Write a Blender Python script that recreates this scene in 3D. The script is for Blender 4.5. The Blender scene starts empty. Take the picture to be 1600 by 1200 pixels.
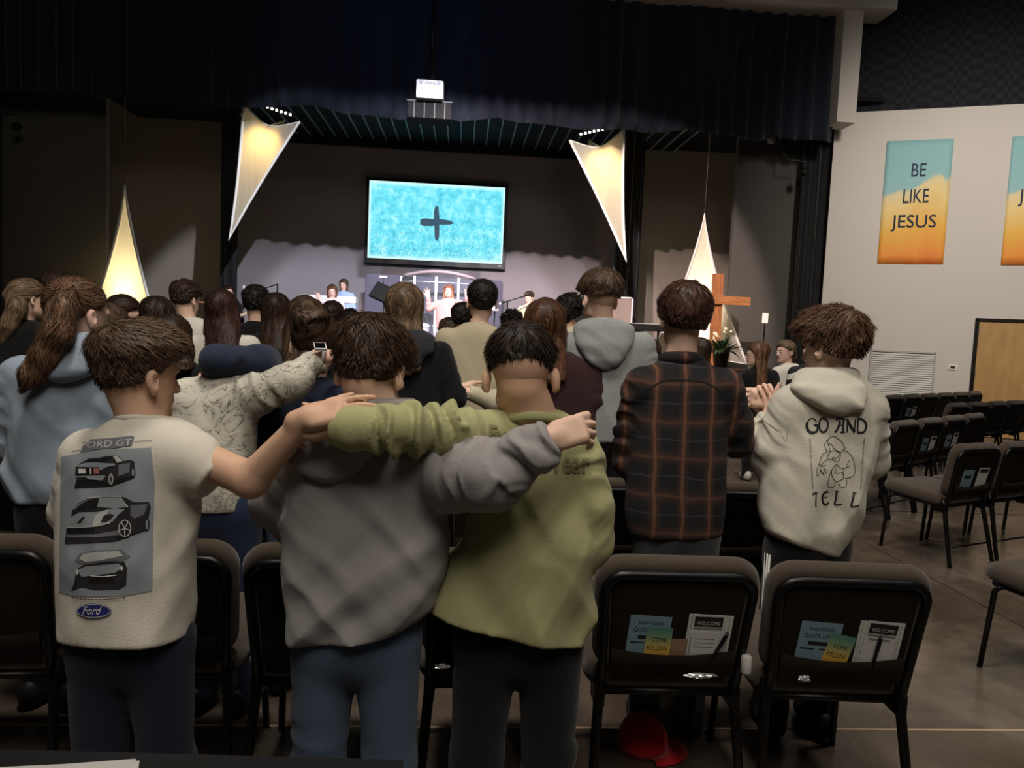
import bpy, bmesh, math, random
import numpy as np
from mathutils import Vector, Matrix
from mathutils.bvhtree import BVHTree

sc = bpy.context.scene
col = sc.collection
random.seed(7)
RNG = np.random.default_rng(7)
R = math.radians

# ------------------------------------------------------------------ camera
F_PX = 1150.0
CAM = np.array([0.0, 0.0, 1.5])
YAW, PITCH, ROLL = R(4.0), R(4.33), R(2.5)
fw = np.array([math.sin(YAW)*math.cos(PITCH), math.cos(YAW)*math.cos(PITCH), -math.sin(PITCH)])
_r0 = np.array([math.cos(YAW), -math.sin(YAW), 0.0])
_u0 = np.cross(_r0, fw)
rt = _r0*math.cos(ROLL) + _u0*math.sin(ROLL)
up = _u0*math.cos(ROLL) - _r0*math.sin(ROLL)
cd = bpy.data.cameras.new('camera')
cam = bpy.data.objects.new('camera', cd)
col.objects.link(cam)
cd.sensor_width = 36.0
cd.lens = 36.0*F_PX/1600.0
cd.clip_start = 0.05
cd.clip_end = 200
cam.matrix_world = Matrix(((rt[0], up[0], -fw[0], CAM[0]), (rt[1], up[1], -fw[1], CAM[1]),
                           (rt[2], up[2], -fw[2], CAM[2]), (0, 0, 0, 1)))
sc.camera = cam


def ray(x, y):
    return fw + rt*((x-800)/F_PX) + up*((600-y)/F_PX)


def px(x, y, D):
    return CAM + ray(x, y)*D


def onY(x, y, Y):
    d = ray(x, y)
    return CAM + d*(Y/d[1])


def onZ(x, y, z):
    d = ray(x, y)
    return CAM + d*((z-CAM[2])/d[2])


# ------------------------------------------------------------------ world, exposure, house lights
sc.view_settings.view_transform = 'Standard'
sc.view_settings.look = 'None'
sc.view_settings.gamma = 1.0
sc.view_settings.use_curve_mapping = False
sc.view_settings.exposure = 0.0
wd = bpy.data.worlds.new('dim_hall_air')
sc.world = wd
wd.use_nodes = True
wd.node_tree.nodes['Background'].inputs[0].default_value = (1.0, 0.9, 0.78, 1)
wd.node_tree.nodes['Background'].inputs[1].default_value = 0.014


def aim(o, target):
    d = Vector(target) - o.location
    o.rotation_euler = d.to_track_quat('-Z', 'Y').to_euler()


def area(name, loc, target, w, size, color):
    l = bpy.data.lights.new(name, 'AREA')
    l.energy = w
    l.size = size
    l.color = color
    o = bpy.data.objects.new(name, l)
    o.location = loc
    col.objects.link(o)
    aim(o, target)
    return o


def spot(name, loc, target, w, deg, blend, color, radius=0.06):
    l = bpy.data.lights.new(name, 'SPOT')
    l.energy = w
    l.spot_size = R(deg)
    l.spot_blend = blend
    l.color = color
    l.shadow_soft_size = radius
    o = bpy.data.objects.new(name, l)
    o.location = loc
    col.objects.link(o)
    aim(o, target)
    return o


# house lights above and behind the seating, plus added fill downlights
area('house_light', (0.4, -1.3, 6.1), (0.3, 2.4, 1.0), 185, 2.8, (1.0, 0.93, 0.83))
spot('fill_downlight', (-0.6, 1.9, 6.6), (0.0, 4.6, 1.3), 850, 92, 0.9, (1.0, 0.93, 0.85), 0.5)  # added fill that brightens the middle rows, no lamp seen there
spot('fill_downlight', (3.2, 2.6, 6.8), (3.6, 4.6, 0.0), 500, 84, 0.9, (1.0, 0.92, 0.82), 0.35)
spot('fill_downlight', (2.9, 6.6, 6.9), (3.3, 8.0, 0.6), 620, 66, 0.9, (1.0, 0.92, 0.84), 0.3)  # added fill for the white t-shirt girl and others near the stage
spot('wall_wash_light', (5.6, 4.6, 7.0), (8.6, 11.6, 3.2), 2400, 62, 1.0, (1.0, 0.93, 0.84), 0.5)
# front of house stage wash, hung from the ceiling in front of the curtain
for x_, tx_, c_, w_ in ((1.4, -2.5, (0.86, 0.89, 1.0), 6600), (0.5, -0.85, (0.92, 0.90, 1.0), 5600), (-0.5, 0.85, (1.0, 0.86, 0.86), 6200), (-1.4, 2.5, (1.0, 0.82, 0.78), 8200)):
    spot('stage_wash_light', (x_, 3.2, 8.25), (tx_, 14.6, 1.7), w_, 30, 0.2, c_, 0.05)
spot('curtain_blue_light', (-0.8, 5.0, 7.6), (-0.9, 12.6, 6.3), 160, 44, 1.0, (0.12, 0.36, 1.0), 0.1)


# ------------------------------------------------------------------ materials
def lin(c):
    return tuple(((v/255.0)/12.92 if v/255.0 <= 0.04045 else ((v/255.0+0.055)/1.055)**2.4) for v in c)


MATS = {}


def mat(name, rgb, rough=0.8, metal=0.0, var=0.0, vscale=8.0, bump=0.0, bscale=200.0, sheen=0.0, spec=0.4,
        emit=0.0, stretch=(1, 1, 1), sss=0.0):
    """plain procedural material: base colour with noise variation and noise bump"""
    if name in MATS:
        return MATS[name]
    m = bpy.data.materials.new(name)
    m.use_nodes = True
    nt = m.node_tree
    b = nt.nodes['Principled BSDF']
    c = lin(rgb)
    b.inputs['Base Color'].default_value = (*c, 1)
    b.inputs['Roughness'].default_value = rough
    b.inputs['Metallic'].default_value = metal
    b.inputs['Specular IOR Level'].default_value = spec
    if sheen:
        b.inputs['Sheen Weight'].default_value = sheen
        b.inputs['Sheen Roughness'].default_value = 0.5
    if sss:
        b.inputs['Subsurface Weight'].default_value = sss
        b.inputs['Subsurface Radius'].default_value = (0.012, 0.005, 0.003)
        b.inputs['Subsurface Scale'].default_value = 1.0
    if emit:
        b.inputs['Emission Color'].default_value = (*c, 1)
        b.inputs['Emission Strength'].default_value = emit
    if var or bump:
        tc = nt.nodes.new('ShaderNodeTexCoord')
        mp = nt.nodes.new('ShaderNodeMapping')
        mp.inputs['Scale'].default_value = stretch
        nt.links.new(tc.outputs['Object'], mp.inputs[0])
    if var:
        n = nt.nodes.new('ShaderNodeTexNoise')
        n.inputs['Scale'].default_value = vscale
        n.inputs['Detail'].default_value = 5
        nt.links.new(mp.outputs[0], n.inputs['Vector'])
        mx = nt.nodes.new('ShaderNodeMix')
        mx.data_type = 'RGBA'
        mx.inputs[6].default_value = (*[v*(1-var) for v in c], 1)
        mx.inputs[7].default_value = (*[min(1, v*(1+var)) for v in c], 1)
        nt.links.new(n.outputs[0], mx.inputs[0])
        nt.links.new(mx.outputs[2], b.inputs['Base Color'])
    if bump:
        n2 = nt.nodes.new('ShaderNodeTexNoise')
        n2.inputs['Scale'].default_value = bscale
        n2.inputs['Detail'].default_value = 3
        nt.links.new(mp.outputs[0], n2.inputs['Vector'])
        bp = nt.nodes.new('ShaderNodeBump')
        bp.inputs['Strength'].default_value = bump
        bp.inputs['Distance'].default_value = 0.004
        nt.links.new(n2.outputs[0], bp.inputs['Height'])
        nt.links.new(bp.outputs[0], b.inputs['Normal'])
    MATS[name] = m
    return m


def ramp(nt, fac, stops):
    r = nt.nodes.new('ShaderNodeValToRGB')
    e = r.color_ramp.elements
    e[0].position, e[0].color = stops[0][0], (*lin(stops[0][1]), 1)
    e[1].position, e[1].color = stops[1][0], (*lin(stops[1][1]), 1)
    for p, c in stops[2:]:
        k = e.new(p)
        k.color = (*lin(c), 1)
    nt.links.new(fac, r.inputs[0])
    return r.outputs[0]


# ------------------------------------------------------------------ mesh helpers
def tag(o, label=None, cat=None, group=None, kind=None):
    if label:
        o['label'] = label
    if cat:
        o['category'] = cat
    if group:
        o['group'] = group
    if kind:
        o['kind'] = kind
    return o


def empty(name, loc, rz=0.0, **kw):
    o = bpy.data.objects.new(name, None)
    o.empty_display_size = 0.1
    o.location = tuple(float(v) for v in loc)
    o.rotation_euler = (0, 0, rz)
    col.objects.link(o)
    tag(o, **kw)
    return o


def mesh_from(name, V, Fc, mats, parent=None, smooth=False, mi=None, loc=None):
    me = bpy.data.meshes.new(name)
    V = np.asarray(V, dtype=np.float32)
    if isinstance(Fc, np.ndarray) and Fc.ndim == 2:
        n, k = Fc.shape
        me.vertices.add(len(V))
        me.vertices.foreach_set('co', V.ravel())
        me.loops.add(n*k)
        me.loops.foreach_set('vertex_index', Fc.ravel().astype(np.int32))
        me.polygons.add(n)
        me.polygons.foreach_set('loop_start', np.arange(0, n*k, k, dtype=np.int32))
        me.update(calc_edges=True)
    else:
        me.from_pydata([tuple(map(float, v)) for v in V], [], [tuple(map(int, f)) for f in Fc])
    for m in (mats if isinstance(mats, (list, tuple)) else [mats]):
        me.materials.append(m)
    if mi is not None:
        me.polygons.foreach_set('material_index', np.asarray(mi, dtype=np.int32))
    if smooth:
        me.polygons.foreach_set('use_smooth', np.ones(len(me.polygons), dtype=bool))
    me.update()
    o = bpy.data.objects.new(name, me)
    if loc is not None:
        o.location = tuple(map(float, loc))
    col.objects.link(o)
    if parent is not None:
        o.parent = parent
    return o


class MB:
    """collects simple shapes into one mesh"""
    def __init__(s):
        s.V, s.F, s.M = [], [], []

    def add(s, V, Fc, m=0):
        o = len(s.V)
        s.V += [tuple(map(float, v)) for v in V]
        s.F += [tuple(i+o for i in f) for f in Fc]
        s.M += [m]*len(Fc)
        return s

    def box(s, a, b, m=0, bev=0.0):
        x0, y0, z0 = a
        x1, y1, z1 = b
        if bev:
            bm = bmesh.new()
            bmesh.ops.create_cube(bm, size=1)
            for v in bm.verts:
                v.co = ((v.co.x+.5)*(x1-x0)+x0, (v.co.y+.5)*(y1-y0)+y0, (v.co.z+.5)*(z1-z0)+z0)
            bmesh.ops.bevel(bm, geom=bm.edges[:], offset=bev, segments=2, affect='EDGES', profile=0.5)
            bm.verts.index_update()
            s.add([v.co[:] for v in bm.verts], [[v.index for v in f.verts] for f in bm.faces], m)
            bm.free()
            return s
        V = [(x0, y0, z0), (x1, y0, z0), (x1, y1, z0), (x0, y1, z0), (x0, y0, z1), (x1, y0, z1), (x1, y1, z1), (x0, y1, z1)]
        return s.add(V, [(0, 3, 2, 1), (4, 5, 6, 7), (0, 1, 5, 4), (1, 2, 6, 5), (2, 3, 7, 6), (3, 0, 4, 7)], m)

    def tube(s, pts, r, n=8, m=0, cap=True, ell=1.0):
        pts = [np.array(p, float) for p in pts]
        rs = r if isinstance(r, (list, tuple)) else [r]*len(pts)
        V, Fc = [], []
        prev = None
        for i, p in enumerate(pts):
            t = pts[min(i+1, len(pts)-1)] - pts[max(i-1, 0)]
            t /= np.linalg.norm(t)+1e-9
            if prev is None:
                a = np.array([0, 0, 1.0]) if abs(t[2]) < .9 else np.array([1.0, 0, 0])
                e1 = np.cross(t, a)
            else:
                e1 = prev - t*np.dot(prev, t)
            e1 /= np.linalg.norm(e1)+1e-9
            e2 = np.cross(t, e1)
            prev = e1
            for k in range(n):
                a = 2*math.pi*k/n
                V.append(p + rs[i]*(math.cos(a)*e1 + ell*math.sin(a)*e2))
        for i in range(len(pts)-1):
            for k in range(n):
                k2 = (k+1) % n
                Fc.append((i*n+k, i*n+k2, (i+1)*n+k2, (i+1)*n+k))
        if cap:
            Fc.append(tuple(range(n-1, -1, -1)))
            Fc.append(tuple((len(pts)-1)*n+k for k in range(n)))
        return s.add(V, Fc, m)

    def lathe(s, prof, c=(0, 0, 0), n=20, m=0):
        V, Fc = [], []
        for r_, z in prof:
            for k in range(n):
                a = 2*math.pi*k/n
                V.append((c[0]+r_*math.cos(a), c[1]+r_*math.sin(a), c[2]+z))
        for i in range(len(prof)-1):
            for k in range(n):
                k2 = (k+1) % n
                Fc.append((i*n+k, i*n+k2, (i+1)*n+k2, (i+1)*n+k))
        Fc.append(tuple(range(n-1, -1, -1)))
        Fc.append(tuple((len(prof)-1)*n+k for k in range(n)))
        return s.add(V, Fc, m)

    def quad(s, a, b, c, d, m=0):
        return s.add([a, b, c, d], [(0, 1, 2, 3)], m)

    def build(s, name, mats, parent=None, smooth=False, loc=None):
        return mesh_from(name, s.V, s.F, mats, parent, smooth, s.M, loc)


def struct(o):
    o['kind'] = 'structure'
    return o


_font_cache = {}


def text_poly(txt, shear=0.0, bold=0.0):
    """outline triangles of a text in font units: verts (n,2), tris"""
    key = (txt, shear, bold)
    if key in _font_cache:
        return _font_cache[key]
    cu = bpy.data.curves.new('txt', 'FONT')
    cu.body = txt
    cu.size = 1.0
    cu.shear = shear
    cu.offset = bold
    cu.resolution_u = 3
    o = bpy.data.objects.new('txt', cu)
    col.objects.link(o)
    dg = bpy.context.evaluated_depsgraph_get()
    me = o.evaluated_get(dg).to_mesh()
    V = np.array([v.co[:2] for v in me.vertices])
    Fc = [tuple(p.vertices) for p in me.polygons]
    o.evaluated_get(dg).to_mesh_clear()
    bpy.data.objects.remove(o)
    bpy.data.curves.remove(cu)
    lo, hi = V.min(0), V.max(0)
    V = (V-lo)/(hi-lo)
    _font_cache[key] = (V, Fc)
    return V, Fc


def rounded_slab(mb, w, h, t, r, bev, taper=1.0, m=0, crown=0.0, M=None, n=6):
    """rounded rectangle (x,z) with thickness along y and rolled edges; z from 0..h, y from -t/2..t/2"""
    out = []
    for cx, cz, a0 in ((w/2-r, h-r, 0), (-w/2+r, h-r, 90), (-w/2+r, r, 180), (w/2-r, r, 270)):
        for k in range(n+1):
            a = R(a0+90*k/n)
            out.append((cx+r*math.cos(a), cz+r*math.sin(a), math.cos(a), math.sin(a)))
    N = len(out)
    prof = []
    S = 4
    for k in range(S+1):
        a = R(90*k/S)
        prof.append((bev*(1-math.sin(a)), -t/2+bev*(1-math.cos(a))))
    prof = prof + [(i, -y) for i, y in reversed(prof)]
    V, Fc = [], []
    for ins, y in prof:
        for x, z, nx, nz in out:
            xx, zz = x-nx*ins, z-nz*ins
            xx *= taper + (1-taper)*zz/h
            V.append((xx, y, zz))
    for i in range(len(prof)-1):
        for k in range(N):
            k2 = (k+1) % N
            Fc.append((i*N+k, i*N+k2, (i+1)*N+k2, (i+1)*N+k))
    c0 = len(V)
    V.append((0, -t/2-crown, h/2))
    V.append((0, t/2+crown, h/2))
    for k in range(N):
        k2 = (k+1) % N
        Fc.append((c0, k2, k))
        Fc.append((c0+1, (len(prof)-1)*N+k, (len(prof)-1)*N+k2))
    if M is not None:
        V = [(M @ Vector(v))[:] for v in V]
    return mb.add(V, Fc, m)


# ------------------------------------------------------------------ the setting
def floor_mat():
    m = bpy.data.materials.new('polished_concrete')
    m.use_nodes = True
    nt = m.node_tree
    b = nt.nodes['Principled BSDF']
    tc = nt.nodes.new('ShaderNodeTexCoord')
    n = nt.nodes.new('ShaderNodeTexNoise')
    n.inputs['Scale'].default_value = 1.6
    n.inputs['Detail'].default_value = 8
    n.inputs['Roughness'].default_value = 0.62
    n.inputs['Distortion'].default_value = 0.8
    nt.links.new(tc.outputs['Object'], n.inputs['Vector'])
    c = ramp(nt, n.outputs[0], [(0.3, (66, 57, 48)), (0.72, (120, 108, 94)), (0.5, (88, 76, 66))])
    nt.links.new(c, b.inputs['Base Color'])
    n2 = nt.nodes.new('ShaderNodeTexNoise')
    n2.inputs['Scale'].default_value = 5
    n2.inputs['Detail'].default_value = 6
    nt.links.new(tc.outputs['Object'], n2.inputs['Vector'])
    mr = nt.nodes.new('ShaderNodeMapRange')
    mr.inputs[3].default_value = 0.12
    mr.inputs[4].default_value = 0.38
    nt.links.new(n2.outputs[0], mr.inputs[0])
    nt.links.new(mr.outputs[0], b.inputs['Roughness'])
    return m


M_FLOOR = floor_mat()
M_JOINT = mat('pale_floor_joint', (176, 152, 122), 0.7, var=0.25, vscale=30)
M_WHITE = mat('white_wall_paint', (206, 198, 190), 0.75, var=0.03, vscale=1.2, bump=0.1, bscale=120)
M_TRIMW = mat('white_pier_paint', (200, 192, 184), 0.7, var=0.03, vscale=2)
M_ACOU = None
M_BLACK = mat('black_cloth', (12, 12, 13), 0.95, var=0.2, vscale=6)
M_BLKM = mat('black_metal', (14, 14, 14), 0.45, metal=0.3, var=0.1, vscale=30)
M_FLAT = mat('dark_grey_flat_paint', (92, 88, 81), 0.85, var=0.06, vscale=1.5)
M_FLATD = mat('charcoal_flat_paint', (78, 74, 69), 0.85, var=0.06, vscale=1.5)
M_FLATI = mat('taupe_inner_flat_paint', (134, 124, 112), 0.85, var=0.06, vscale=1.5)
M_BACK = mat('grey_stage_wall_paint', (132, 126, 130), 0.85, var=0.05, vscale=1.2)
M_STAGE = mat('stage_floor_boards', (34, 30, 27), 0.5, var=0.15, vscale=4)

mb = MB()
mb.quad((-14, -5, 0), (16, -5, 0), (16, 20, 0), (-14, 20, 0))
floor = struct(mb.build('floor', M_FLOOR))
# saw-cut joints: slightly raised sealant strips
for y in (2.66, 6.3, 9.9):
    j = MB().box((-14, y-0.006, 0), (16, y+0.006, 0.0015))
    j.build('joint', M_JOINT if y < 3 else mat('dark_floor_joint', (30, 26, 22), 0.8, var=.2), floor)
for x in (3.1, 6.7):
    j = MB().box((x-0.004, -5, 0), (x+0.004, 12, 0.0012))
    j.build('joint', mat('dark_floor_joint', (30, 26, 22), 0.8, var=.2), floor)

# unseen board added to cut the stage wash off the valance above its hem
struct(MB().box((-12, 4.15, 7.912), (12, 4.4, 8.8)).build('light_block_board', mat('dark_board_paint', (40, 38, 36), .9, var=.1)))
PY = 12.6        # curtain plane
SZ = 0.6         # stage height
mb = MB()
mb.box((-10.5, 11.5, 0), (6.3, 17.6, SZ))
struct(mb.build('floor_stage', M_STAGE))
mb = MB()
mb.box((-9.5, 11.47, SZ-0.05), (6.3, 11.5, SZ))
struct(mb.build('trim_1', mat('dark_wood_nosing', (60, 44, 32), 0.5, var=.2, vscale=6)))

# stage back wall
mb = MB()
mb.box((-10.5, 17.5, 0), (8.5, 17.7, 8))
struct(mb.build('wall_stage_back', M_BACK))
# side flats of the stage
def flat(name, xa, xb, y0, z0, z1, m, th=0.12):
    return struct(MB().box((xa, y0, z0), (xb, y0+th, z1), bev=0.004).build(name, m))


flat('wall_stage_left', onY(-40, 300, 13.5)[0], onY(166, 300, 13.5)[0], 13.5, 0, 8, M_FLAT)
flat('wall_stage_left_inner', onY(120, 300, 16.9)[0], onY(348, 300, 16.9)[0], 16.9, 0, 8, M_FLATI)
flat('wall_stage_right', onY(1147, 330, 13.5)[0], onY(1268, 330, 13.5)[0], 13.5, 0, 8, M_FLATD)
flat('wall_stage_right_inner', onY(990, 330, 16.9)[0], onY(1190, 330, 16.9)[0], 16.9, 0, 8, M_FLATI)


def pleated(name, x0, x1, y, z0, z1, m, pitch=0.16, depth=0.05, seed=1, hem=0.0, label=None, cat=None, group=None, res=0.018):
    """hanging cloth with real pleats"""
    rg = np.random.default_rng(seed)
    n = max(12, int((x1-x0)/res))
    xs = np.linspace(x0, x1, n)
    ph = np.cumsum(rg.normal(1, .35, n))*(xs[1]-xs[0])/pitch*2*math.pi
    am = np.interp(xs, np.linspace(x0, x1, 40), rg.uniform(.35, 1.0, 40))
    slow = np.interp(xs, np.linspace(x0, x1, 26), rg.normal(0, .05, 26))
    zs = np.concatenate([np.linspace(0, .12, 3), np.linspace(.2, 1, 9)])
    V, Fc = [], []
    hemz = np.interp(xs, np.linspace(x0, x1, int((x1-x0)*3)+3), rg.normal(0, hem, int((x1-x0)*3)+3))
    for t in zs:
        z = z0 + (z1-z0)*t
        a = depth*(1.15-.35*t)
        yy = y + a*am*np.sin(ph+.4*np.sin(3*t)) + slow*(1.2-t)
        zz = z + (hemz*(1-t)**2 + 0.012*np.sin(ph)*(t < .01))
        V += list(zip(xs, yy, zz))
    nz = len(zs)
    for i in range(nz-1):
        for k in range(n-1):
            Fc.append((i*n+k, i*n+k+1, (i+1)*n+k+1, (i+1)*n+k))
    o = mesh_from(name, V, Fc, m, smooth=True)
    md = o.modifiers.new('thickness', 'SOLIDIFY')
    md.thickness = 0.006
    if label:
        tag(o, label, cat, group)
    return o


M_VELVET = mat('navy_velvet', (20, 26, 42), 0.85, sheen=0.15, var=0.25, vscale=3, stretch=(1, 1, .2))
M_LEG = mat('black_velour', (15, 14, 15), 0.9, sheen=0.2, var=0.2, vscale=4, stretch=(1, 1, .2))
pleated('stage_valance', -9.5, 6.22, PY, 4.93, 7.6, M_VELVET, pitch=0.28, depth=0.06, seed=4, hem=0.03,
        label='long navy velvet valance curtain hanging across the top of the stage', cat='curtain')
pleated('curtain_leg', onY(345, 300, 15.2)[0], onY(372, 300, 15.2)[0], 15.2, SZ, 7.6, M_LEG, seed=5, res=.012,
        label='black curtain leg beside the bass player\'s side flat', cat='curtain', group='black masking curtains')
pleated('curtain_leg', onY(966, 300, 15.2)[0], onY(1004, 300, 15.2)[0], 15.2, SZ, 7.6, M_LEG, seed=6, res=.012,
        label='black curtain leg behind the grey equipment cabinet', cat='curtain', group='black masking curtains')
pleated('curtain_leg', onY(1250, 330, 13.2)[0], 6.75, 13.2, 0, 7.6, M_LEG, seed=8, res=.012,
        label='black curtain leg against the end of the white wall', cat='curtain', group='black masking curtains')
pleated('curtain_leg', -9.6, onY(4, 300, 13.2)[0], 13.2, 0, 7.6, M_LEG, seed=9, res=.02,
        label='black curtain leg at the far side of the ponytail girls', cat='curtain', group='black masking curtains')

# suspended black slatted ceiling over the stage
ceil = struct(MB().box((-7.2, 12.75, 5.72), (7.2, 17.5, 5.8)).build('ceiling_stage', M_BLACK))
M_TILE = mat('black_ceiling_tile', (15, 15, 16), 0.9, var=.25, vscale=5)
M_TBAR = mat('grey_ceiling_bar', (150, 154, 158), 0.5, metal=.3, var=.1)
tb = MB().box((-0.13, 12.8, 5.690), (0.13, 17.45, 5.715)).build('ceiling_tile', M_TILE, ceil)
bb = MB().box((-0.012, 12.8, 5.66), (0.012, 17.45, 5.712)).build('ceiling_bar', M_TBAR, ceil)
X0 = -4.9
tb.location.x, bb.location.x = X0, X0+0.1425
for i in range(1, 34):
    for o in (tb, bb):
        c = o.copy()
        col.objects.link(c)
        c.location.x = o.location.x + i*0.285
struct(MB().box((-4.9, 17.38, 5.5), (5.5, 17.49, 5.72)).build('trim_2', M_BLACK))

# proscenium beam and pier
mb = MB()
mb.box((-10, 12.15, 7.02), (6.95, 12.75, 8.0), bev=.004)
struct(mb.build('wall_proscenium_beam', M_TRIMW))
pa, pb = onY(1317, 60, 12.3), onY(1347, 60, 12.3)
mb = MB()
mb.box((pa[0], 12.3, 5.2), (pb[0], 12.75, 8.0), bev=.004)
struct(mb.build('wall_pier', M_TRIMW))

# angled white wall on the right, with the acoustic wall above it
WA = np.array([6.45, 12.95, 0.0])
WB = np.array([8.68, 12.0, 0.0])
wdir = (WB-WA)/np.linalg.norm(WB-WA)
wnor = np.array([wdir[1], -wdir[0], 0.0])      # towards the room
if wnor @ (CAM-WA) < 0:
    wnor = -wnor
W0 = WA.copy()


def wpt(s, z, out=0.0):
    return W0 + wdir*s + wnor*out + np.array([0, 0, z])


def onW(x, y, out=0.0):
    """point of the white wall seen at a pixel -> (s, z)"""
    d = ray(x, y)
    t = ((W0+wnor*out-CAM) @ wnor)/(d @ wnor)
    p = CAM + d*t
    return (p-W0) @ wdir, p[2]


s_edge = onW(1297, 300)[0]
z_top = onW(1306, 177)[1]


def wbox(mbx, s0, s1, z0, z1, o0, o1, m=0, bev=0.0):
    """box in wall space"""
    t = MB().box((s0, -o1, z0), (s1, -o0, z1), bev=bev)
    A = np.array(t.V)
    P = W0 + A[:, :1]*wdir + (-A[:, 1:2])*wnor + A[:, 2:3]*np.array([0, 0, 1.0])
    return mbx.add(P, t.F, m)


def acoustic():
    m = bpy.data.materials.new('black_acoustic_fabric')
    m.use_nodes = True
    nt = m.node_tree
    b = nt.nodes['Principled BSDF']
    b.inputs['Roughness'].default_value = 0.95
    tc = nt.nodes.new('ShaderNodeTexCoord')
    ch = nt.nodes.new('ShaderNodeTexChecker')
    ch.inputs['Scale'].default_value = 10
    ch.inputs['Color1'].default_value = (*lin((20, 20, 25)), 1)
    ch.inputs['Color2'].default_value = (*lin((34, 34, 40)), 1)
    nt.links.new(tc.outputs['Object'], ch.inputs['Vector'])
    nt.links.new(ch.outputs[0], b.inputs['Base Color'])
    return m


M_ACOU = acoustic()
wall = struct(wbox(MB(), s_edge, s_edge+9, 0, z_top, -0.35, 0.0).build('wall_right', M_WHITE))
struct(wbox(MB(), s_edge+0.2, s_edge+9, z_top, 9, -0.45, -0.2).build('wall_right_upper', M_ACOU))
struct(wbox(MB(), s_edge, s_edge+9, 0, 0.12, 0, 0.012).build('baseboard_right', mat('dark_baseboard', (30, 27, 25), .6, var=.1)))

# door with dark frame
ds, dz = onW(1524, 497)
M_BIRCH = mat('birch_veneer', (182, 142, 90), 0.45, var=0.32, vscale=3.4, stretch=(2.5, 2.5, .8))
dw = 1.9
door = struct(wbox(MB(), ds+0.06, ds+0.06+0.93, 0.01, dz-0.05, 0.0, 0.03, bev=.003).build('door_1', M_BIRCH))
mb = MB()
wbox(mb, ds, ds+0.055, 0, dz, 0, 0.05, bev=.004)
wbox(mb, ds, ds+dw, dz-0.055, dz, 0, 0.05, bev=.004)
wbox(mb, ds+dw-.055, ds+dw, 0, dz, 0, 0.05, bev=.004)
mb.build('door_frame', mat('dark_bronze_frame', (26, 22, 19), .4, metal=.4, var=.1), door)
wbox(MB(), ds+0.06+0.935, ds+dw-.06, 0.01, dz-0.05, 0.0, 0.03, bev=.003).build('door_leaf', M_BIRCH, door)
for hz in (0.3, 1.0, 1.75):
    wbox(MB(), ds+0.05, ds+0.068, hz, hz+.1, 0.03, 0.045).build('hinge', mat('steel', (150, 148, 145), .35, metal=.9, var=.05), door)
wbox(MB(), ds+0.92, ds+0.98, .95, 1.1, 0.03, 0.07, bev=.01).build('door_handle', MATS['steel'], door)

# air return grille: frame and individual slats
g0, g1 = onW(1360, 546), onW(1463, 551)
gz0 = onW(1357, 613)[1]
gr = empty('air_grille', wpt((g0[0]+g1[0])/2, gz0-.15), label='wide grey slatted return air grille on the white wall', cat='vent')
gl = np.array(gr.location)
M_GR = mat('pale_grey_grille', (176, 172, 166), .5, metal=.1, var=.05)


def wl(mbx):
    mbx.V = [tuple(np.array(v)-gl) for v in mbx.V]
    return mbx


gs0, gs1, gzt = g0[0], g1[0], g0[1]
mb = MB()
zb = gz0-.15
for a in ((gs0, gs1, gzt-.03, gzt), (gs0, gs1, zb, zb+.03), (gs0, gs0+.03, zb, gzt), (gs1-.03, gs1, zb, gzt)):
    wbox(mb, a[0], a[1], a[2], a[3], 0.002, 0.02)
wl(mb).build('frame', M_GR, gr)
wl(wbox(MB(), gs0+.02, gs1-.02, zb+.02, gzt-.02, 0.001, 0.004)).build('backing', mat('dark_duct', (136, 132, 126), .9, var=.1), gr)
nsl = 22
for i in range(nsl):
    z = zb+.035+(gzt-zb-.07)*i/nsl
    t = MB()
    P = [W0+wdir*s+wnor*o+np.array([0, 0, zz]) for s, o, zz in
         ((gs0+.025, .005, z+.028), (gs1-.025, .005, z+.028), (gs1-.025, .017, z), (gs0+.025, .017, z))]
    t.add(P, [(0, 1, 2, 3)])
    P2 = [p+wnor*.002 for p in P]
    t.add(P2, [(3, 2, 1, 0)])
    wl(t).build('slat', M_GR, gr)

# thermostat
ts, tz = onW(1488, 574)
t = empty('thermostat', wpt(ts, tz-.05), label='small white thermostat with dark display beside the wooden door', cat='thermostat')
gl = np.array(t.location)
wl(wbox(MB(), ts-.065, ts+.065, tz-.045, tz+.045, 0.001, .025, bev=.008)).build('housing', mat('white_plastic', (225, 220, 210), .4, var=.02), t)
wl(wbox(MB(), ts-.035, ts+.035, tz-.02, tz+.022, .0255, .027)).build('display', mat('lcd_dark', (40, 42, 38), .2, var=.05), t)


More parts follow.
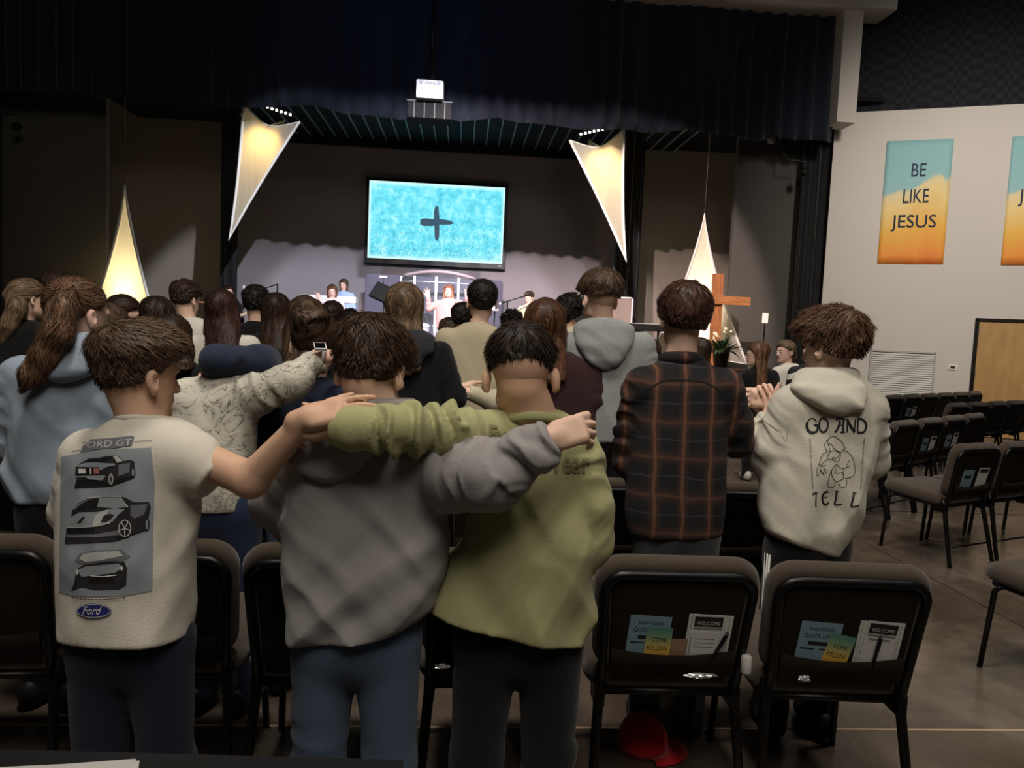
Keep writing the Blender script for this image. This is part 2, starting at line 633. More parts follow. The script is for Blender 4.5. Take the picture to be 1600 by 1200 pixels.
# banners
def banner_mat(flip):
    m = bpy.data.materials.new('sunset_banner_print')
    m.use_nodes = True
    nt = m.node_tree
    b = nt.nodes['Principled BSDF']
    b.inputs['Roughness'].default_value = 0.7
    tc = nt.nodes.new('ShaderNodeTexCoord')
    sp = nt.nodes.new('ShaderNodeSeparateXYZ')
    nt.links.new(tc.outputs['Generated'], sp.inputs[0])
    n = nt.nodes.new('ShaderNodeTexNoise')
    n.inputs['Scale'].default_value = 1.7
    n.inputs['Detail'].default_value = 4
    n.inputs['Distortion'].default_value = .6
    nt.links.new(tc.outputs['Generated'], n.inputs['Vector'])
    a = nt.nodes.new('ShaderNodeMath')
    a.operation = 'MULTIPLY_ADD'
    a.inputs[1].default_value = 0.30
    nt.links.new(n.outputs[0], a.inputs[0])
    nt.links.new(sp.outputs[2], a.inputs[2])
    a2 = nt.nodes.new('ShaderNodeMath')
    a2.operation = 'MULTIPLY_ADD'
    a2.inputs[1].default_value = -0.10
    nt.links.new(sp.outputs[0], a2.inputs[0])
    nt.links.new(a.outputs[0], a2.inputs[2])
    c = ramp(nt, a2.outputs[0], [(0.03, (228, 104, 56)), (1.0, (140, 186, 190)), (0.20, (238, 150, 56)), (0.42, (236, 180, 76)),
                                 (0.63, (236, 206, 138)), (0.725, (226, 208, 160)), (0.76, (146, 188, 190))])
    nt.links.new(c, b.inputs['Base Color'])
    return m


M_INK = mat('navy_ink', (24, 34, 62), .7, var=.05)


def banner(corner_tl, corner_br_y, width_px_right, label, lines, mm):
    s0, zt = onW(*corner_tl)
    s1 = onW(width_px_right, corner_tl[1])[0]
    z0 = onW(corner_tl[0]-17, corner_br_y)[1]
    e = empty('banner', wpt((s0+s1)/2, z0), label=label, cat='banner', group='sunset banners on the white wall')
    base = np.array(e.location)
    n = 14
    V, Fc = [], []
    for i in range(n+1):
        for k in range(n+1):
            s, z = s0+(s1-s0)*k/n, z0+(zt-z0)*i/n
            V.append(wpt(s, z, .012+.004*math.sin(3*s+z*2)+.003*math.sin(9*s+5*z))-base)
    for i in range(n):
        for k in range(n):
            a = i*(n+1)+k
            Fc.append((a, a+1, a+n+2, a+n+1))
    o = mesh_from('cloth', V, Fc, mm, e, smooth=True)
    md = o.modifiers.new('thickness', 'SOLIDIFY')
    md.thickness = 0.003
    md.offset = 1
    for txt, pa, pb_ in lines:
        (sa, za), (sb, zb_) = onW(*pa), onW(*pb_)
        tv, tf = text_poly(txt)
        P = [wpt(sa+(sb-sa)*u, zb_+(za-zb_)*v, .024) - base for u, v in tv]
        mesh_from('lettering', P, tf, M_INK, e)
    return e


bm1 = banner_mat(0)
banner((1386, 221), 412, 1490, 'tall sunset-coloured banner reading BE LIKE JESUS on the white wall',
       [('BE', (1425, 256), (1446, 276)), ('LIKE', (1412, 296), (1450, 317)), ('JESUS', (1393, 336), (1461, 362))], bm1)
banner((1582, 214), 414, 1686, 'tall sunset-coloured banner with a large J, hung above the wooden door',
       [('JESUS', (1592, 295), (1660, 322))], bm1)
# ------------------------------------------------------------------ chairs
def weave(name, rgb):
    m = mat(name, rgb, .95, var=.35, vscale=260, bump=.5, bscale=420, sheen=.25)
    return m


M_SEAT = weave('brown_tweed', (66, 54, 42))
M_PANEL = mat('dark_brown_tweed', (32, 26, 20), .95, var=.35, vscale=260, bump=.5, bscale=420, spec=.1)
M_FRAME = mat('black_powder_coat', (11, 10, 9), .38, metal=.2, var=.1, vscale=60)
CH_H = 0.86


def make_chair():
    root = empty('church_chair', (0, 0, 0))
    tilt = Matrix.Translation((0, -0.165, 0.47)) @ Matrix.Rotation(R(11), 4, 'X')
    mb_ = MB()
    rounded_slab(mb_, .505, .385, .062, .085, .03, taper=.93, M=tilt @ Matrix.Translation((0, 0.0, .0)), n=7)
    mb_.build('backrest', M_SEAT, root, smooth=True)
    mb_ = MB()
    rounded_slab(mb_, .405, .335, .012, .06, .005, taper=.93, M=tilt @ Matrix.Translation((0, -.034, .012)), n=6)
    mb_.build('back_panel', M_PANEL, root, smooth=True)
    # pocket with a slightly sagging open edge
    V, Fc = [], []
    n = 12
    for i in range(n+1):
        u = i/n*2-1
        w = .188
        x = u*w
        sag = .018*(1-u*u)
        for z, y in ((0.0, -.046), (.045, -.052-.006*(1-u*u)), (.092-sag, -.050-.010*(1-u*u)), (.092-sag, -.044-.006*(1-u*u)), (0.0, -.041)):
            V.append((tilt @ Vector((x, y, z+.008)))[:])
    for i in range(n):
        for k in range(4):
            a = i*5+k
            Fc.append((a, a+1, a+6, a+5))
    mesh_from('pocket', V, Fc, M_PANEL, root, smooth=True)
    # back frame: inverted U tube
    pts = [(-.205, -.04, -.07), (-.21, -.04, .05), (-.217, -.04, .2), (-.222, -.04, .285)]
    for k in range(1, 6):
        a = R(180-90*k/6)
        pts.append((-.164+.058*math.cos(a), -.04, .285+.058*math.sin(a)))
    pts += [(-.15, -.04, .343)]
    pts = pts + [(-x, y, z) for x, y, z in reversed(pts)]
    P = [(tilt @ Vector(p))[:] for p in pts]
    MB().tube(P, .0145, 8).build('back_frame', M_FRAME, root, smooth=True)
    # seat cushion
    mb_ = MB()
    S = Matrix.Translation((0, .055, .455)) @ Matrix.Rotation(R(-90+3), 4, 'X') @ Matrix.Translation((0, 0, -.235))
    rounded_slab(mb_, .50, .47, .085, .07, .036, M=S, n=6)
    mb_.build('seat', M_SEAT, root, smooth=True)
    mb_ = MB()
    for s in (-1, 1):
        mb_.tube([(s*.215, -.17, .40), (s*.215, .24, .412)], .012, 6)
    mb_.tube([(-.215, .24, .412), (.215, .24, .412)], .012, 6)
    mb_.tube([(-.215, -.17, .40), (.215, -.17, .40)], .012, 6)
    mb_.build('seat_frame', M_FRAME, root, smooth=True)
    for s in (-1, 1):
        MB().tube([(s*.215, .2, .41), (s*.218, .232, .38), (s*.23, .262, 0.0)], [.0125, .0135, .0125], 8).build('leg', M_FRAME, root, smooth=True)
        MB().tube([(s*.207, -.163, .455), (s*.21, -.185, .40), (s*.235, -.275, 0.0)], [.016, .0165, .0135], 8).build('leg', M_FRAME, root, smooth=True)
        MB().box((s*.21-.016, -.205, .36), (s*.21+.016, -.12, .43), bev=.006).build('bracket', M_FRAME, root)
    MB().tube([(-.228, -.245, .13), (.228, -.245, .13)], .007, 6).build('stretcher', M_FRAME, root, smooth=True)
    return root


def copy_tree(o, parent=None):
    c = o.copy()
    col.objects.link(c)
    c.parent = parent
    for ch in o.children:
        copy_tree(ch, c)
    return c


chair0 = make_chair()
chair_used = [False]
CHAIRS = []


def chair(x, y, deg, label, group):
    if not chair_used[0]:
        o = chair0
        chair_used[0] = True
    else:
        o = copy_tree(chair0)
    o.location = (x, y, 0)
    o.rotation_euler = (0, 0, R(deg))
    tag(o, label, 'chair', group)
    CHAIRS.append(o)
    return o


BACK = 0.165+.07      # back top lies behind the chair centre
ROWA = [(-1.40, 2.16, 3, 'brown chair behind the girl in the light blue hoodie, last of the front row'),
        (-0.885, 2.15, 2, 'brown padded chair in front of the boy in the car-print t-shirt'),
        (-0.37, 2.14, 1, 'brown padded chair in front of the boy in the grey hoodie'),
        (0.15, 2.13, 0, 'brown padded chair in front of the boy in the sage green shirt'),
        (0.672, 2.10, -1, 'brown chair with a red cap under it and leaflets in its back pocket'),
        (1.192, 2.07, -3, 'brown chair at the aisle end with leaflets and a pen in its pocket')]
RA = [chair(x, y+BACK, d, l, 'front row of chairs by the black table') for x, y, d, l in ROWA]
for i, (x, lab) in enumerate(((-1.9, 'brown second-row chair standing ahead of the light blue hoodie girl'), (-1.38, 'brown second-row chair hidden beyond the car-print boy'),
                              (-.86, 'brown second-row chair ahead of the camouflage jacket'), (-.34, 'brown second-row chair ahead of the navy fleece girl'),
                              (.2, 'brown second-row chair behind the auburn-haired woman'), (.73, 'brown second-row chair just beside the plaid flannel shirt'),
                              (1.25, 'brown second-row chair between the plaid flannel and the GO AND TELL hoodie'))):
    chair(x, 3.23+BACK, 2-i, lab, 'second row of chairs')

# angled bank of chairs across the aisle, 0.52 m apart along each row
BANK = []
ORD = ('first', 'second', 'third', 'fourth', 'fifth', 'sixth', 'seventh')


def pxof(P):
    q = np.array(P)-CAM
    return 800+F_PX*(q @ rt)/(q @ fw)


def bank(x0, y0, n, rowname, x_end=None, turn=None, pr=(), start=0, step=.525):
    S = onZ(x0, y0, .858)
    if turn is None:
        best = min((abs(pxof(S+step*(n-1)*np.array([math.cos(R(a)), math.sin(R(a)), 0]))-x_end), a) for a in range(5, 60))
        turn = best[1]
    d = R(turn)
    for i in range(n):
        p = S+step*i*np.array([math.cos(d), math.sin(d), 0])
        has = ', leaflets in pocket' if i in pr else ''
        o = chair(p[0]-BACK*math.sin(d), p[1]+BACK*math.cos(d), turn, 'empty brown chair, %s from the aisle, %s%s' % (ORD[i+start], rowname, has), rowname)
        if i in pr:
            BANK.append(o)


bank(1366, 617, 7, 'row nearest the air grille', x_end=1521, pr=(2,))
bank(1497, 628, 5, 'row before the wooden door', x_end=1611)
bank(1368, 631, 1, 'row behind the oatmeal hood', turn=28)
bank(1370, 659, 5, 'middle row', x_end=1522, pr=(2, 3))
bank(1526, 690, 3, 'row nearest the oatmeal hoodie', turn=22, pr=(0,))
bank(1800, 800, 1, 'row at the polished floor edge', turn=18)

# ------------------------------------------------------------------ leaflets in the pockets
M_TEAL = mat('pale_teal_paper', (112, 138, 148), .7, var=.04)
M_PAPER = mat('white_paper', (190, 188, 182), .7, var=.03)
M_INKB = mat('black_ink', (22, 22, 24), .7, var=.05)


def comefollow():
    m = bpy.data.materials.new('sunset_card_print')
    m.use_nodes = True
    nt = m.node_tree
    b = nt.nodes['Principled BSDF']
    b.inputs['Roughness'].default_value = .6
    tc = nt.nodes.new('ShaderNodeTexCoord')
    sp = nt.nodes.new('ShaderNodeSeparateXYZ')
    nt.links.new(tc.outputs['Generated'], sp.inputs[0])
    c = ramp(nt, sp.outputs[2], [(.1, (206, 120, 40)), (1., (74, 122, 116)), (.45, (206, 170, 72)), (.75, (120, 150, 110))])
    nt.links.new(c, b.inputs['Base Color'])
    return m


M_CARD = comefollow()
TILT = Matrix.Translation((0, -0.165, 0.47)) @ Matrix.Rotation(R(11), 4, 'X')


def sheet(ch, name, label, cat, group, x, z, w, h, rot, y, m, texts=(), bars=(), pen=None):
    """a thin sheet standing in the pocket of chair ch; x, z = lower middle in panel space"""
    Mx = Matrix.Translation(ch.location) @ Matrix.Rotation(ch.rotation_euler.z, 4, 'Z') @ TILT @ Matrix.Translation((x, y, z)) @ Matrix.Rotation(R(rot), 4, 'Y')
    e = bpy.data.objects.new(name, None)
    e.empty_display_size = .05
    e.matrix_world = Mx
    col.objects.link(e)
    tag(e, label, cat, group)
    MB().box((-w/2, -.0006, 0), (w/2, .0006, h)).build('paper', m, e)
    for txt, x0, x1, z0, z1, mm in texts:
        tv, tf = text_poly(txt)
        mesh_from('print', [(-w/2+w*(x0+(x1-x0)*u), -.0012, h*(z0+(z1-z0)*v)) for u, v in tv], tf, mm, e)
    for x0, x1, z0, z1, mm in bars:
        mesh_from('print', [(-w/2+w*a, -.0009, h*b) for a, b in ((x0, z0), (x1, z0), (x1, z1), (x0, z1))], [(0, 1, 2, 3)], mm, e)
    return e


def leaflets(ch, who, full):
    g = 'leaflets in chair pockets'
    gx = mat('grey_ink', (120, 118, 112), .7, var=.05)
    if full:
        a = sheet(ch, 'leaflet', 'pale teal quick-links leaflet in the pocket of the %s' % who, 'leaflet', g, -.085, .045, .125, .165, 3, -.0425, M_TEAL,
                  [('QUICK LINKS', .12, .92, .66, .76, M_INKB), ('EASTRIDGE', .22, .82, .83, .89, M_INKB)],
                  [(.25, .8, .52, .60, M_INKB), (.08, .42, .43, .46, M_INKB), (.55, .9, .43, .46, M_INKB)])
        sheet(ch, 'invitation_card', 'sunset-coloured come follow me card in the pocket of the %s' % who, 'card', g, -.052 if full == 1 else -.035, .035, .078, .138, 2 if full == 1 else 12,
              -.0455, M_CARD, [('COME', .25, .8, .66, .76, M_INKB), ('FOLLOW', .1, .9, .44, .55, M_INKB), ('ME', .35, .65, .22, .33, M_INKB)])
        sheet(ch, 'form', 'white lined form standing in the pocket of the %s' % who, 'paper', g, .098, .04, .135, .178, 2, -.0420, M_PAPER, [],
              [(.06, .07, .1, .95, gx), (.92, .93, .1, .95, gx), (.1, .88, .4, .42, gx)])
        sheet(ch, 'welcome_card', 'white welcome card with black heading in the pocket of the %s' % who, 'card', g, .094, .05, .098, .17, 1 if full == 1 else 5, -.0450, M_PAPER,
              [('WELCOME', .14, .86, .80, .87, M_PAPER)], [(.06, .94, .76, .96, M_INKB), (.06, .94, .70, .745, gx), (.15, .8, .62, .66, gx)])
        if full == 1:
            sheet(ch, 'offering_envelope', 'tan picture card tucked between leaflets above the red cap', 'card', g, .005, .03, .075, .105, 0, -.0440,
                  mat('tan_photo_card', (140, 112, 90), .6, var=.35, vscale=30), [], [(.0, 1, .0, .3, M_PAPER), (.05, .35, .6, .66, M_INKB)])
            sheet(ch, 'response_card', 'small white ruled card in front of a welcome card above the red cap', 'card', g, .083, .03, .094, .135, 2, -.0475, M_PAPER, [],
                  [(.06, .1, .1, .85, gx), (.2, .85, .8, .82, gx), (.2, .85, .7, .72, gx), (.2, .85, .6, .62, gx)])
        pn = sheet(ch, 'pen', 'black pen clipped in the pocket of the %s' % who, 'pen', 'pens in chair pockets', .112 if full == 1 else .09, .06, .001, .001, 22 if full == 1 else 4, -.054, M_INKB)
        bpy.data.objects.remove(pn.children[0])
        MB().tube([(0, 0, 0), (0, 0, .09), (0, 0, .115)], [.0052, .0056, .0045], 8).build('barrel', M_FRAME, pn, smooth=True)
        MB().box((-.002, -.009, .07), (.002, -.006, .112)).build('clip', M_FRAME, pn)
    else:
        sheet(ch, 'leaflet', 'pale teal leaflet in the pocket of a %s' % who, 'leaflet', g, -.07, .045, .12, .16, 3, -.0425, M_TEAL, [], [(.2, .8, .6, .75, M_INKB)])
        sheet(ch, 'welcome_card', 'white card in the pocket of a %s' % who, 'card', g, .09, .045, .115, .17, 3, -.0450, M_PAPER, [], [(.1, .9, .78, .95, M_INKB)])


leaflets(RA[4], 'chair above the red cap', 1)
leaflets(RA[5], 'aisle end chair', 2)
for o, w in zip(BANK, ('chair near the air grille', 'chair in the middle empty row', 'chair farther along the middle empty row', 'chair at the polished aisle')):
    leaflets(o, w, 0)
# things left on the chairs and floor
def crumple(name, loc, size, m, seed, label, cat, group=None):
    rg = np.random.default_rng(seed)
    bm = bmesh.new()
    bmesh.ops.create_icosphere(bm, subdivisions=3, radius=1)
    for v in bm.verts:
        k = .62+.5*rg.random()
        v.co = Vector((v.co.x*size[0]*k, v.co.y*size[1]*k, max(-.55, v.co.z)*size[2]*(k+.2)))
    zmin = min(v.co.z for v in bm.verts)
    V = [(v.co.x, v.co.y, v.co.z-zmin) for v in bm.verts]
    Fc = [[v.index for v in f.verts] for f in bm.faces]
    bm.free()
    o = mesh_from(name, V, Fc, m, loc=loc)
    return tag(o, label, cat, group)


M_FOIL = mat('silver_foil', (190, 190, 188), .35, metal=.85, var=.05)
p = onZ(1105, 1067, .51)
crumple('foil_wrapper', (p[0], p[1]+.06, .497), (.05, .012, .007), M_FOIL, 3, 'long crumpled silver wrapper lying on the seat above the red cap', 'wrapper')
p = onZ(1272, 1077, .50)
crumple('foil_wrapper', (p[0], p[1]+.06, .494), (.02, .012, .010), M_FOIL, 5, 'small crumpled silver wrapper on the aisle end chair seat', 'wrapper')
p = onZ(690, 1058, .50)
crumple('foil_wrapper', (p[0], p[1]+.06, .497), (.025, .012, .007), M_FOIL, 8, 'shiny wrapper on the chair between the grey hoodie and green shirt boys', 'wrapper')
p = onZ(1166, 1055, .50)
mb = MB().lathe([(.004, 0), (.014, .0), (.016, .006), (.016, .05), (.012, .055), (.004, .056)], n=14)
tag(mb.build('paper_roll', M_PAPER, smooth=True, loc=(p[0]+.006, p[1]+.02, .497)), 'short white roll standing between the two leaflet chairs', 'paper roll')
# ------------------------------------------------------------------ stretch fabric spires
def fabric_mat():
    m = bpy.data.materials.new('white_stretch_fabric')
    m.use_nodes = True
    nt = m.node_tree
    b = nt.nodes['Principled BSDF']
    out = nt.nodes['Material Output']
    tc = nt.nodes.new('ShaderNodeTexCoord')
    n = nt.nodes.new('ShaderNodeTexNoise')
    n.inputs['Scale'].default_value = 4
    mp = nt.nodes.new('ShaderNodeMapping')
    mp.inputs['Scale'].default_value = (3, 3, .3)
    nt.links.new(tc.outputs['Object'], mp.inputs[0])
    nt.links.new(mp.outputs[0], n.inputs['Vector'])
    c = ramp(nt, n.outputs[0], [(.3, (206, 200, 186)), (.7, (216, 210, 196))])
    nt.links.new(c, b.inputs['Base Color'])
    b.inputs['Roughness'].default_value = .8
    t = nt.nodes.new('ShaderNodeBsdfTranslucent')
    nt.links.new(c, t.inputs[0])
    mx = nt.nodes.new('ShaderNodeMixShader')
    mx.inputs[0].default_value = .6
    nt.links.new(b.outputs[0], mx.inputs[1])
    nt.links.new(t.outputs[0], mx.inputs[2])
    nt.links.new(mx.outputs[0], out.inputs[0])
    return m


M_FAB = fabric_mat()
M_SEAM = mat('white_seam_tape', (244, 240, 232), .7, var=.03)


def spire(apex, corners, pinch, label, group, sag, n=22):
    """three concave-sided faces of stretched cloth between an apex and three tied-off corners"""
    base = np.array([apex[0], apex[1], min([apex[2]]+[c[2] for c in corners])])
    root = empty('fabric_spire', base, label=label, cat='fabric light', group=group)
    apex = np.array(apex)-base
    C3 = [np.array(c)-base for c in corners]
    cen = sum(C3)/3

    def edge(i, t):            # curve from apex to corner i, pulled to the axis
        return apex+(cen-apex)*t+(C3[i]-cen)*t**pinch[i]

    def rim(i, j, u):          # concave base rim
        p = C3[i]+(C3[j]-C3[i])*u
        return p+(apex-cen)/np.linalg.norm(apex-cen)*sag*4*u*(1-u) + (cen-p)*.25*4*u*(1-u)
    names = ('front_panel', 'side_panel', 'side_panel')
    for f, (i, j) in enumerate(((0, 1), (1, 2), (2, 0))):
        V, Fc = [], []
        m_ = 14
        for a in range(n+1):
            t = a/n
            for k in range(m_+1):
                u = k/m_
                pe = edge(i, t)*(1-u)+edge(j, t)*u
                r0 = rim(i, j, u)-(C3[i]*(1-u)+C3[j]*u)
                V.append(pe+r0*(t**2.2)+(apex*(1-t)+cen*t-pe)*.10*4*u*(1-u)*(1-t**2))
        for a in range(n):
            for k in range(m_):
                q = a*(m_+1)+k
                Fc.append((q, q+1, q+m_+2, q+m_+1))
        mesh_from(names[f], V, Fc, M_FAB, root, smooth=True)
        MB().tube([rim(i, j, u/16) for u in range(17)], .012, 6).build('hem', M_SEAM, root, smooth=True)
    for i in range(3):
        MB().tube([edge(i, a/n) for a in range(n+1)], [.008+.016*min(1, 6*a/n) for a in range(n+1)], 6).build('seam', M_SEAM, root, smooth=True)
    return root, base


def cord(name, a, b, r, label, m=None):
    a, b = np.array(a), np.array(b)
    o = MB().tube([a*0, b-a], r, 6).build(name, m or M_FRAME, smooth=True, loc=a)
    return tag(o, label, 'cord')


SY = 12.95
# standing spires
la = onY(195, 289, SY)
ll, lr = onY(118, 560, SY), onY(262, 566, SY)
spire(la, [ll, lr, ((ll+lr)/2+np.array([0, .75, 0]))], (1.35, 1.35, 1.35), 'tall white stretch fabric spire glowing warm, standing beside the ponytail girls',
      'standing fabric spires', .15)
cord('hanging_wire', la, (la[0], la[1], 8.0), .008, 'thin wire holding the spire by the ponytail girls', mat('steel_wire', (120, 118, 112), .4, metal=.7, var=.1))
ra = onY(1101, 333, SY)
rl, rr = onY(1012, 572, SY), onY(1167, 569, SY)
spire(ra, [rl, rr, ((rl+rr)/2+np.array([0, .7, 0]))], (1.4, 1.35, 1.35), 'tall white stretch fabric spire standing behind the wooden cross',
      'standing fabric spires', .12)
cord('hanging_wire', ra, (ra[0]+.03, ra[1], 8.0), .008, 'thin wire holding the spire behind the cross', MATS['steel_wire'])


def point(name, loc, w, color, r=.05):
    l = bpy.data.lights.new(name, 'POINT')
    l.energy = w
    l.color = color
    l.shadow_soft_size = r
    o = bpy.data.objects.new(name, l)
    o.location = tuple(map(float, loc))
    col.objects.link(o)
    return o


M_LAMPC = mat('black_lamp_can', (16, 16, 16), .5, metal=.3, var=.1)
M_LED = mat('white_led', (255, 250, 240), .4, emit=14.0)


def uplight(loc, target, w, deg, color, label):
    loc = np.array(loc)
    e = empty('uplight', (loc[0], loc[1], SZ), label=label, cat='stage light', group='floor uplights under the spires')
    MB().lathe([(.02, 0), (.09, 0), (.09, .02), (.075, .03), (.075, .15), (.07, .15), (.06, .12), (.02, .12)], n=16).build('housing', M_LAMPC, e, smooth=True)
    MB().lathe([(.01, .122), (.058, .122), (.01, .124)], n=14).build('lens', mat('warm_lamp_lens', (255, 214, 150), .4, emit=4.0), e)
    spot('uplight_lamp', (loc[0], loc[1], SZ+.16), target, w, deg, .8, color, .22)
    return e


mL = (ll+lr)/2
uplight((mL[0], SY+.30, 0), (la[0], la[1]+.12, la[2]), 1700, 46, (1.0, .82, .48), 'small floor uplight inside the warm spire by the ponytail girls')
mR = (rl+rr)/2
uplight((mR[0], SY+.28, 0), (ra[0], ra[1]+.12, ra[2]), 2600, 46, (1.0, .86, .68), 'small floor uplight inside the spire behind the cross')

# hanging inverted spires with LED bars
HY = 12.98


def hanging(tl, tr, ap, lab, lab2, seed):
    a, b, c = onY(*tl, HY), onY(*tr, HY), onY(*ap, HY+.1)
    back = (a+b)/2+np.array([0, .85, .1])
    spire(c, [a, b, back], (1.2, 1.25, 1.2), lab, 'hanging inverted fabric spires', .22)
    m_ = (a+b)/2
    d = (b-a)/np.linalg.norm(b-a)
    e = empty('led_bar', m_+np.array([0, .35, .14]), label=lab2, cat='stage light', group='LED bars above the hanging spires')
    mb_ = MB().tube([-d*.3, d*.3], .035, 8)
    mb_.build('housing', M_LAMPC, e, smooth=True)
    for k in range(7):
        p_ = d*(-.24+.08*k)+np.array([0, -.035, -.01])
        MB().lathe([(.003, -.02), (.018, -.012), (.018, .012), (.003, .02)], c=p_, n=10).build('led', M_LED, e)
    col3 = ((.45, 1.0, .35), (1.0, .68, .2), (1.0, .62, .16), (1.0, .34, .16))
    if seed:
        col3 = ((.5, 1.0, .3), (1.0, .76, .2), (1.0, .66, .16), (1.0, .36, .16))
    q = m_+np.array([0, .33, .02])
    for k, (off, w) in enumerate(((-.36, 9), (-.1, 75), (.12, 75), (.38, 9))):
        spot('led_bar_lamp', q+d*off*1.0, c+(m_-c)*.35+d*off*.9, w*1.0, 75, .8, col3[k], .05)
    an = onY(351, 398, 15.14) if seed == 0 else onY(986, 434, 15.12)
    cord('tie_cord', c, an, .004, 'thin tie cord from the tip of the %s' % ('spire beside the navy curtain' if seed == 0 else 'spire over the equipment cabinet'))


hanging((381, 162), (468, 190), (357, 376), 'hanging inverted stretch fabric spire, tip leaning away from the screen, beside the navy curtain',
        'row of white LEDs glowing above the spire beside the warm wall patch', 0)
hanging((890, 219), (975, 200), (979, 410), 'hanging inverted stretch fabric spire over the grey equipment cabinet',
        'row of white LEDs glowing above the spire over the equipment cabinet', 1)

# ------------------------------------------------------------------ screen
sx0, sx1, sz0, sz1, sy = -2.26, .86, 2.98, 4.74, 17.38


def screen_mat():
    m = bpy.data.materials.new('lit_screen_image')
    m.use_nodes = True
    nt = m.node_tree
    b = nt.nodes['Principled BSDF']
    tc = nt.nodes.new('ShaderNodeTexCoord')
    sp = nt.nodes.new('ShaderNodeSeparateXYZ')
    nt.links.new(tc.outputs['Generated'], sp.inputs[0])
    n = nt.nodes.new('ShaderNodeTexNoise')
    n.inputs['Scale'].default_value = 4.5
    n.inputs['Detail'].default_value = 10
    n.inputs['Roughness'].default_value = .72
    nt.links.new(tc.outputs['Object'], n.inputs['Vector'])
    c = ramp(nt, n.outputs[0], [(.28, (52, 166, 186)), (.72, (190, 244, 248)), (.5, (108, 216, 234))])
    n2 = nt.nodes.new('ShaderNodeTexNoise')
    n2.inputs['Scale'].default_value = 22
    n2.inputs['Detail'].default_value = 6
    nt.links.new(tc.outputs['Object'], n2.inputs['Vector'])
    # grit gets denser towards the bottom of the picture
    a = nt.nodes.new('ShaderNodeMath')
    a.operation = 'MULTIPLY_ADD'
    a.inputs[1].default_value = -.16
    nt.links.new(sp.outputs[2], a.inputs[0])
    nt.links.new(n2.outputs[0], a.inputs[2])
    g = nt.nodes.new('ShaderNodeMapRange')
    g.inputs[1].default_value = .47
    g.inputs[2].default_value = .64
    g.inputs[4].default_value = .6
    nt.links.new(a.outputs[0], g.inputs[0])
    mx = nt.nodes.new('ShaderNodeMix')
    mx.data_type = 'RGBA'
    nt.links.new(g.outputs[0], mx.inputs[0])
    nt.links.new(c, mx.inputs[6])
    mx.inputs[7].default_value = (*lin((52, 128, 140)), 1)
    # pale worn border
    def edge(sock, lo):
        q = nt.nodes.new('ShaderNodeMath')
        q.operation = 'SUBTRACT'
        q.inputs[1].default_value = .5
        nt.links.new(sock, q.inputs[0])
        r_ = nt.nodes.new('ShaderNodeMath')
        r_.operation = 'ABSOLUTE'
        nt.links.new(q.outputs[0], r_.inputs[0])
        s_ = nt.nodes.new('ShaderNodeMapRange')
        s_.inputs[1].default_value = lo
        s_.inputs[2].default_value = .5
        nt.links.new(r_.outputs[0], s_.inputs[0])
        return s_.outputs[0]
    e1, e2 = edge(sp.outputs[0], .478), edge(sp.outputs[2], .44)
    mxe = nt.nodes.new('ShaderNodeMath')
    mxe.operation = 'MAXIMUM'
    nt.links.new(e1, mxe.inputs[0])
    nt.links.new(e2, mxe.inputs[1])
    m2 = nt.nodes.new('ShaderNodeMix')
    m2.data_type = 'RGBA'
    nt.links.new(mxe.outputs[0], m2.inputs[0])
    nt.links.new(mx.outputs[2], m2.inputs[6])
    m2.inputs[7].default_value = (*lin((206, 242, 244)), 1)
    b.inputs['Base Color'].default_value = (0.02, 0.02, 0.02, 1)
    b.inputs['Roughness'].default_value = .5
    nt.links.new(m2.outputs[2], b.inputs['Emission Color'])
    b.inputs['Emission Strength'].default_value = 1.25
    return m


scr = empty('display_screen', ((sx0+sx1)/2, sy, sz0-.1), label='wide wall-mounted screen showing a dark cross on turquoise', cat='screen')
o_ = np.array(scr.location)


def loc_(mbx):
    mbx.V = [tuple(np.array(v)-o_) for v in mbx.V]
    return mbx


loc_(MB().box((sx0, sy-.005, sz0), (sx1, sy+.02, sz1))).build('picture', screen_mat(), scr)
M_BEZ = mat('black_bezel', (8, 8, 9), .4, var=.1)
for a, b in (((sx0-.07, sy-.03, sz0-.12), (sx1+.07, sy+.1, sz0)), ((sx0-.07, sy-.03, sz1), (sx1+.07, sy+.1, sz1+.07)),
             ((sx0-.07, sy-.03, sz0), (sx0, sy+.1, sz1)), ((sx1, sy-.03, sz0), (sx1+.07, sy+.1, sz1))):
    loc_(MB().box(a, b, bev=.006)).build('bezel', M_BEZ, scr)
loc_(MB().box((sx1-.08, sy-.034, sz0-.06), (sx1-.02, sy-.029, sz0-.035))).build('badge', M_PAPER, scr)
M_CROSSINK = mat('painted_cross_pixels', (66, 92, 110), .5, emit=.9, var=.0)


def brush(pts, name):
    P = [onY(x, y, sy-.012)-o_ for x, y in pts]
    c = sum(P)/len(P)
    mesh_from(name, P+[c], [(i, (i+1) % len(P), len(P)) for i in range(len(P))], M_CROSSINK, scr)


k_ = 280/1600
brush([(540+x*k_, 260+y*k_) for x, y in ((800, 362), (812, 352), (830, 360), (838, 470), (836, 620), (826, 660), (808, 664), (796, 640), (790, 480), (788, 400))], 'brush_stroke')
brush([(540+x*k_, 260+y*k_) for x, y in ((668, 478), (700, 462), (780, 470), (860, 472), (935, 484), (972, 508), (930, 520), (840, 520), (770, 532), (690, 532), (664, 510))], 'brush_stroke')

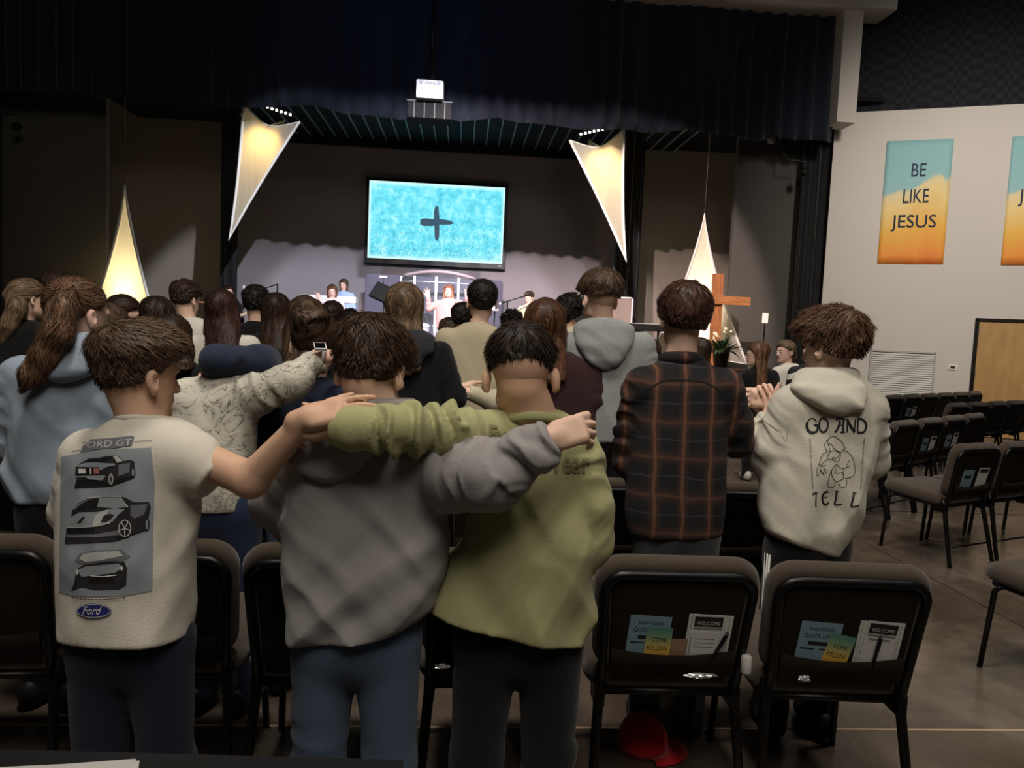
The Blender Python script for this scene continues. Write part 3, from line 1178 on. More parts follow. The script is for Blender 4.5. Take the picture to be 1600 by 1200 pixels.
# ------------------------------------------------------------------ projector on its bracket
pj = onY(672, 160, 12.05)
e = empty('projector', pj-np.array([0, 0, .03]), label='white ceiling projector on a black bracket in front of the curtain', cat='projector')
M_PROJ = mat('white_projector_shell', (212, 218, 224), .4, var=.03)
MB().box((-.21, -.22, .03), (.21, .2, .31), bev=.02).build('shell', M_PROJ, e)
MB().box((-.195, -.226, .22), (.195, -.219, .295)).build('port_panel', mat('pale_grey_ports', (168, 174, 186), .5, var=.05), e)
for k in range(7):
    MB().box((-.07+.024*k, -.231, .235+.02*(k % 2)), (-.055+.024*k, -.225, .255+.02*(k % 2))).build('socket', M_FRAME, e)
for s in (-1, 1):
    for k in range(5):
        MB().box((s*.14-.03+.012*k, -.231, .235), (s*.14-.025+.012*k, -.225, .285)).build('vent', M_FRAME, e)
MB().box((-.04, -.2215, .12), (.04, -.2195, .135)).build('nameplate', mat('grey_badge', (120, 124, 130), .5, var=.05), e)
MB().tube([(0, .17, .30), (0, .17, 7.05-e.location.z)], .025, 10).build('drop_pole', M_FRAME, e, smooth=True)
MB().box((-.34, -.1, -.24), (.34, .3, .02), bev=.01).build('bracket', M_BLACK, e)
for k in range(4):
    MB().box((-.24+.16*k-.008, -.108, -.24), (-.24+.16*k+.008, -.1, .02)).build('bracket_rib', mat('dim_grey_rib', (50, 52, 56), .6, var=.1), e)
MB().box((-.36, -.108, .012), (.36, -.1, .03)).build('bracket_rail', MATS['dim_grey_rib'], e)
MB().tube([(.05, -.2, .31), (.06, -.15, .40), (.0, -.03, .46)], .008, 6).build('cable', M_FRAME, e, smooth=True)

# ------------------------------------------------------------------ small fixtures on the flats
def camera_fixture(xp, yp, yarm, label):
    a, b = onY(xp, yp, 12.9), onY(xp-8, yarm, 12.9)
    e_ = empty('bracket_camera', (a[0], 12.9, a[2]-.08), label=label, cat='camera', group='small dark cameras on thin brackets')
    q = np.array(e_.location)
    MB().lathe([(.01, 0), (.05, .01), (.07, .05), (.07, .1), (.04, .12), (.01, .12)], n=14).build('dome', M_LAMPC, e_, smooth=True)
    MB().tube([(0, 0, .12), (0, 0, .25), (-.3, 0, .27), (-.3, .3, .5), (-.3, .62, .52)], .012, 6).build('arm', mat('dim_grey_rib', (50, 52, 56), .6, var=.1), e_, smooth=True)


camera_fixture(1256, 268, 232, 'small dark camera on a bent bracket over the cross side')
camera_fixture(26, 197, 160, 'small dark camera on a bent bracket beside the far curtain leg')
q = onY(1213, 217, 13.0)
e = empty('spotlight', q-np.array([0, 0, .1]), label='unlit black spotlight can under the curtain edge near the white wall', cat='stage light')
MB().tube([(-.13, -.1, .06), (.12, .06, .14)], [.10, .075], 14).build('can', M_LAMPC, e, smooth=True)
MB().tube([(-.131, -.101, .0597), (-.14, -.108, .056)], [.085, .08], 14).build('lens', mat('grey_lens', (120, 116, 108), .15, var=.1), e, smooth=True)
MB().tube([(.02, 0, .18), (.02, 0, .9)], .015, 6).build('hanger', M_FRAME, e, smooth=True)

# ------------------------------------------------------------------ band equipment
M_GOBO = mat('slate_acoustic_felt', (86, 84, 100), .95, var=.08, vscale=10)


def gobo(x0, x1, ytop, Y, label):
    a, b = onY(x0, ytop, Y), onY(x1, ytop+(x1-x0)*.06, Y)
    e_ = empty('acoustic_panel', ((a[0]+b[0])/2, Y, SZ), label=label, cat='acoustic panel', group='slate acoustic panels around the drums')
    w, h = b[0]-a[0], a[2]-SZ
    mb_ = MB()
    rounded_slab(mb_, w, h-.04, .07, .07, .025, n=4, M=Matrix.Translation((0, 0, .04)))
    mb_.build('panel', M_GOBO, e_, smooth=True)
    for s in (-1, 1):
        MB().box((s*w*.35-.03, -.22, 0), (s*w*.35+.03, .22, .045)).build('foot', M_FRAME, e_)


gobo(571, 628, 427, 16.6, 'slate grey acoustic panel behind the music stand')
gobo(629, 684, 430, 16.7, 'slate grey acoustic panel behind the drum shield posts')
gobo(685, 743, 434, 16.7, 'slate grey acoustic panel behind the singing man')
gobo(744, 786, 437, 16.6, 'slate grey acoustic panel beside the boom microphone')


def glass_mat():
    m = bpy.data.materials.new('clear_acrylic')
    m.use_nodes = True
    nt = m.node_tree
    b = nt.nodes['Principled BSDF']
    b.inputs['Base Color'].default_value = (.9, .92, .95, 1)
    b.inputs['Roughness'].default_value = .05
    t = nt.nodes.new('ShaderNodeBsdfTransparent')
    t.inputs[0].default_value = (.93, .94, .96, 1)
    mx = nt.nodes.new('ShaderNodeMixShader')
    fr = nt.nodes.new('ShaderNodeFresnel')
    fr.inputs[0].default_value = 1.35
    nt.links.new(fr.outputs[0], mx.inputs[0])
    nt.links.new(t.outputs[0], mx.inputs[1])
    nt.links.new(b.outputs[0], mx.inputs[2])
    nt.links.new(mx.outputs[0], nt.nodes['Material Output'].inputs[0])
    return m


M_ACR = glass_mat()
M_ALU = mat('white_aluminium', (205, 205, 212), .4, metal=.2, var=.04)
posts = [onY(x, y, Y) for x, y, Y in ((627, 433, 15.4), (648, 432, 15.1), (682, 432, 15.0), (717, 435, 15.1), (743, 438, 15.4))]
cshield = np.array([posts[2][0], 15.1, SZ])
e = empty('drum_shield', cshield, label='clear acrylic drum shield with pale posts on the stage', cat='drum shield')
ztop = posts[2][2]
for p_ in posts:
    MB().box((p_[0]-cshield[0]-.024, p_[1]-cshield[1]-.02, 0), (p_[0]-cshield[0]+.024, p_[1]-cshield[1]+.02, ztop-SZ)).build('post', M_ALU, e)
for i in range(4):
    a, b = posts[i]-cshield, posts[i+1]-cshield
    n_ = np.array([-(b-a)[1], (b-a)[0], 0])
    n_ = n_/np.linalg.norm(n_)*.004
    V = []
    for z in (.03, ztop-SZ-.02):
        for s in (-1, 1):
            for q in (a, b):
                V.append((q[0]+s*n_[0], q[1]+s*n_[1], z))
    mesh_from('pane', V, [(0, 1, 5, 4), (3, 2, 6, 7), (4, 5, 7, 6), (0, 2, 3, 1), (0, 4, 6, 2), (1, 3, 7, 5)], M_ACR, e)
    MB().tube([(a[0], a[1], ztop-SZ-.11), (b[0], b[1], ztop-SZ-.11)], .011, 6).build('rail', M_ALU, e, smooth=True)
arc = []
for k in range(13):
    u = k/12
    p_ = posts[0]*(1-u)+posts[4]*u
    arc.append((p_[0]-cshield[0], 15.45-.25*math.sin(math.pi*u)-cshield[1]+.5, ztop-SZ+.05+.10*math.sin(math.pi*u)))
MB().tube(arc, .035, 8).build('top_bow', mat('dusty_pink_foam', (170, 150, 156), .9, var=.05), e, smooth=True)

# drums behind the shield
M_DRUM = mat('white_drum_wrap', (226, 222, 222), .35, var=.03)
M_DHEAD = mat('drum_head', (236, 232, 228), .6, var=.02)
dk = empty('drum_kit', (-.66, 15.75, SZ), label='white drum kit behind the clear shield', cat='drum kit')


def drum(parent, name, c, r, d, ax):
    c, ax = np.array(c, float), np.array(ax, float)
    ax /= np.linalg.norm(ax)
    o = MB().tube([c-ax*d/2, c+ax*d/2], r, 20).build(name, M_DRUM, parent, smooth=False)
    for s in (-1, 1):
        MB().tube([c+ax*s*(d/2-.01), c+ax*s*(d/2+.015)], r*1.03, 20).build('hoop', M_ALU, o)
        MB().tube([c+ax*s*(d/2+.012), c+ax*s*(d/2+.017)], r*.97, 20).build('drum_head', M_DHEAD, o)


drum(dk, 'bass_drum', (0, 0, .30), .29, .4, (0, 1, 0))
drum(dk, 'rack_tom', (-.2, -.02, .78), .15, .2, (.1, -.3, 1))
drum(dk, 'rack_tom', (.18, -.02, .78), .15, .2, (-.1, -.3, 1))
drum(dk, 'floor_tom', (.5, .2, .42), .2, .36, (0, 0, 1))
drum(dk, 'snare_drum', (-.42, .25, .55), .18, .13, (0, 0, 1))
for i, (x, z) in enumerate(((-.52, 1.25), (.5, 1.35), (-.1, 1.45))):
    c_ = empty('cymbal_stand', (-.66+x, 15.85, SZ), label='brass cymbal on a thin stand %s' % ('over the snare drum side', 'over the floor tom side', 'over the bass drum')[i], cat='cymbal', group='cymbals behind the drum shield')
    MB().lathe([(.005, .012), (.05, .012), (.06, .004), (.2, -.006), (.2, -.009), (.005, 0)], c=(0, 0, z), n=24).build('cymbal', mat('brass', (190, 150, 80), .3, metal=.9, var=.1), c_, smooth=True)
    MB().tube([(0, 0, 0), (0, 0, z)], .012, 6).build('pole', M_FRAME, c_, smooth=True)
    for k in range(3):
        a = 2.1*k
        MB().tube([(0, 0, .3), (.22*math.cos(a), .22*math.sin(a), 0)], .009, 6).build('leg', M_FRAME, c_, smooth=True)


def tripod(name, p, h, label, cat, group=None):
    e_ = empty(name, (p[0], p[1], SZ), label=label, cat=cat, group=group)
    MB().tube([(0, 0, .12), (0, 0, h)], .013, 8).build('pole', M_FRAME, e_, smooth=True)
    for k in range(3):
        a = 2.1*k+.4
        MB().tube([(0, 0, .22), (.26*math.cos(a), .26*math.sin(a), .01)], .009, 6).build('leg', M_FRAME, e_, smooth=True)
    return e_


# boom microphone by the young man
b0, b1, bt = onY(783, 474, 13.9), onY(822, 462, 13.9), onY(793, 472, 13.9)
e = tripod('boom_microphone', bt, bt[2]-SZ, 'black boom microphone stand pointing at the young man at the side', 'microphone', 'microphone stands')
q = np.array([bt[0], bt[1], SZ])
MB().tube([b0-q, b1-q], .011, 8).build('boom', M_FRAME, e, smooth=True)
MB().tube([b0-q-(b1-b0)*.08, b0-q], .022, 8).build('counterweight', M_ALU, e, smooth=True)
MB().tube([b1-q, b1-q+(b1-b0)*.12, b1-q+(b1-b0)*.2], [.014, .02, .028], 8).build('microphone', M_LAMPC, e, smooth=True)
# microphone by the bass player
b0, b1 = onY(381, 449, 13.2), onY(402, 455, 13.4)
e = tripod('boom_microphone', b1+np.array([.35, 0, 0]), 1.5, 'boom microphone with a pale grille in front of the bass player', 'microphone', 'microphone stands')
q = np.array(e.location)
MB().tube([b0-q, b0-q+np.array([.05, 0, -.01]), b1-q, (0, 0, 1.5)], [.012, .02, .011, .011], 8).build('boom', M_FRAME, e, smooth=True)
MB().lathe([(.004, -.04), (.026, -.025), (.03, 0), (.024, .025), (.004, .04)], c=b0-q, n=12).build('grille', M_ALU, e, smooth=True)

# music stands
for (x, y, Y, lab) in ((600, 458, 14.6, 'black music stand with a pale clip lamp in front of the slate panel'), (731, 488, 13.2, 'black music stand in front of the singing man')):
    p_ = onY(x, y, Y)
    e = tripod('music_stand', p_, p_[2]-SZ-.05, lab, 'music stand', 'music stands')
    h = p_[2]-SZ
    t = MB()
    t.box((-.24, -.008, -.16), (.24, .008, .18), bev=.004)
    t.box((-.24, -.008, -.17), (.24, .07, -.15))
    Mx = Matrix.Translation((0, 0, h)) @ Matrix.Rotation(R(-28), 4, 'X') @ Matrix.Rotation(R(25 if x < 700 else 0), 4, 'Y')
    t.V = [(Mx @ Vector(v))[:] for v in t.V]
    t.build('desk', M_FRAME, e)
    if x < 700:
        MB().tube([(-.02, .02, h+.18), (-.03, .0, h+.30)], .008, 6).build('lamp_neck', M_FRAME, e, smooth=True)
        MB().box((-.1, -.06, h+.29), (.06, .04, h+.33), bev=.01).build('clip_lamp', M_ALU, e)

# small stand lamp beside the slate panel
p_ = onY(773, 484, 14.0)
e = tripod('tablet_stand', p_, p_[2]-SZ, 'thin stand with a small pale tray beside the slate panel', 'stand')
MB().lathe([(.01, 0), (.09, 0), (.06, .05), (.03, .1), (.01, .11)], c=(0, 0, p_[2]-SZ-.02), n=12).build('tray', M_ALU, e, smooth=True)

# white keyboard
k0, k1 = onY(470, 459, 14.9), onY(558, 466, 14.9)
kc = (k0+k1)/2
e = empty('keyboard', (kc[0], kc[1], SZ), label='long white stage keyboard on a stand in front of the two women', cat='keyboard')
w = k1[0]-k0[0]
zt = kc[2]-SZ
M_KEYS = mat('white_keyboard_body', (224, 224, 228), .35, var=.03)
MB().box((-w/2, -.17, zt-.13), (w/2, .17, zt), bev=.012).build('body', M_KEYS, e)
MB().box((-w/2+.03, -.1, zt), (w/2-.03, .16, zt+.01)).build('keys', M_PAPER, e)
for k in range(18):
    xk = -w/2+.06+(w-.12)*k/17
    MB().box((xk-.008, -.1, zt+.01), (xk+.008, .06, zt+.018)).build('black_key', M_FRAME, e)
for s in (-1, 1):
    MB().tube([(s*w*.38, -.2, 0), (s*w*.2, .2, zt-.13)], .018, 6).build('leg', M_FRAME, e, smooth=True)
    MB().tube([(s*w*.38, .2, 0), (s*w*.2, -.2, zt-.13)], .018, 6).build('leg', M_FRAME, e, smooth=True)

# rail at the side of the stage
r0_, r1_ = onY(258, 469, 12.0), onY(325, 473, 12.0)
e = empty('stage_rail', ((r0_[0]+r1_[0])/2, 12.0, SZ), label='thin copper-coloured handrail behind the boy in the white sweatshirt', cat='handrail')
q = np.array(e.location)
M_COP = mat('copper_paint', (176, 108, 82), .5, metal=.3, var=.1)
MB().tube([r0_-q, r1_-q], .014, 8).build('rail', M_COP, e, smooth=True)
for p_ in (r0_, r1_):
    MB().tube([p_-q, (p_[0]-q[0], 0, 0)], .014, 8).build('post', M_COP, e, smooth=True)

# equipment cabinet and speaker on the cross side
a, b = onY(952, 463, 14.2), onY(984, 465, 14.2)
e = empty('equipment_cabinet', ((a[0]+b[0])/2, 14.35, SZ), label='grey boxed equipment cabinet with pale edge on the stage', cat='cabinet')
w, h = b[0]-a[0]+.12, a[2]-SZ
MB().box((-w/2, -.2, 0), (w/2, .3, h), bev=.01).build('body', mat('taupe_cabinet_paint', (128, 112, 106), .7, var=.04), e)
for x in (-w/2, w/2-.03):
    MB().box((x, -.215, 0), (x+.03, -.2, h)).build('edge_strip', M_ALU, e)
MB().box((-w/2, -.215, h-.03), (w/2, -.2, h)).build('edge_strip', M_ALU, e)
a, b = onY(893, 462, 14.3), onY(912, 463, 14.3)
e = empty('loudspeaker', ((a[0]+b[0])/2, 14.3, SZ), label='tall black loudspeaker beside the grey equipment cabinet', cat='speaker')
h = a[2]-SZ
MB().box((-.22, -.2, 0), (.22, .25, h), bev=.02).build('cabinet', M_LAMPC, e)
MB().box((-.19, -.212, .06), (.19, -.2, h-.06), bev=.004).build('grille', M_BLACK, e)
for z, r_ in ((.4, .15), (h-.3, .08)):
    MB().tube([(0, -.212, z), (0, -.222, z)], r_, 18).build('cone', M_LAMPC, e)

# black stage piano next to the spire
a, b = onY(984, 505, 12.6), onY(1037, 511, 12.6)
e = empty('stage_piano', ((a[0]+b[0])/2, 12.6, SZ), label='black stage piano on a stand at the foot of the spire by the cross', cat='keyboard')
w, h = b[0]-a[0]+.1, a[2]-SZ
MB().box((-w/2, -.15, h-.12), (w/2, .15, h), bev=.02).build('body', M_LAMPC, e)
MB().box((-w/2+.03, -.1, h), (w/2-.03, .14, h+.008)).build('keys', M_PAPER, e)
for s in (-1, 1):
    MB().tube([(s*w*.3, 0, 0), (s*w*.3, 0, h-.12)], .02, 6).build('leg', M_FRAME, e, smooth=True)
    MB().box((s*w*.3-.02, -.2, 0), (s*w*.3+.02, .2, .03)).build('foot', M_FRAME, e)

# ------------------------------------------------------------------ wooden cross, flowers, side table, lamp stand
M_OAK = mat('rough_sawn_wood', (176, 112, 66), .75, var=.8, vscale=11, stretch=(5, 5, .5), bump=.8, bscale=30)
M_OAKH = mat('rough_sawn_wood_cross_grain', (182, 118, 70), .75, var=.8, vscale=11, stretch=(.5, 5, 5), bump=.8, bscale=30)
CY = 12.35
ct, cb = onY(1119, 428, CY), onY(1117, 552, CY)
c0_, c1_ = onY(1062, 468, CY), onY(1168, 470, CY)


def beam(a, b, wd_, name, m, parent, q):
    """roughly hewn beam"""
    a, b = np.array(a)-q, np.array(b)-q
    bm = bmesh.new()
    bmesh.ops.create_cube(bm, size=1)
    bmesh.ops.subdivide_edges(bm, edges=bm.edges[:], cuts=5, use_grid_fill=True)
    d = b-a
    L = np.linalg.norm(d)
    ax = d/L
    s1 = np.cross(ax, (0, 1, 0))
    s2 = np.array([0, 1.0, 0])
    rg = np.random.default_rng(12)
    V = []
    for v in bm.verts:
        k = 1+rg.normal(0, .035)
        V.append(a+ax*L*(v.co.x+.5)+s1*v.co.y*wd_*k+s2*v.co.z*wd_*k)
    Fc = [[v.index for v in f.verts] for f in bm.faces]
    bm.free()
    return mesh_from(name, V, Fc, m, parent)


q = np.array([cb[0], CY, SZ])
e = empty('wooden_cross', q, label='rough timber cross standing in front of the glowing spire', cat='cross')
beam((cb[0], CY, SZ+.02), (ct[0]+.03, CY, ct[2]), .15, 'upright', M_OAK, e, q)
beam((c0_[0], CY-.06, (c0_[2]+c1_[2])/2), (c1_[0], CY-.06, (c0_[2]+c1_[2])/2), .14, 'crossbar', M_OAKH, e, q)
MB().box((-.35, -.25, 0), (.35, .25, .06), bev=.01).build('base', M_FRAME, e)

# low table carrying the flower pot
TY = 11.72
t0, t1 = onY(1092, 574, TY), onY(1172, 576, TY)
e = empty('side_table', ((t0[0]+t1[0])/2, TY, SZ), label='low brown table carrying the flower pot below the cross', cat='table')
w, h = t1[0]-t0[0], t0[2]-SZ
MB().box((-w/2, -.2, h-.04), (w/2, .12, h), bev=.008).build('tabletop', mat('brown_table_wood', (122, 88, 64), .5, var=.2, vscale=5), e)
for sx_ in (-1, 1):
    for sy_ in (-.17, .09):
        MB().box((sx_*(w/2-.05)-.025, sy_-.025, 0), (sx_*(w/2-.05)+.025, sy_+.025, h-.04)).build('leg', MATS['brown_table_wood'], e)
pp = onY(1125, 574, TY-.05)
pot = empty('flower_pot', (pp[0], TY-.06, SZ+h), label='dark pot of green leaves and white lilies below the cross', cat='potted plant')
MB().lathe([(.02, 0), (.10, 0), (.13, .26), (.145, .27), (.145, .30), (.12, .30), (.11, .26), (.02, .25)], n=20).build('pot', mat('dark_glazed_pot', (24, 24, 28), .3, var=.1), pot, smooth=True)
M_LEAF = mat('green_leaf', (74, 96, 62), .55, var=.3, vscale=20)
M_PETAL = mat('cream_petal', (236, 226, 200), .6, var=.05)
rg = np.random.default_rng(5)


def leaf(c, d, L, w, m, name, curl):
    d = d/np.linalg.norm(d)
    s_ = np.cross(d, (0, 0, 1.0))
    s_ = s_/(np.linalg.norm(s_)+1e-6)
    V, n = [], 5
    for i in range(n+1):
        t = i/n
        p_ = c+d*L*t+np.array([0, 0, -curl*t*t*L])
        ww = w*math.sin(math.pi*min(.98, .1+.9*t))
        V += [p_-s_*ww, p_+np.array([0, 0, -.15*ww]), p_+s_*ww]
    Fc = []
    for i in range(n):
        for k in range(2):
            a_ = i*3+k
            Fc.append((a_, a_+1, a_+4, a_+3))
    o = mesh_from(name, V, Fc, m, pot, smooth=True)
    return o


for i in range(64):
    a_ = rg.uniform(0, 2*math.pi)
    el = rg.uniform(.1, 1.35)
    d = np.array([math.cos(a_)*math.cos(el), math.sin(a_)*math.cos(el), math.sin(el)])
    leaf(np.array([d[0]*.06, d[1]*.06, .28]), d, rg.uniform(.22, .46), rg.uniform(.022, .04), M_LEAF, 'leaf', rg.uniform(.1, .6))
for i in range(9):
    a_ = rg.uniform(0, 2*math.pi)
    el = rg.uniform(.5, 1.3)
    d = np.array([math.cos(a_)*math.cos(el), math.sin(a_)*math.cos(el)-.3, math.sin(el)])
    c_ = np.array([0, 0, .28])+d*rg.uniform(.28, .36)
    for k in range(5):
        b_ = 2*math.pi*k/5
        leaf(c_, d*.6+np.array([math.cos(b_), math.sin(b_)*.7, .4*math.sin(b_)]), .085, .02, M_PETAL, 'petal', .25)
# slim lamp stand beside the cross
p_ = onY(1195, 505, 12.1)
e = tripod('lamp_stand', p_, p_[2]-SZ, 'slim black stand with a small white lamp beside the cross', 'lamp')
MB().box((-.045, -.03, p_[2]-SZ), (.045, .03, p_[2]-SZ+.17), bev=.015).build('lamp_head', mat('lit_white_lamp', (255, 244, 226), .4, emit=.8, var=0), e)

# ------------------------------------------------------------------ black table and paper close to the camera
c1_ = onZ(630, 1187, .745)
c0_ = onZ(-60, 1169, .745)
e = empty('folding_table', ((c0_[0]+c1_[0])/2, c1_[1]-.35, 0), label='black-topped table at the very bottom edge, behind the boys', cat='table')
q = np.array(e.location)
V = [c0_, c1_, c1_-np.array([.02, .72, 0]), c0_-np.array([.02, .72, 0])]
mb = MB()
T = [v-q for v in V]
B = [v-np.array([0, 0, .035]) for v in T]
mb.add(T+B, [(3, 2, 1, 0), (4, 5, 6, 7), (0, 1, 5, 4), (1, 2, 6, 5), (2, 3, 7, 6), (3, 0, 4, 7)])
mb.build('tabletop', mat('black_laminate', (20, 20, 21), .5, var=.15, vscale=20), e)
for v in T:
    x, y = v[0]*.92, v[1]*.85
    MB().tube([(x, y, 0), (x, y, .712)], .014, 8).build('leg', M_FRAME, e, smooth=True)
for k, (off, rot) in enumerate(((0, 0), (.012, 2.5))):
    a = [onZ(x, y, .747+.001*k) for x, y in ((-40, 1205-4*k), (212+6*k, 1186+3*k), (205+6*k, 1240), (-60, 1260))]
    cen_ = sum(a)/4
    o = mesh_from('paper_sheet', [v-cen_ for v in a]+[v-cen_+np.array([0, 0, .0006]) for v in a],
                  [(3, 2, 1, 0), (4, 5, 6, 7), (0, 1, 5, 4), (1, 2, 6, 5), (2, 3, 7, 6), (3, 0, 4, 7)], M_PAPER, loc=cen_)
    tag(o, ('lower white paper sheet on the black table', 'upper white paper sheet on the black table')[k], 'paper', 'paper sheets on the black table')

# red cap under the chair
p_ = onZ(1003, 1166, 0.0)
e = empty('red_cap', (p_[0], p_[1], 0), R(-20), label='red baseball cap lying on the floor under a brown chair', cat='cap')
M_RED = mat('red_cotton', (196, 22, 30), .85, var=.1, vscale=60, sheen=.2)
prof = [(.094*math.cos(R(a)), .004+.125*math.sin(R(a))) for a in range(0, 91, 10)]
MB().lathe(prof, n=24).build('crown', M_RED, e, smooth=True)
MB().lathe([(.001, 0), (.008, .0), (.006, .006), (.001, .007)], c=(0, 0, .127), n=10).build('button', M_RED, e, smooth=True)
V, Fc = [], []
for i in range(9):
    a = R(-62+124*i/8)
    for r_, z in ((.088, .012), (.13, .016), (.168-.03*abs(i-4)/4, .008)):
        V.append((r_*math.cos(a), r_*math.sin(a), z))
for i in range(8):
    for k in range(2):
        a = i*3+k
        Fc.append((a, a+1, a+4, a+3))
o = mesh_from('brim', V, Fc, M_RED, e, smooth=True)
o.modifiers.new('t', 'SOLIDIFY').thickness = .004
# ------------------------------------------------------------------ implicit-surface modelling for people
_TAB = np.random.default_rng(3).uniform(-1, 1, (32, 32, 32)).astype(np.float32)


def vnoise(P, f, seed=0):
    Q = P*np.asarray(f, dtype=np.float32) + np.float32(seed*7.31+100)
    i = np.floor(Q).astype(np.int32)
    t = (Q-i).astype(np.float32)
    t = t*t*(3-2*t)
    x0, y0, z0 = i[:, 0] & 31, i[:, 1] & 31, i[:, 2] & 31
    x1, y1, z1 = (x0+1) & 31, (y0+1) & 31, (z0+1) & 31
    a, b, c = t[:, 0], t[:, 1], t[:, 2]
    T = _TAB
    return ((T[x0, y0, z0]*(1-a)+T[x1, y0, z0]*a)*(1-b)+(T[x0, y1, z0]*(1-a)+T[x1, y1, z0]*a)*b)*(1-c) + \
           ((T[x0, y0, z1]*(1-a)+T[x1, y0, z1]*a)*(1-b)+(T[x0, y1, z1]*(1-a)+T[x1, y1, z1]*a)*b)*c


def smin(a, b, k):
    h = np.clip(.5+.5*(b-a)/k, 0, 1)
    return b*(1-h)+a*h-k*h*(1-h)


def smax(a, b, k):
    return -smin(-a, -b, k)


def seg(P, a, b, ra, rb):
    a = np.asarray(a, dtype=np.float32)
    ba = np.asarray(b, dtype=np.float32)-a
    pa = P-a
    t = np.clip((pa @ ba)/(ba @ ba+1e-12), 0, 1)
    d = pa-t[:, None]*ba
    return np.sqrt((d*d).sum(1))-(ra+(rb-ra)*t), t


def ellip(P, c, r, Rm=None):
    Q = P-np.asarray(c, dtype=np.float32)
    if Rm is not None:
        Q = Q @ np.asarray(Rm, dtype=np.float32)
    r = np.asarray(r, dtype=np.float32)
    k0 = np.sqrt(((Q/r)**2).sum(1))
    k1 = np.sqrt(((Q/(r*r))**2).sum(1))+1e-9
    return k0*(k0-1)/k1


def chain(P, pts, rad, k=.02):
    d = None
    for i in range(len(pts)-1):
        e, _ = seg(P, pts[i], pts[i+1], rad[i], rad[i+1])
        d = e if d is None else smin(d, e, k)
    return d


BAS = np.stack([rt, fw, up], 1).astype(np.float32)


def make_loft(rows, n=2.3, folds=(), cutk=.012, flat=True):
    """rows (zc, xc, yc, wx, wy) in camera-aligned basis -> sdf"""
    A = np.array(sorted(rows), dtype=np.float32)
    zz = np.linspace(A[0, 0], A[-1, 0], 80)
    T = np.stack([np.interp(zz, A[:, 0], A[:, i]) for i in range(1, 5)], 1)
    K = 5
    Tp = np.concatenate([np.repeat(T[:1], K, 0), T, np.repeat(T[-1:], K, 0)])
    ker = np.hanning(2*K+3)[1:-1]
    ker /= ker.sum()
    T = np.stack([np.convolve(Tp[:, i], ker, 'valid') for i in range(4)], 1)
    z0, z1 = A[0, 0], A[-1, 0]

    def f(P):
        q = P @ BAS
        z = q[:, 2]
        xc, yc, wx, wy = (np.interp(z, zz, T[:, i]).astype(np.float32) for i in range(4))
        u, v = np.abs(q[:, 0]-xc)/wx, np.abs(q[:, 1]-yc)/wy
        r = (u**n+v**n)**(1/n)
        # distance scale along the radius
        d = (r-1)*np.minimum(wx, wy)*np.where(r < 1, 1, np.clip(np.maximum(wx, wy)/np.minimum(wx, wy)*.75, 1, 2))
        for g in folds:
            d = d-g(P, q, (z-z0)/(z1-z0))
        c = np.maximum(z0-z, z-z1)
        return smax(d, c, cutk)
    return f


def drape(amp, fx=9.0, fz=2.2, seed=0, lean=0.0, power=1.0):
    """soft hanging folds, deeper towards the hem"""
    def g(P, q, t):
        w = np.stack([q[:, 0]+lean*q[:, 2], q[:, 1], q[:, 2]], 1)
        a = vnoise(w, (fx, fx*.6, fz), seed)
        b = vnoise(w, (fx*2.3, fx*1.2, fz*2.2), seed+3)
        s = 1-np.abs(a)*1.6
        return amp*(.9*(s-.42)+.4*b)*(1.25-.6*np.clip(t, 0, 1)**power)
    return g


def make_sleeve(pts, rad, amp=.006, lam=.055, seed=0, cut=True, k=.03, bunch=None, nscale=10):
    pts = [np.asarray(p, dtype=np.float32) for p in pts]
    L = np.cumsum([0]+[np.linalg.norm(pts[i+1]-pts[i]) for i in range(len(pts)-1)])

    def f(P):
        D = None
        for i in range(len(pts)-1):
            e, t = seg(P, pts[i], pts[i+1], rad[i], rad[i+1])
            s = L[i]+t*(L[i+1]-L[i])
            if D is None:
                D, S, E_ = e, s, e
                last = np.full(len(P), i == len(pts)-2)
            else:
                cl = e < E_
                S = np.where(cl, s, S)
                last = np.where(cl, i == len(pts)-2, last)
                E_ = np.minimum(e, E_)
                D = smin(D, e, k)
        if amp:
            nn = vnoise(P, nscale, seed)
            n2 = vnoise(P, nscale*.55, seed+5)
            ph = S/lam*2*math.pi+nn*4.2
            fold = np.sin(ph)
            fold = np.sign(fold)*np.abs(fold)**.8
            w = np.clip(.42+1.3*n2, 0, 1.1)
            if bunch is not None:
                w = w*np.interp(S/L[-1], bunch[0], bunch[1])
            D = D-amp*(fold*.8+.35*np.sin(2.3*ph+3*n2))*w
        if cut:
            dr = pts[-1]-pts[-2]
            dr = dr/np.linalg.norm(dr)
            D = np.where(last, smax(D, (P-pts[-1]) @ dr, .006), D)
        return D
    return f


def union(fs, k):
    def f(P):
        d = fs[0](P)
        for g in fs[1:]:
            d = smin(d, g(P), k)
        return d
    return f


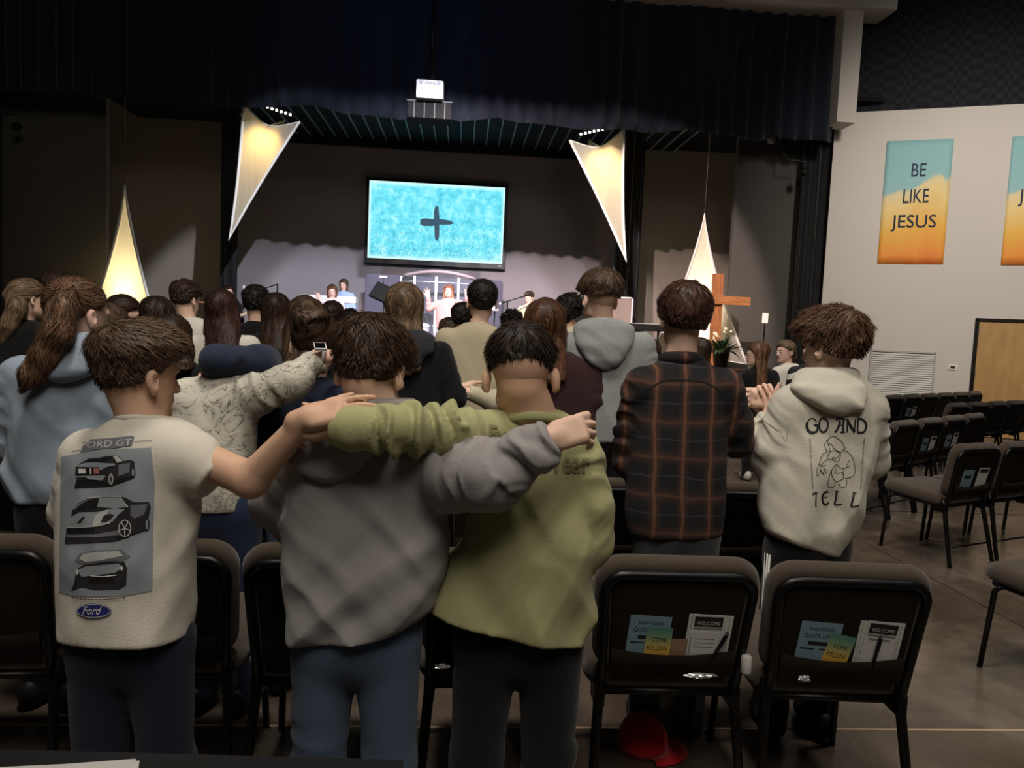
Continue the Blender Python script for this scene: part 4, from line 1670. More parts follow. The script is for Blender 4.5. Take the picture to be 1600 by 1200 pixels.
def surface(f, lo, hi, h):
    """surface nets over a sparse grid"""
    lo, hi = np.asarray(lo, float), np.asarray(hi, float)
    B = 4
    nb = np.maximum(2, np.ceil((hi-lo)/(h*B)).astype(int))
    cg = [lo[i]+h*B*np.arange(nb[i]+1) for i in range(3)]
    X, Y, Z = np.meshgrid(*cg, indexing='ij')
    Fcx = f(np.stack([X.ravel(), Y.ravel(), Z.ravel()], 1).astype(np.float32)).reshape(X.shape)
    near = np.abs(Fcx) < h*B*1.35+.010
    blk = np.zeros(nb, bool)
    smn = np.full(nb, 1e9)
    smx = np.full(nb, -1e9)
    for a in (0, 1):
        for b in (0, 1):
            for c in (0, 1):
                sl = (slice(a, a+nb[0]), slice(b, b+nb[1]), slice(c, c+nb[2]))
                blk |= near[sl]
                smn = np.minimum(smn, Fcx[sl])
                smx = np.maximum(smx, Fcx[sl])
    blk |= (smn < 0) & (smx > 0)
    n = nb*B+1
    G = np.empty(n, np.float32)
    rep = np.where(Fcx[:-1, :-1, :-1] < 0, -1., 1.).astype(np.float32)
    G[:-1, :-1, :-1] = rep.repeat(B, 0).repeat(B, 1).repeat(B, 2)
    G[-1], G[:, -1], G[:, :, -1] = 1, 1, 1
    M = np.zeros(n, bool)
    mb_ = blk.repeat(B, 0).repeat(B, 1).repeat(B, 2)
    M[:-1, :-1, :-1] |= mb_
    M[1:, :-1, :-1] |= mb_
    M[:-1, 1:, :-1] |= mb_
    M[:-1, :-1, 1:] |= mb_
    M[1:, 1:, :-1] |= mb_
    M[1:, :-1, 1:] |= mb_
    M[:-1, 1:, 1:] |= mb_
    M[1:, 1:, 1:] |= mb_
    I = np.argwhere(M)
    for s in range(0, len(I), 400000):
        J = I[s:s+400000]
        G[J[:, 0], J[:, 1], J[:, 2]] = f((lo+J*h).astype(np.float32))
    ins = G < 0
    cnt = np.zeros(n-1, np.int8)
    for a in (0, 1):
        for b in (0, 1):
            for c in (0, 1):
                cnt += ins[a:n[0]-1+a, b:n[1]-1+b, c:n[2]-1+c]
    cells = np.argwhere((cnt > 0) & (cnt < 8))
    idx = -np.ones(n-1, np.int32)
    idx[cells[:, 0], cells[:, 1], cells[:, 2]] = np.arange(len(cells))
    acc = np.zeros((len(cells), 3))
    num = np.zeros(len(cells))
    co = [(a, b, c) for a in (0, 1) for b in (0, 1) for c in (0, 1)]
    for p in co:
        for ax in range(3):
            if p[ax]:
                continue
            q = list(p)
            q[ax] = 1
            fa = G[cells[:, 0]+p[0], cells[:, 1]+p[1], cells[:, 2]+p[2]]
            fb = G[cells[:, 0]+q[0], cells[:, 1]+q[1], cells[:, 2]+q[2]]
            s = (fa < 0) != (fb < 0)
            t = np.where(s, fa/np.where(s, fa-fb, 1), 0)
            e = np.array(p, float)[None].repeat(len(cells), 0)
            e[:, ax] += t
            acc += e*s[:, None]
            num += s
    V = lo+(cells+acc/np.maximum(num, 1)[:, None])*h
    quads = []
    for ax in range(3):
        u, w = (ax+1) % 3, (ax+2) % 3
        sl0 = [slice(None)]*3
        sl1 = [slice(None)]*3
        sl0[ax], sl1[ax] = slice(0, n[ax]-1), slice(1, n[ax])
        E = np.argwhere(ins[tuple(sl0)] != ins[tuple(sl1)])
        E = E[(E[:, u] > 0) & (E[:, w] > 0) & (E[:, u] < n[u]-1) & (E[:, w] < n[w]-1)]
        if not len(E):
            continue
        fl = ins[E[:, 0], E[:, 1], E[:, 2]]
        ids = []
        for du, dv in ((-1, -1), (0, -1), (0, 0), (-1, 0)):
            c = E.copy()
            c[:, u] += du
            c[:, w] += dv
            ids.append(idx[c[:, 0], c[:, 1], c[:, 2]])
        Q = np.stack(ids, 1)
        Q = np.where(fl[:, None], Q, Q[:, ::-1])
        quads.append(Q)
    Q = np.concatenate(quads)
    Q = Q[(Q >= 0).all(1)]
    return V.astype(np.float32), Q


def relax(V, Q, it=1, lam=.5):
    for _ in range(it):
        S = np.zeros_like(V)
        c = np.zeros(len(V), np.float32)
        for a in range(4):
            i, j = Q[:, a], Q[:, (a+1) % 4]
            for k in range(3):
                S[:, k] += np.bincount(i, V[j, k], len(V)) + np.bincount(j, V[i, k], len(V))
            c += np.bincount(i, minlength=len(V)) + np.bincount(j, minlength=len(V))
        V = V*(1-lam)+lam*S/np.maximum(c, 1)[:, None]
    return V.astype(np.float32)


def grad(f, P, e=.002):
    d0 = f(P)
    g = np.empty_like(P)
    for k in range(3):
        o = np.zeros(3, np.float32)
        o[k] = e
        g[:, k] = (f(P+o)-d0)/e
    return d0, g/(np.linalg.norm(g, axis=1, keepdims=True)+1e-9)


# ------------------------------------------------------------------ materials of people
def skin(name, rgb):
    return mat(name, rgb, .55, var=.10, vscale=18, sss=.12, spec=.3, bump=.12, bscale=260)


SK1 = skin('skin_light', (222, 184, 162))
SK2 = skin('skin_tan', (212, 170, 142))
SK3 = skin('skin_rosy', (216, 174, 156))
SKS = skin('skin_stage', (224, 180, 164))


def hairmat(name, dark, light, rough=.5):
    m = bpy.data.materials.new(name)
    m.use_nodes = True
    nt = m.node_tree
    b = nt.nodes['Principled BSDF']
    at = nt.nodes.new('ShaderNodeAttribute')
    at.attribute_name = 'strand'
    tc = nt.nodes.new('ShaderNodeTexCoord')
    n = nt.nodes.new('ShaderNodeTexNoise')
    n.inputs['Scale'].default_value = 60
    nt.links.new(tc.outputs['Object'], n.inputs['Vector'])
    a = nt.nodes.new('ShaderNodeMath')
    a.operation = 'MULTIPLY_ADD'
    a.inputs[1].default_value = .5
    nt.links.new(n.outputs[0], a.inputs[0])
    nt.links.new(at.outputs['Fac'], a.inputs[2])
    c = ramp(nt, a.outputs[0], [(.15, dark), (1.15, light)])
    nt.links.new(c, b.inputs['Base Color'])
    b.inputs['Roughness'].default_value = rough
    b.inputs['Specular IOR Level'].default_value = .2
    return m


H_DARK = hairmat('dark_brown_hair', (26, 19, 14), (66, 48, 36))
H_BROWN = hairmat('brown_hair', (42, 32, 25), (96, 76, 60))
H_BLACK = hairmat('black_hair', (16, 13, 12), (44, 36, 32))
H_AUB = hairmat('auburn_hair', (50, 32, 22), (112, 76, 54))
H_LIGHT = hairmat('light_brown_hair', (70, 56, 42), (136, 112, 88))
H_RED = hairmat('dark_reddish_hair', (34, 22, 19), (74, 50, 42))
H_GING = hairmat('ginger_stage_hair', (98, 58, 42), (160, 108, 82))


def cloth(name, rgb, var=.06, vs=14, bump=.25, bs=300):
    return mat(name, rgb, .92, var=var, vscale=vs, bump=bump, bscale=bs, sheen=.12, spec=.2)


DENIM = cloth('blue_denim', (80, 96, 118), .18, 60, .4, 500)
DENIMD = cloth('dark_navy_denim', (30, 37, 54), .15, 60, .4, 500)
BLACKC = cloth('black_cotton', (17, 16, 17), .15, 10)
SHOE = mat('white_trainer', (190, 186, 178), .6, var=.05)


class Head:
    """head frame: origin at ear level, +y out of the face"""
    def __init__(s, c, yaw=0, pitch=0, roll=0, scale=1.0):
        s.c = np.asarray(c, dtype=np.float32)
        M = (Matrix.Rotation(R(-yaw), 3, 'Z') @ Matrix.Rotation(R(-pitch), 3, 'X') @ Matrix.Rotation(R(roll), 3, 'Y'))
        s.R = np.array(M, dtype=np.float32)
        s.s = scale

    def loc(s, P):
        return ((P-s.c) @ s.R)/s.s

    def out(s, q):
        return s.c+s.R @ (np.asarray(q, dtype=np.float32)*s.s)

    def sdf(s, P, ears=1.0, detail=True):
        Q = s.loc(P)
        d = ellip(Q, (0, -.012, .035), (.074, .097, .086))
        d = smin(d, ellip(Q, (0, .03, -.025), (.060, .068, .080)), .03)
        e, _ = seg(Q, (-.046, .015, -.055), (-.012, .078, -.088), .02, .018)
        d = smin(d, e, .025)
        e, _ = seg(Q, (.046, .015, -.055), (.012, .078, -.088), .02, .018)
        d = smin(d, e, .025)
        if detail:
            e, _ = seg(Q, (0, .094, .012), (0, .112, -.026), .008, .0125)
            d = smin(d, e, .014)
            e, _ = seg(Q, (-.03, .088, .026), (.03, .088, .026), .01, .01)
            d = smin(d, e, .02)
            e, _ = seg(Q, (-.016, .092, -.054), (.016, .092, -.054), .008, .008)
            d = smin(d, e, .012)
            for sx in (-1, 1):
                d = smax(d, -ellip(Q, (sx*.031, .104, .006), (.019, .017, .012)), .012)
        if ears:
            for sx in (-1, 1):
                A = np.array(Matrix.Rotation(R(sx*(-28)), 3, 'Z') @ Matrix.Rotation(R(12), 3, 'X'), dtype=np.float32)
                c = np.array([sx*(.078+.008*ears), -.006, -.004], dtype=np.float32)
                e = ellip(Q, c, (.0085+.003*ears, .019, .032), A)
                e = smax(e, -ellip(Q, c+np.array([sx*.008, .006, .002]), (.008, .010, .018), A), .006)
                e = smin(e, ellip(Q, c+np.array([-sx*.004, .006, -.027]), (.007, .009, .010)), .008)
                d = smin(d, e, .008)
        return d*s.s

    def cap(s, P, top=.022, side=.006, line=None, quiff=0.0, extra=None, noise=.004, seed=1, nf=40, open_face=True):
        """scalp hair volume"""
        Q = s.loc(P)
        x, y, z = Q[:, 0], Q[:, 1], Q[:, 2]
        ln = line or ((-.12, -.062), (-.06, -.05), (-.02, -.022), (.0, .026), (.022, .010), (.04, .045), (.075, .068), (.11, .082))
        zl = np.interp(y, [a for a, _ in ln], [b for _, b in ln]).astype(np.float32)
        t = np.clip((z-.01)/.085, 0, 1)
        th = side+(top-side)*t*t*(3-2*t)
        if quiff:
            th = th+quiff*np.clip((y-.0)/.09, 0, 1)*np.clip((z-.05)/.05, 0, 1)
        th = th+noise*vnoise(Q, nf, seed)+noise*.6*vnoise(Q, nf*2.2, seed+2)
        d = ellip(Q, (0, -.012, .035), (.076, .099, .088))-th
        d = smax(d, (zl-z)*.8, .008)
        if extra:
            for c, r, k in extra:
                d = smin(d, ellip(Q, c, r), k)
        return d*s.s


def handf(w, X, Z, side=1, s=1.0, curl=(15, 20, 15), spread=4.0, thumb=(.75, .62, -.25), thumbcurl=20):
    X = np.asarray(X, float)/np.linalg.norm(X)
    Z = np.asarray(Z, float)
    Z = Z-X*(Z @ X)
    Z /= np.linalg.norm(Z)
    Y = np.cross(Z, X)*side
    A = np.stack([X, Y, Z], 1).astype(np.float32)
    w = np.asarray(w, dtype=np.float32)
    fingers = []
    curls = curl if isinstance(curl[0], (tuple, list)) else [curl]*4
    for i in range(4):
        p = np.array([.086-.004*abs(i-1)**1.5, .031-.0205*i, .0])
        ln = (.041, .026, .021)
        k = (.95, 1.06, .98, .78)[i]
        a, sp = 0.0, R(spread*(1.2-i))
        pts = [p.copy()]
        for j in range(3):
            a += R(curls[i][j])
            d = np.array([math.cos(a)*math.cos(sp), math.sin(sp)*math.cos(a*.5), -math.sin(a)])
            p = p+d*ln[j]*k
            pts.append(p.copy())
        fingers.append((pts, [.0098, .0088, .0080, .0068]))
    t0 = np.array([.018, .026, -.006])
    td = np.array(thumb, float)
    td /= np.linalg.norm(td)
    t1 = t0+td*.042
    td2 = td*math.cos(R(thumbcurl))+np.array([1, -.2, -.1])*math.sin(R(thumbcurl))
    td2 /= np.linalg.norm(td2)
    t2 = t1+td2*.032
    t3 = t2+td2*.024

    def f(P):
        Q = ((P-w) @ A)/s
        qx = np.maximum(np.abs(Q-np.array([.048, -.001, 0], np.float32))-np.array([.032, .027, .004], np.float32), 0)
        d = np.sqrt((qx**2).sum(1))-.0125
        e, _ = seg(Q, (-.03, 0, 0), (.02, 0, 0), .024, .022)
        d = smin(d, e, .02)
        fd = None
        for pts, rr in fingers:
            e = chain(Q, pts, rr, .004)
            fd = e if fd is None else smin(fd, e, .002)
        d = smin(d, fd, .007)
        e = chain(Q, [t0, t1, t2, t3], [.0155, .0115, .010, .0078], .006)
        d = smin(d, e, .012)
        return d*s
    return f


def ribbons(name, f, V, n, flow, length, width, mats, parent, lift=.006, segs=4, seed=0, jitter=.18, free=2.0, sink=.002, curl=0.0):
    """hair locks: thin tapering strips that follow the flow over the hair volume"""
    rg = np.random.default_rng(seed)
    i = rg.integers(0, len(V), n)
    P = V[i].astype(np.float32)+rg.normal(0, .002, (n, 3)).astype(np.float32)
    L = length(P)*rg.uniform(.65, 1.2, n)
    L = L.astype(np.float32)
    W = (width*rg.uniform(.6, 1.4, n)).astype(np.float32)
    J = rg.normal(0, jitter, (n, 3)).astype(np.float32)
    lf = (lift*rg.uniform(.2, 1.3, n)).astype(np.float32)
    ph = rg.uniform(0, 6.28, n).astype(np.float32)
    d0, g = grad(f, P)
    P = P+g*(-sink-d0)[:, None]
    pts, sides = [], []
    v = None
    for k in range(segs+1):
        d0, g = grad(f, P)
        fl = flow(P)
        fl = fl/(np.linalg.norm(fl, axis=1, keepdims=True)+1e-9)
        fl = fl+J
        if k/segs <= free:
            fl = fl-g*(fl*g).sum(1, keepdims=True)
        fl = fl/(np.linalg.norm(fl, axis=1, keepdims=True)+1e-9)
        v = fl if v is None else v*.45+fl*.55
        v = v/(np.linalg.norm(v, axis=1, keepdims=True)+1e-9)
        sd = np.cross(v, g)
        sd = sd/(np.linalg.norm(sd, axis=1, keepdims=True)+1e-9)
        if curl:
            P_ = P+sd*(curl*np.sin(ph+k*1.3))[:, None]
        else:
            P_ = P
        pts.append(P_.copy())
        sides.append(sd)
        P = P+v*(L/segs)[:, None]
        if k/segs < free:
            d1, g1 = grad(f, P)
            tgt = -sink+(lf+sink)*((k+1)/segs)
            P = P+g1*np.clip(tgt-d1, -.02, .02)[:, None]
    VV, FF = [], []
    m = segs+1
    A = np.empty((n, m, 2, 3), np.float32)
    for k in range(m):
        t = k/segs
        w = W*(1-t**1.6)*.5+.0003
        A[:, k, 0] = pts[k]-sides[k]*w[:, None]
        A[:, k, 1] = pts[k]+sides[k]*w[:, None]
    base = (np.arange(n)*m*2)[:, None]
    Fq = []
    for k in range(segs):
        o = k*2
        Fq.append(np.concatenate([base+o, base+o+1, base+o+3, base+o+2], 1))
    Fq = np.concatenate(Fq)
    o = mesh_from(name, A.reshape(-1, 3), Fq, mats, parent, smooth=True)
    at = o.data.attributes.new('strand', 'FLOAT', 'POINT')
    at.data.foreach_set('value', np.repeat(rg.uniform(0, 1, n), m*2).astype(np.float32))
    return o


def fade_mat(name, skin_rgb, hair_rgb):
    m = bpy.data.materials.new(name)
    m.use_nodes = True
    nt = m.node_tree
    b = nt.nodes['Principled BSDF']
    at = nt.nodes.new('ShaderNodeAttribute')
    at.attribute_name = 'density'
    tc = nt.nodes.new('ShaderNodeTexCoord')
    n = nt.nodes.new('ShaderNodeTexNoise')
    n.inputs['Scale'].default_value = 260
    nt.links.new(tc.outputs['Object'], n.inputs['Vector'])
    a = nt.nodes.new('ShaderNodeMath')
    a.operation = 'MULTIPLY_ADD'
    a.inputs[1].default_value = .5
    nt.links.new(n.outputs[0], a.inputs[0])
    nt.links.new(at.outputs['Fac'], a.inputs[2])
    c = ramp(nt, a.outputs[0], [(.22, skin_rgb), (1.0, hair_rgb)])
    nt.links.new(c, b.inputs['Base Color'])
    b.inputs['Roughness'].default_value = .6
    return m


def add_fade(person, H, m, zlo, zhi, h=.005):
    f = lambda P: H.cap(P, top=.0016, side=.0012, noise=.0003, line=((-.12, zlo), (-.06, zlo+.004), (-.02, zlo+.03), (.0, .026), (.022, .012), (.04, .045), (.075, .07), (.11, .085)))
    o, V, Q = person.mesh('hair_fade', f, H.c-.16, H.c+.16, m, h)
    z = H.loc(V)
    base = np.interp(z[:, 1], (-.12, -.06, -.02, .0), (zlo, zlo+.004, zlo+.03, .03))
    t = np.clip((z[:, 2]-base-.006)/(zhi-zlo), 0, 1)
    at = o.data.attributes.new('density', 'FLOAT', 'POINT')
    at.data.foreach_set('value', (t*t*(3-2*t)).astype(np.float32))
    return o


class Person:
    def __init__(s, x, y, D, label, group, res=.012, extra=None):
        p = px(x, y, D)
        s.o = np.array([p[0], p[1], SZ if extra == 'stage' else 0.0])
        s.D = D
        s.res = res
        s.root = empty('person', s.o, label=label, cat='person', group=group)

    def p(s, x, y, dD=0.0):
        return (px(x, y, s.D+dD)-s.o).astype(np.float32)

    def rows(s, rows):
        out = []
        for r in rows:
            y, xl, xr, wy = r[:4]
            dD = r[4] if len(r) > 4 else 0.0
            c = s.p((xl+xr)/2, y, dD)
            out.append((c @ up, c @ rt, c @ fw, (xr-xl)/2*(s.D+dD)/F_PX, wy))
        return out

    def mesh(s, name, f, lo, hi, m, h=None, rl=1, label=None):
        V, Q = surface(f, lo, hi, h or s.res)
        if rl:
            V = relax(V, Q, rl, .5)
        o = mesh_from(name, V, Q, m, s.root, smooth=True)
        s.last = (V, Q)
        if label:
            o['label'] = label
        return o, V, Q

    def bx(s, x0, y0, x1, y1, d0=-.3, d1=.3, pad=.02):
        A_ = np.array([s.p(x, y, d) for x in (x0, x1) for y in (y0, y1) for d in (d0, d1)])
        return A_.min(0)-pad, A_.max(0)+pad

    def box_of(s, pts, pad):
        A = np.array(pts)
        return A.min(0)-pad, A.max(0)+pad

    def trousers(s, hipL, hipR, m, r=.085, ank=.055, spread=.02, wy=.10, zhip=None, h=None, name='trousers', zb=.03):
        """two tapering legs down to the floor; hips given as local points"""
        hipL, hipR = np.array(hipL, float), np.array(hipR, float)
        legs = []
        for hp, sg in ((hipL, -1), (hipR, 1)):
            kn = np.array([hp[0]+sg*spread*.6, hp[1]+.02, hp[2]*.53])
            an = np.array([hp[0]+sg*spread, hp[1]-.01, zb])
            legs.append(make_sleeve([hp, kn, an], [r, r*.80, ank], amp=.005, lam=.12, seed=int(abs(hp[0]*100)) % 17, nscale=7))
        c = (hipL+hipR)/2
        wx = abs(hipR[0]-hipL[0])/2+r*.95

        def pel(P):
            return ellip(P, c+np.array([0, 0, .03]), (wx, wy, .14))
        f = union(legs+[pel], .03)
        lo = np.array([min(hipL[0], hipR[0])-r-.06-spread, min(hipL[1], hipR[1])-.16, 0])
        hi = np.array([max(hipL[0], hipR[0])+r+.06+spread, max(hipL[1], hipR[1])+.16, max(hipL[2], hipR[2])+.2])
        return s.mesh(name, f, lo, hi, m, h or max(.015, s.res*1.6))

    def shoes(s, hipL, hipR, m=None, spread=.02):
        for hp, sg in ((hipL, -1), (hipR, 1)):
            c = np.array([hp[0]+sg*spread, hp[1]-.01, 0])

            def f(P, c=c):
                d = ellip(P, c+np.array([0, .06, .035]), (.047, .13, .048))
                d = smin(d, ellip(P, c+np.array([0, -.02, .06]), (.042, .06, .06)), .03)
                return smax(d, -P[:, 2]+.002, .004)
            s.mesh('shoe', f, c+np.array([-.08, -.12, -.02]), c+np.array([.08, .24, .16]), m or SHOE, .02)

    def collar(s, c, rx, ry, r, m, tilt=-14, name='collar'):
        pts = []
        M = Matrix.Rotation(R(tilt), 3, 'X')
        for k in range(25):
            a = 2*math.pi*k/24
            pts.append(np.array(c)+np.array(M @ Vector((rx*math.cos(a), ry*math.sin(a), 0))))
        return MB().tube(pts, r, 8, cap=False, ell=1.5).build(name, m, s.root, smooth=True)

    def face(s, H, lips=(150, 90, 84), brow=None):
        """eyes, brows and mouth"""
        for sx in (-1, 1):
            V, F_ = [], []
            c = H.out((sx*.031, .088, .006))
            mbx = MB()
            mbx.lathe([(.0005, -.0125), (.006, -.010), (.0105, -.004), (.0105, .004), (.006, .010), (.0005, .0125)], c=(0, 0, 0), n=12)
            P = [H.out(np.array([sx*.031, .0885, .006])+np.array(v)*np.array([1.2, 1, .8])) for v in mbx.V]
            o = mesh_from('eye', P, mbx.F, mat('eye_white', (220, 214, 206), .2, var=.02), s.root, smooth=True)
            P = [H.out(np.array([sx*.031, .0965, .006])+np.array(v)*np.array([.55, .5, .5])) for v in mbx.V]
            mesh_from('iris', P, mbx.F, mat('dark_iris', (30, 22, 18), .2, var=.05), o, smooth=True)
            t = MB().tube([H.out((sx*.014, .099, .026)), H.out((sx*.032, .098, .031)), H.out((sx*.050, .086, .027))], [.003*H.s, .0035*H.s, .0015*H.s], 6)
            t.build('eyebrow', brow or mat('brown_brow', (60, 40, 30), .8, var=.1), s.root, smooth=True)
        t = MB().tube([H.out((-.024, .094, -.053)), H.out((-.008, .1015, -.0515)), H.out((.008, .1015, -.0515)), H.out((.024, .094, -.053))], [.002*H.s, .0055*H.s, .0055*H.s, .002*H.s], 6)
        t.build('lips', mat('lips', lips, .5, var=.05), s.root, smooth=True)

    # --- hair styles -------------------------------------------------
    def short_hair(s, H, m, n=1800, top=.022, side=.006, length=.032, width=.004, lift=.006, crown=(0, -.06, .12), fwd=.25, h=None, seed=1, flow=None, line=None,
                   quiff=0., noise=.004, extra=None, jitter=.22, free=.75):
        f = lambda P: H.cap(P, top=top, side=side, line=line, quiff=quiff, noise=noise, seed=seed, extra=extra)
        r = .17*H.s
        o, V, Q = s.mesh('hair', f, H.c-r, H.c+r, m, h or max(.004, s.res*.6), rl=1)
        cw = H.out(crown)
        fy = H.R @ np.array([0, 1, 0], np.float32)
        dn = H.R @ np.array([0, 0, -1], np.float32)

        def fl(P):
            d = P-cw
            d = d/(np.linalg.norm(d, axis=1, keepdims=True)+1e-6)
            return d+fy*fwd+dn*.25
        if n:
            Q_ = H.loc(V)
            ok = Q_[:, 2] > np.interp(Q_[:, 1], (-.12, -.02, .0, .1), (-.045, -.0, .03, .07))
            ribbons('hair_locks', f, V[ok], n, flow or fl, lambda P: length*H.s*np.clip(.35+8*H.loc(P)[:, 2], .3, 1.15), width, m, o, lift=lift, seed=seed, jitter=jitter, free=free)
        return o

    def long_hair(s, H, m, tail, n=1500, top=.02, length=.11, width=.006, seed=1, h=None, wave=0., part=0.0, lift=.006, line=None, flowdir=(0, -.25, -1.0), amp=.006, cap_side=.014, curl=0.0, k=.03):
        """scalp volume joined to a falling body of hair; tail = list of (point, radius) or sdf"""
        ln = line or ((-.12, -.11), (-.03, -.10), (.0, -.07), (.02, -.02), (.045, .035), (.075, .066), (.11, .085))
        tf = tail
        fold = lambda P: vnoise(P @ np.array([[1, 0, 0], [0, 1, 0], [0, 0, 1]], np.float32), (34, 34, 5), seed)

        def f(P):
            d = H.cap(P, top=top, side=cap_side, line=ln, noise=.002, seed=seed)
            d = smin(d, tf(P), k)
            return d-amp*fold(P)
        lo, hi = s.hb
        o, V, Q = s.mesh('hair', f, lo, hi, m, h or max(.005, s.res*.7), rl=1)
        ax = H.R @ np.array([1, 0, 0], np.float32)
        fd = np.array(flowdir, np.float32)

        def fl(P):
            q = H.loc(P)
            side = np.sign(q[:, 0]-part)*np.clip((q[:, 2]-.03)/.08, 0, 1)*1.2
            v = fd[None]+ax[None]*side[:, None]
            if wave:
                v = v+ax[None]*(wave*np.sin(P[:, 2]*38+8*P[:, 0]))[:, None]
            return v
        if n:
            ribbons('hair_locks', f, V, n, fl, lambda P: np.full(len(P), length), width, m, o, lift=lift, seed=seed, segs=7, jitter=.07, curl=curl, free=.9)
        return o


# ------------------------------------------------------------------ flat print on garments (traced onto the real surface)
def ribbon_poly(pts, w):
    pts = [np.array(p, float) for p in pts]
    quads = []
    ws = w if isinstance(w, (list, tuple)) else [w]*len(pts)
    L_, R_ = [], []
    for i, p in enumerate(pts):
        t = pts[min(i+1, len(pts)-1)]-pts[max(0, i-1)]
        t /= np.linalg.norm(t)+1e-9
        nrm = np.array([-t[1], t[0]])
        L_.append(p+nrm*ws[i]/2)
        R_.append(p-nrm*ws[i]/2)
    for i in range(len(pts)-1):
        quads.append([L_[i], L_[i+1], R_[i+1], R_[i]])
    return quads


def catmull(pts, n=5, closed=False):
    pts = [np.array(p, float) for p in pts]
    N = len(pts)
    out = []
    rng_ = range(N if closed else N-1)
    for i in rng_:
        g = lambda k: pts[k % N] if closed else pts[min(max(k, 0), N-1)]
        p0, p1, p2, p3 = g(i-1), g(i), g(i+1), g(i+2)
        for k in range(n):
            t = k/n
            out.append(.5*((2*p1)+(-p0+p2)*t+(2*p0-5*p1+4*p2-p3)*t*t+(-p0+3*p1-3*p2+p3)*t**3))
    if not closed:
        out.append(pts[-1])
    return out


def prints(name, person, VQ, layers, parent=None, step=5.0, lift0=.0012, dl=.0004):
    """layers: list of (polygons_px, material). Each polygon is laid on the garment seen at those pixels."""
    V, Q = VQ
    bvh = BVHTree.FromPolygons([tuple(v) for v in V.tolist()], [tuple(q) for q in Q.tolist()])
    o0 = Vector((CAM-person.o).tolist())
    mats, allV, allF, mi = [], [], [], []
    for li, (polys, m) in enumerate(layers):
        mats.append(m)
        bm = bmesh.new()
        for poly in polys:
            vs = [bm.verts.new((float(a[0]), float(a[1]), 0)) for a in poly]
            try:
                bm.faces.new(vs)
            except ValueError:
                pass
        bmesh.ops.triangulate(bm, faces=bm.faces[:])
        for _ in range(7):
            le = [e for e in bm.edges if e.calc_length() > step]
            if not le:
                break
            bmesh.ops.subdivide_edges(bm, edges=le, cuts=1)
            bmesh.ops.triangulate(bm, faces=[f_ for f_ in bm.faces if len(f_.verts) > 3])
        bm.verts.index_update()
        idx = {}
        for v in bm.verts:
            d = Vector(ray(v.co.x, v.co.y).tolist()).normalized()
            h = bvh.ray_cast(o0, d)
            if h[0] is not None:
                nn = h[1]
                if nn.dot(d) > 0:
                    nn = -nn
                pt = h[0]+nn*(lift0+dl*li)-d*.0006
                idx[v.index] = len(allV)
                allV.append(pt[:])
        for f_ in bm.faces:
            ii = [v.index for v in f_.verts]
            if all(k in idx for k in ii):
                P3 = [Vector(allV[idx[k]]) for k in ii]
                if max((P3[0]-P3[1]).length, (P3[1]-P3[2]).length, (P3[2]-P3[0]).length) > .05:
                    continue
                allF.append(tuple(idx[k] for k in ii))
                mi.append(li)
        bm.free()
    o = mesh_from(name, allV, allF, mats, parent or person.root, smooth=True, mi=mi)
    return o


def text_px(txt, x0, y0, x1, y1, shear=0.0, dy=0.0, arch=0.0, bold=0.0):
    """text laid in the pixel box; dy tilts the baseline"""
    tv, tf = text_poly(txt, shear, bold)
    P = [(x0+(x1-x0)*u, y1+(y0-y1)*v+dy*u+arch*4*u*(1-u)) for u, v in tv]
    return [[P[i] for i in f] for f in tf]
# ------------------------------------------------------------------ the three boys
def below(person, a, b):
    """half-space below a line drawn through two pixels (for slanted hems)"""
    pa, pb = person.p(*a), person.p(*b)
    d = pb-pa
    n_ = np.cross(d, fw)
    n_ = n_/np.linalg.norm(n_)
    if n_ @ up > 0:
        n_ = -n_
    n_ = n_.astype(np.float32)
    return lambda P: (P-pa) @ n_


def with_cut(f, c, k=.006):
    return lambda P: smax(f(P), c(P), k)


def limb(pts, rad, k=.02):
    return lambda P: chain(P, pts, rad, k)


Z1 = lambda x, y: (90+x/6.6667, 660+y/6.6667)
Z2 = lambda x, y: (90+x/6.6667, 820+y/6.6667)


def zp(fn, pts):
    return [fn(*p_) for p_ in pts]


def ell_px(cx, cy, rx, ry, n=24):
    return [(cx+rx*math.cos(2*math.pi*k/n), cy+ry*math.sin(2*math.pi*k/n)) for k in range(n)]


# ---- boy in the car-print t-shirt
G_BOYS = 'boys standing arm in arm'
A = Person(205, 800, 1.76, 'boy in cream t-shirt with car print, arm stretched over the grey hoodie boy', G_BOYS, .007)
HA = Head(A.p(214, 590), yaw=38, pitch=5, scale=.92)
sh = A.p(280, 702)
el = A.p(392, 750, -.05)
wr = A.p(480, 653, -.115)
hd = handf(wr, rt*1.0+up*.20-fw*.06, -fw*.8+up*.75, 1, .93, curl=((2, 12, 8), (6, 16, 10), (10, 20, 12), (14, 24, 14)), spread=3)
lel, lwr = A.p(118, 845, .05), A.p(125, 905, .2)
bodyf = union([lambda P: HA.sdf(P, 1.1), limb([HA.out((0, -.02, -.03)), A.p(222, 655, .0), A.p(215, 700, .0)], [.050, .050, .06]),
               make_loft(A.rows([(660, 190, 262, .06), (700, 150, 285, .07), (850, 130, 275, .07)])),
               limb([sh, el, wr], [.045, .040, .026], .02), hd, limb([A.p(140, 710, .01), lel, lwr], [.045, .036, .026])], .015)
A.mesh('body', bodyf, *A.bx(95, 910, 612, 500, -.2, .25), SK2, .0055, rl=1)
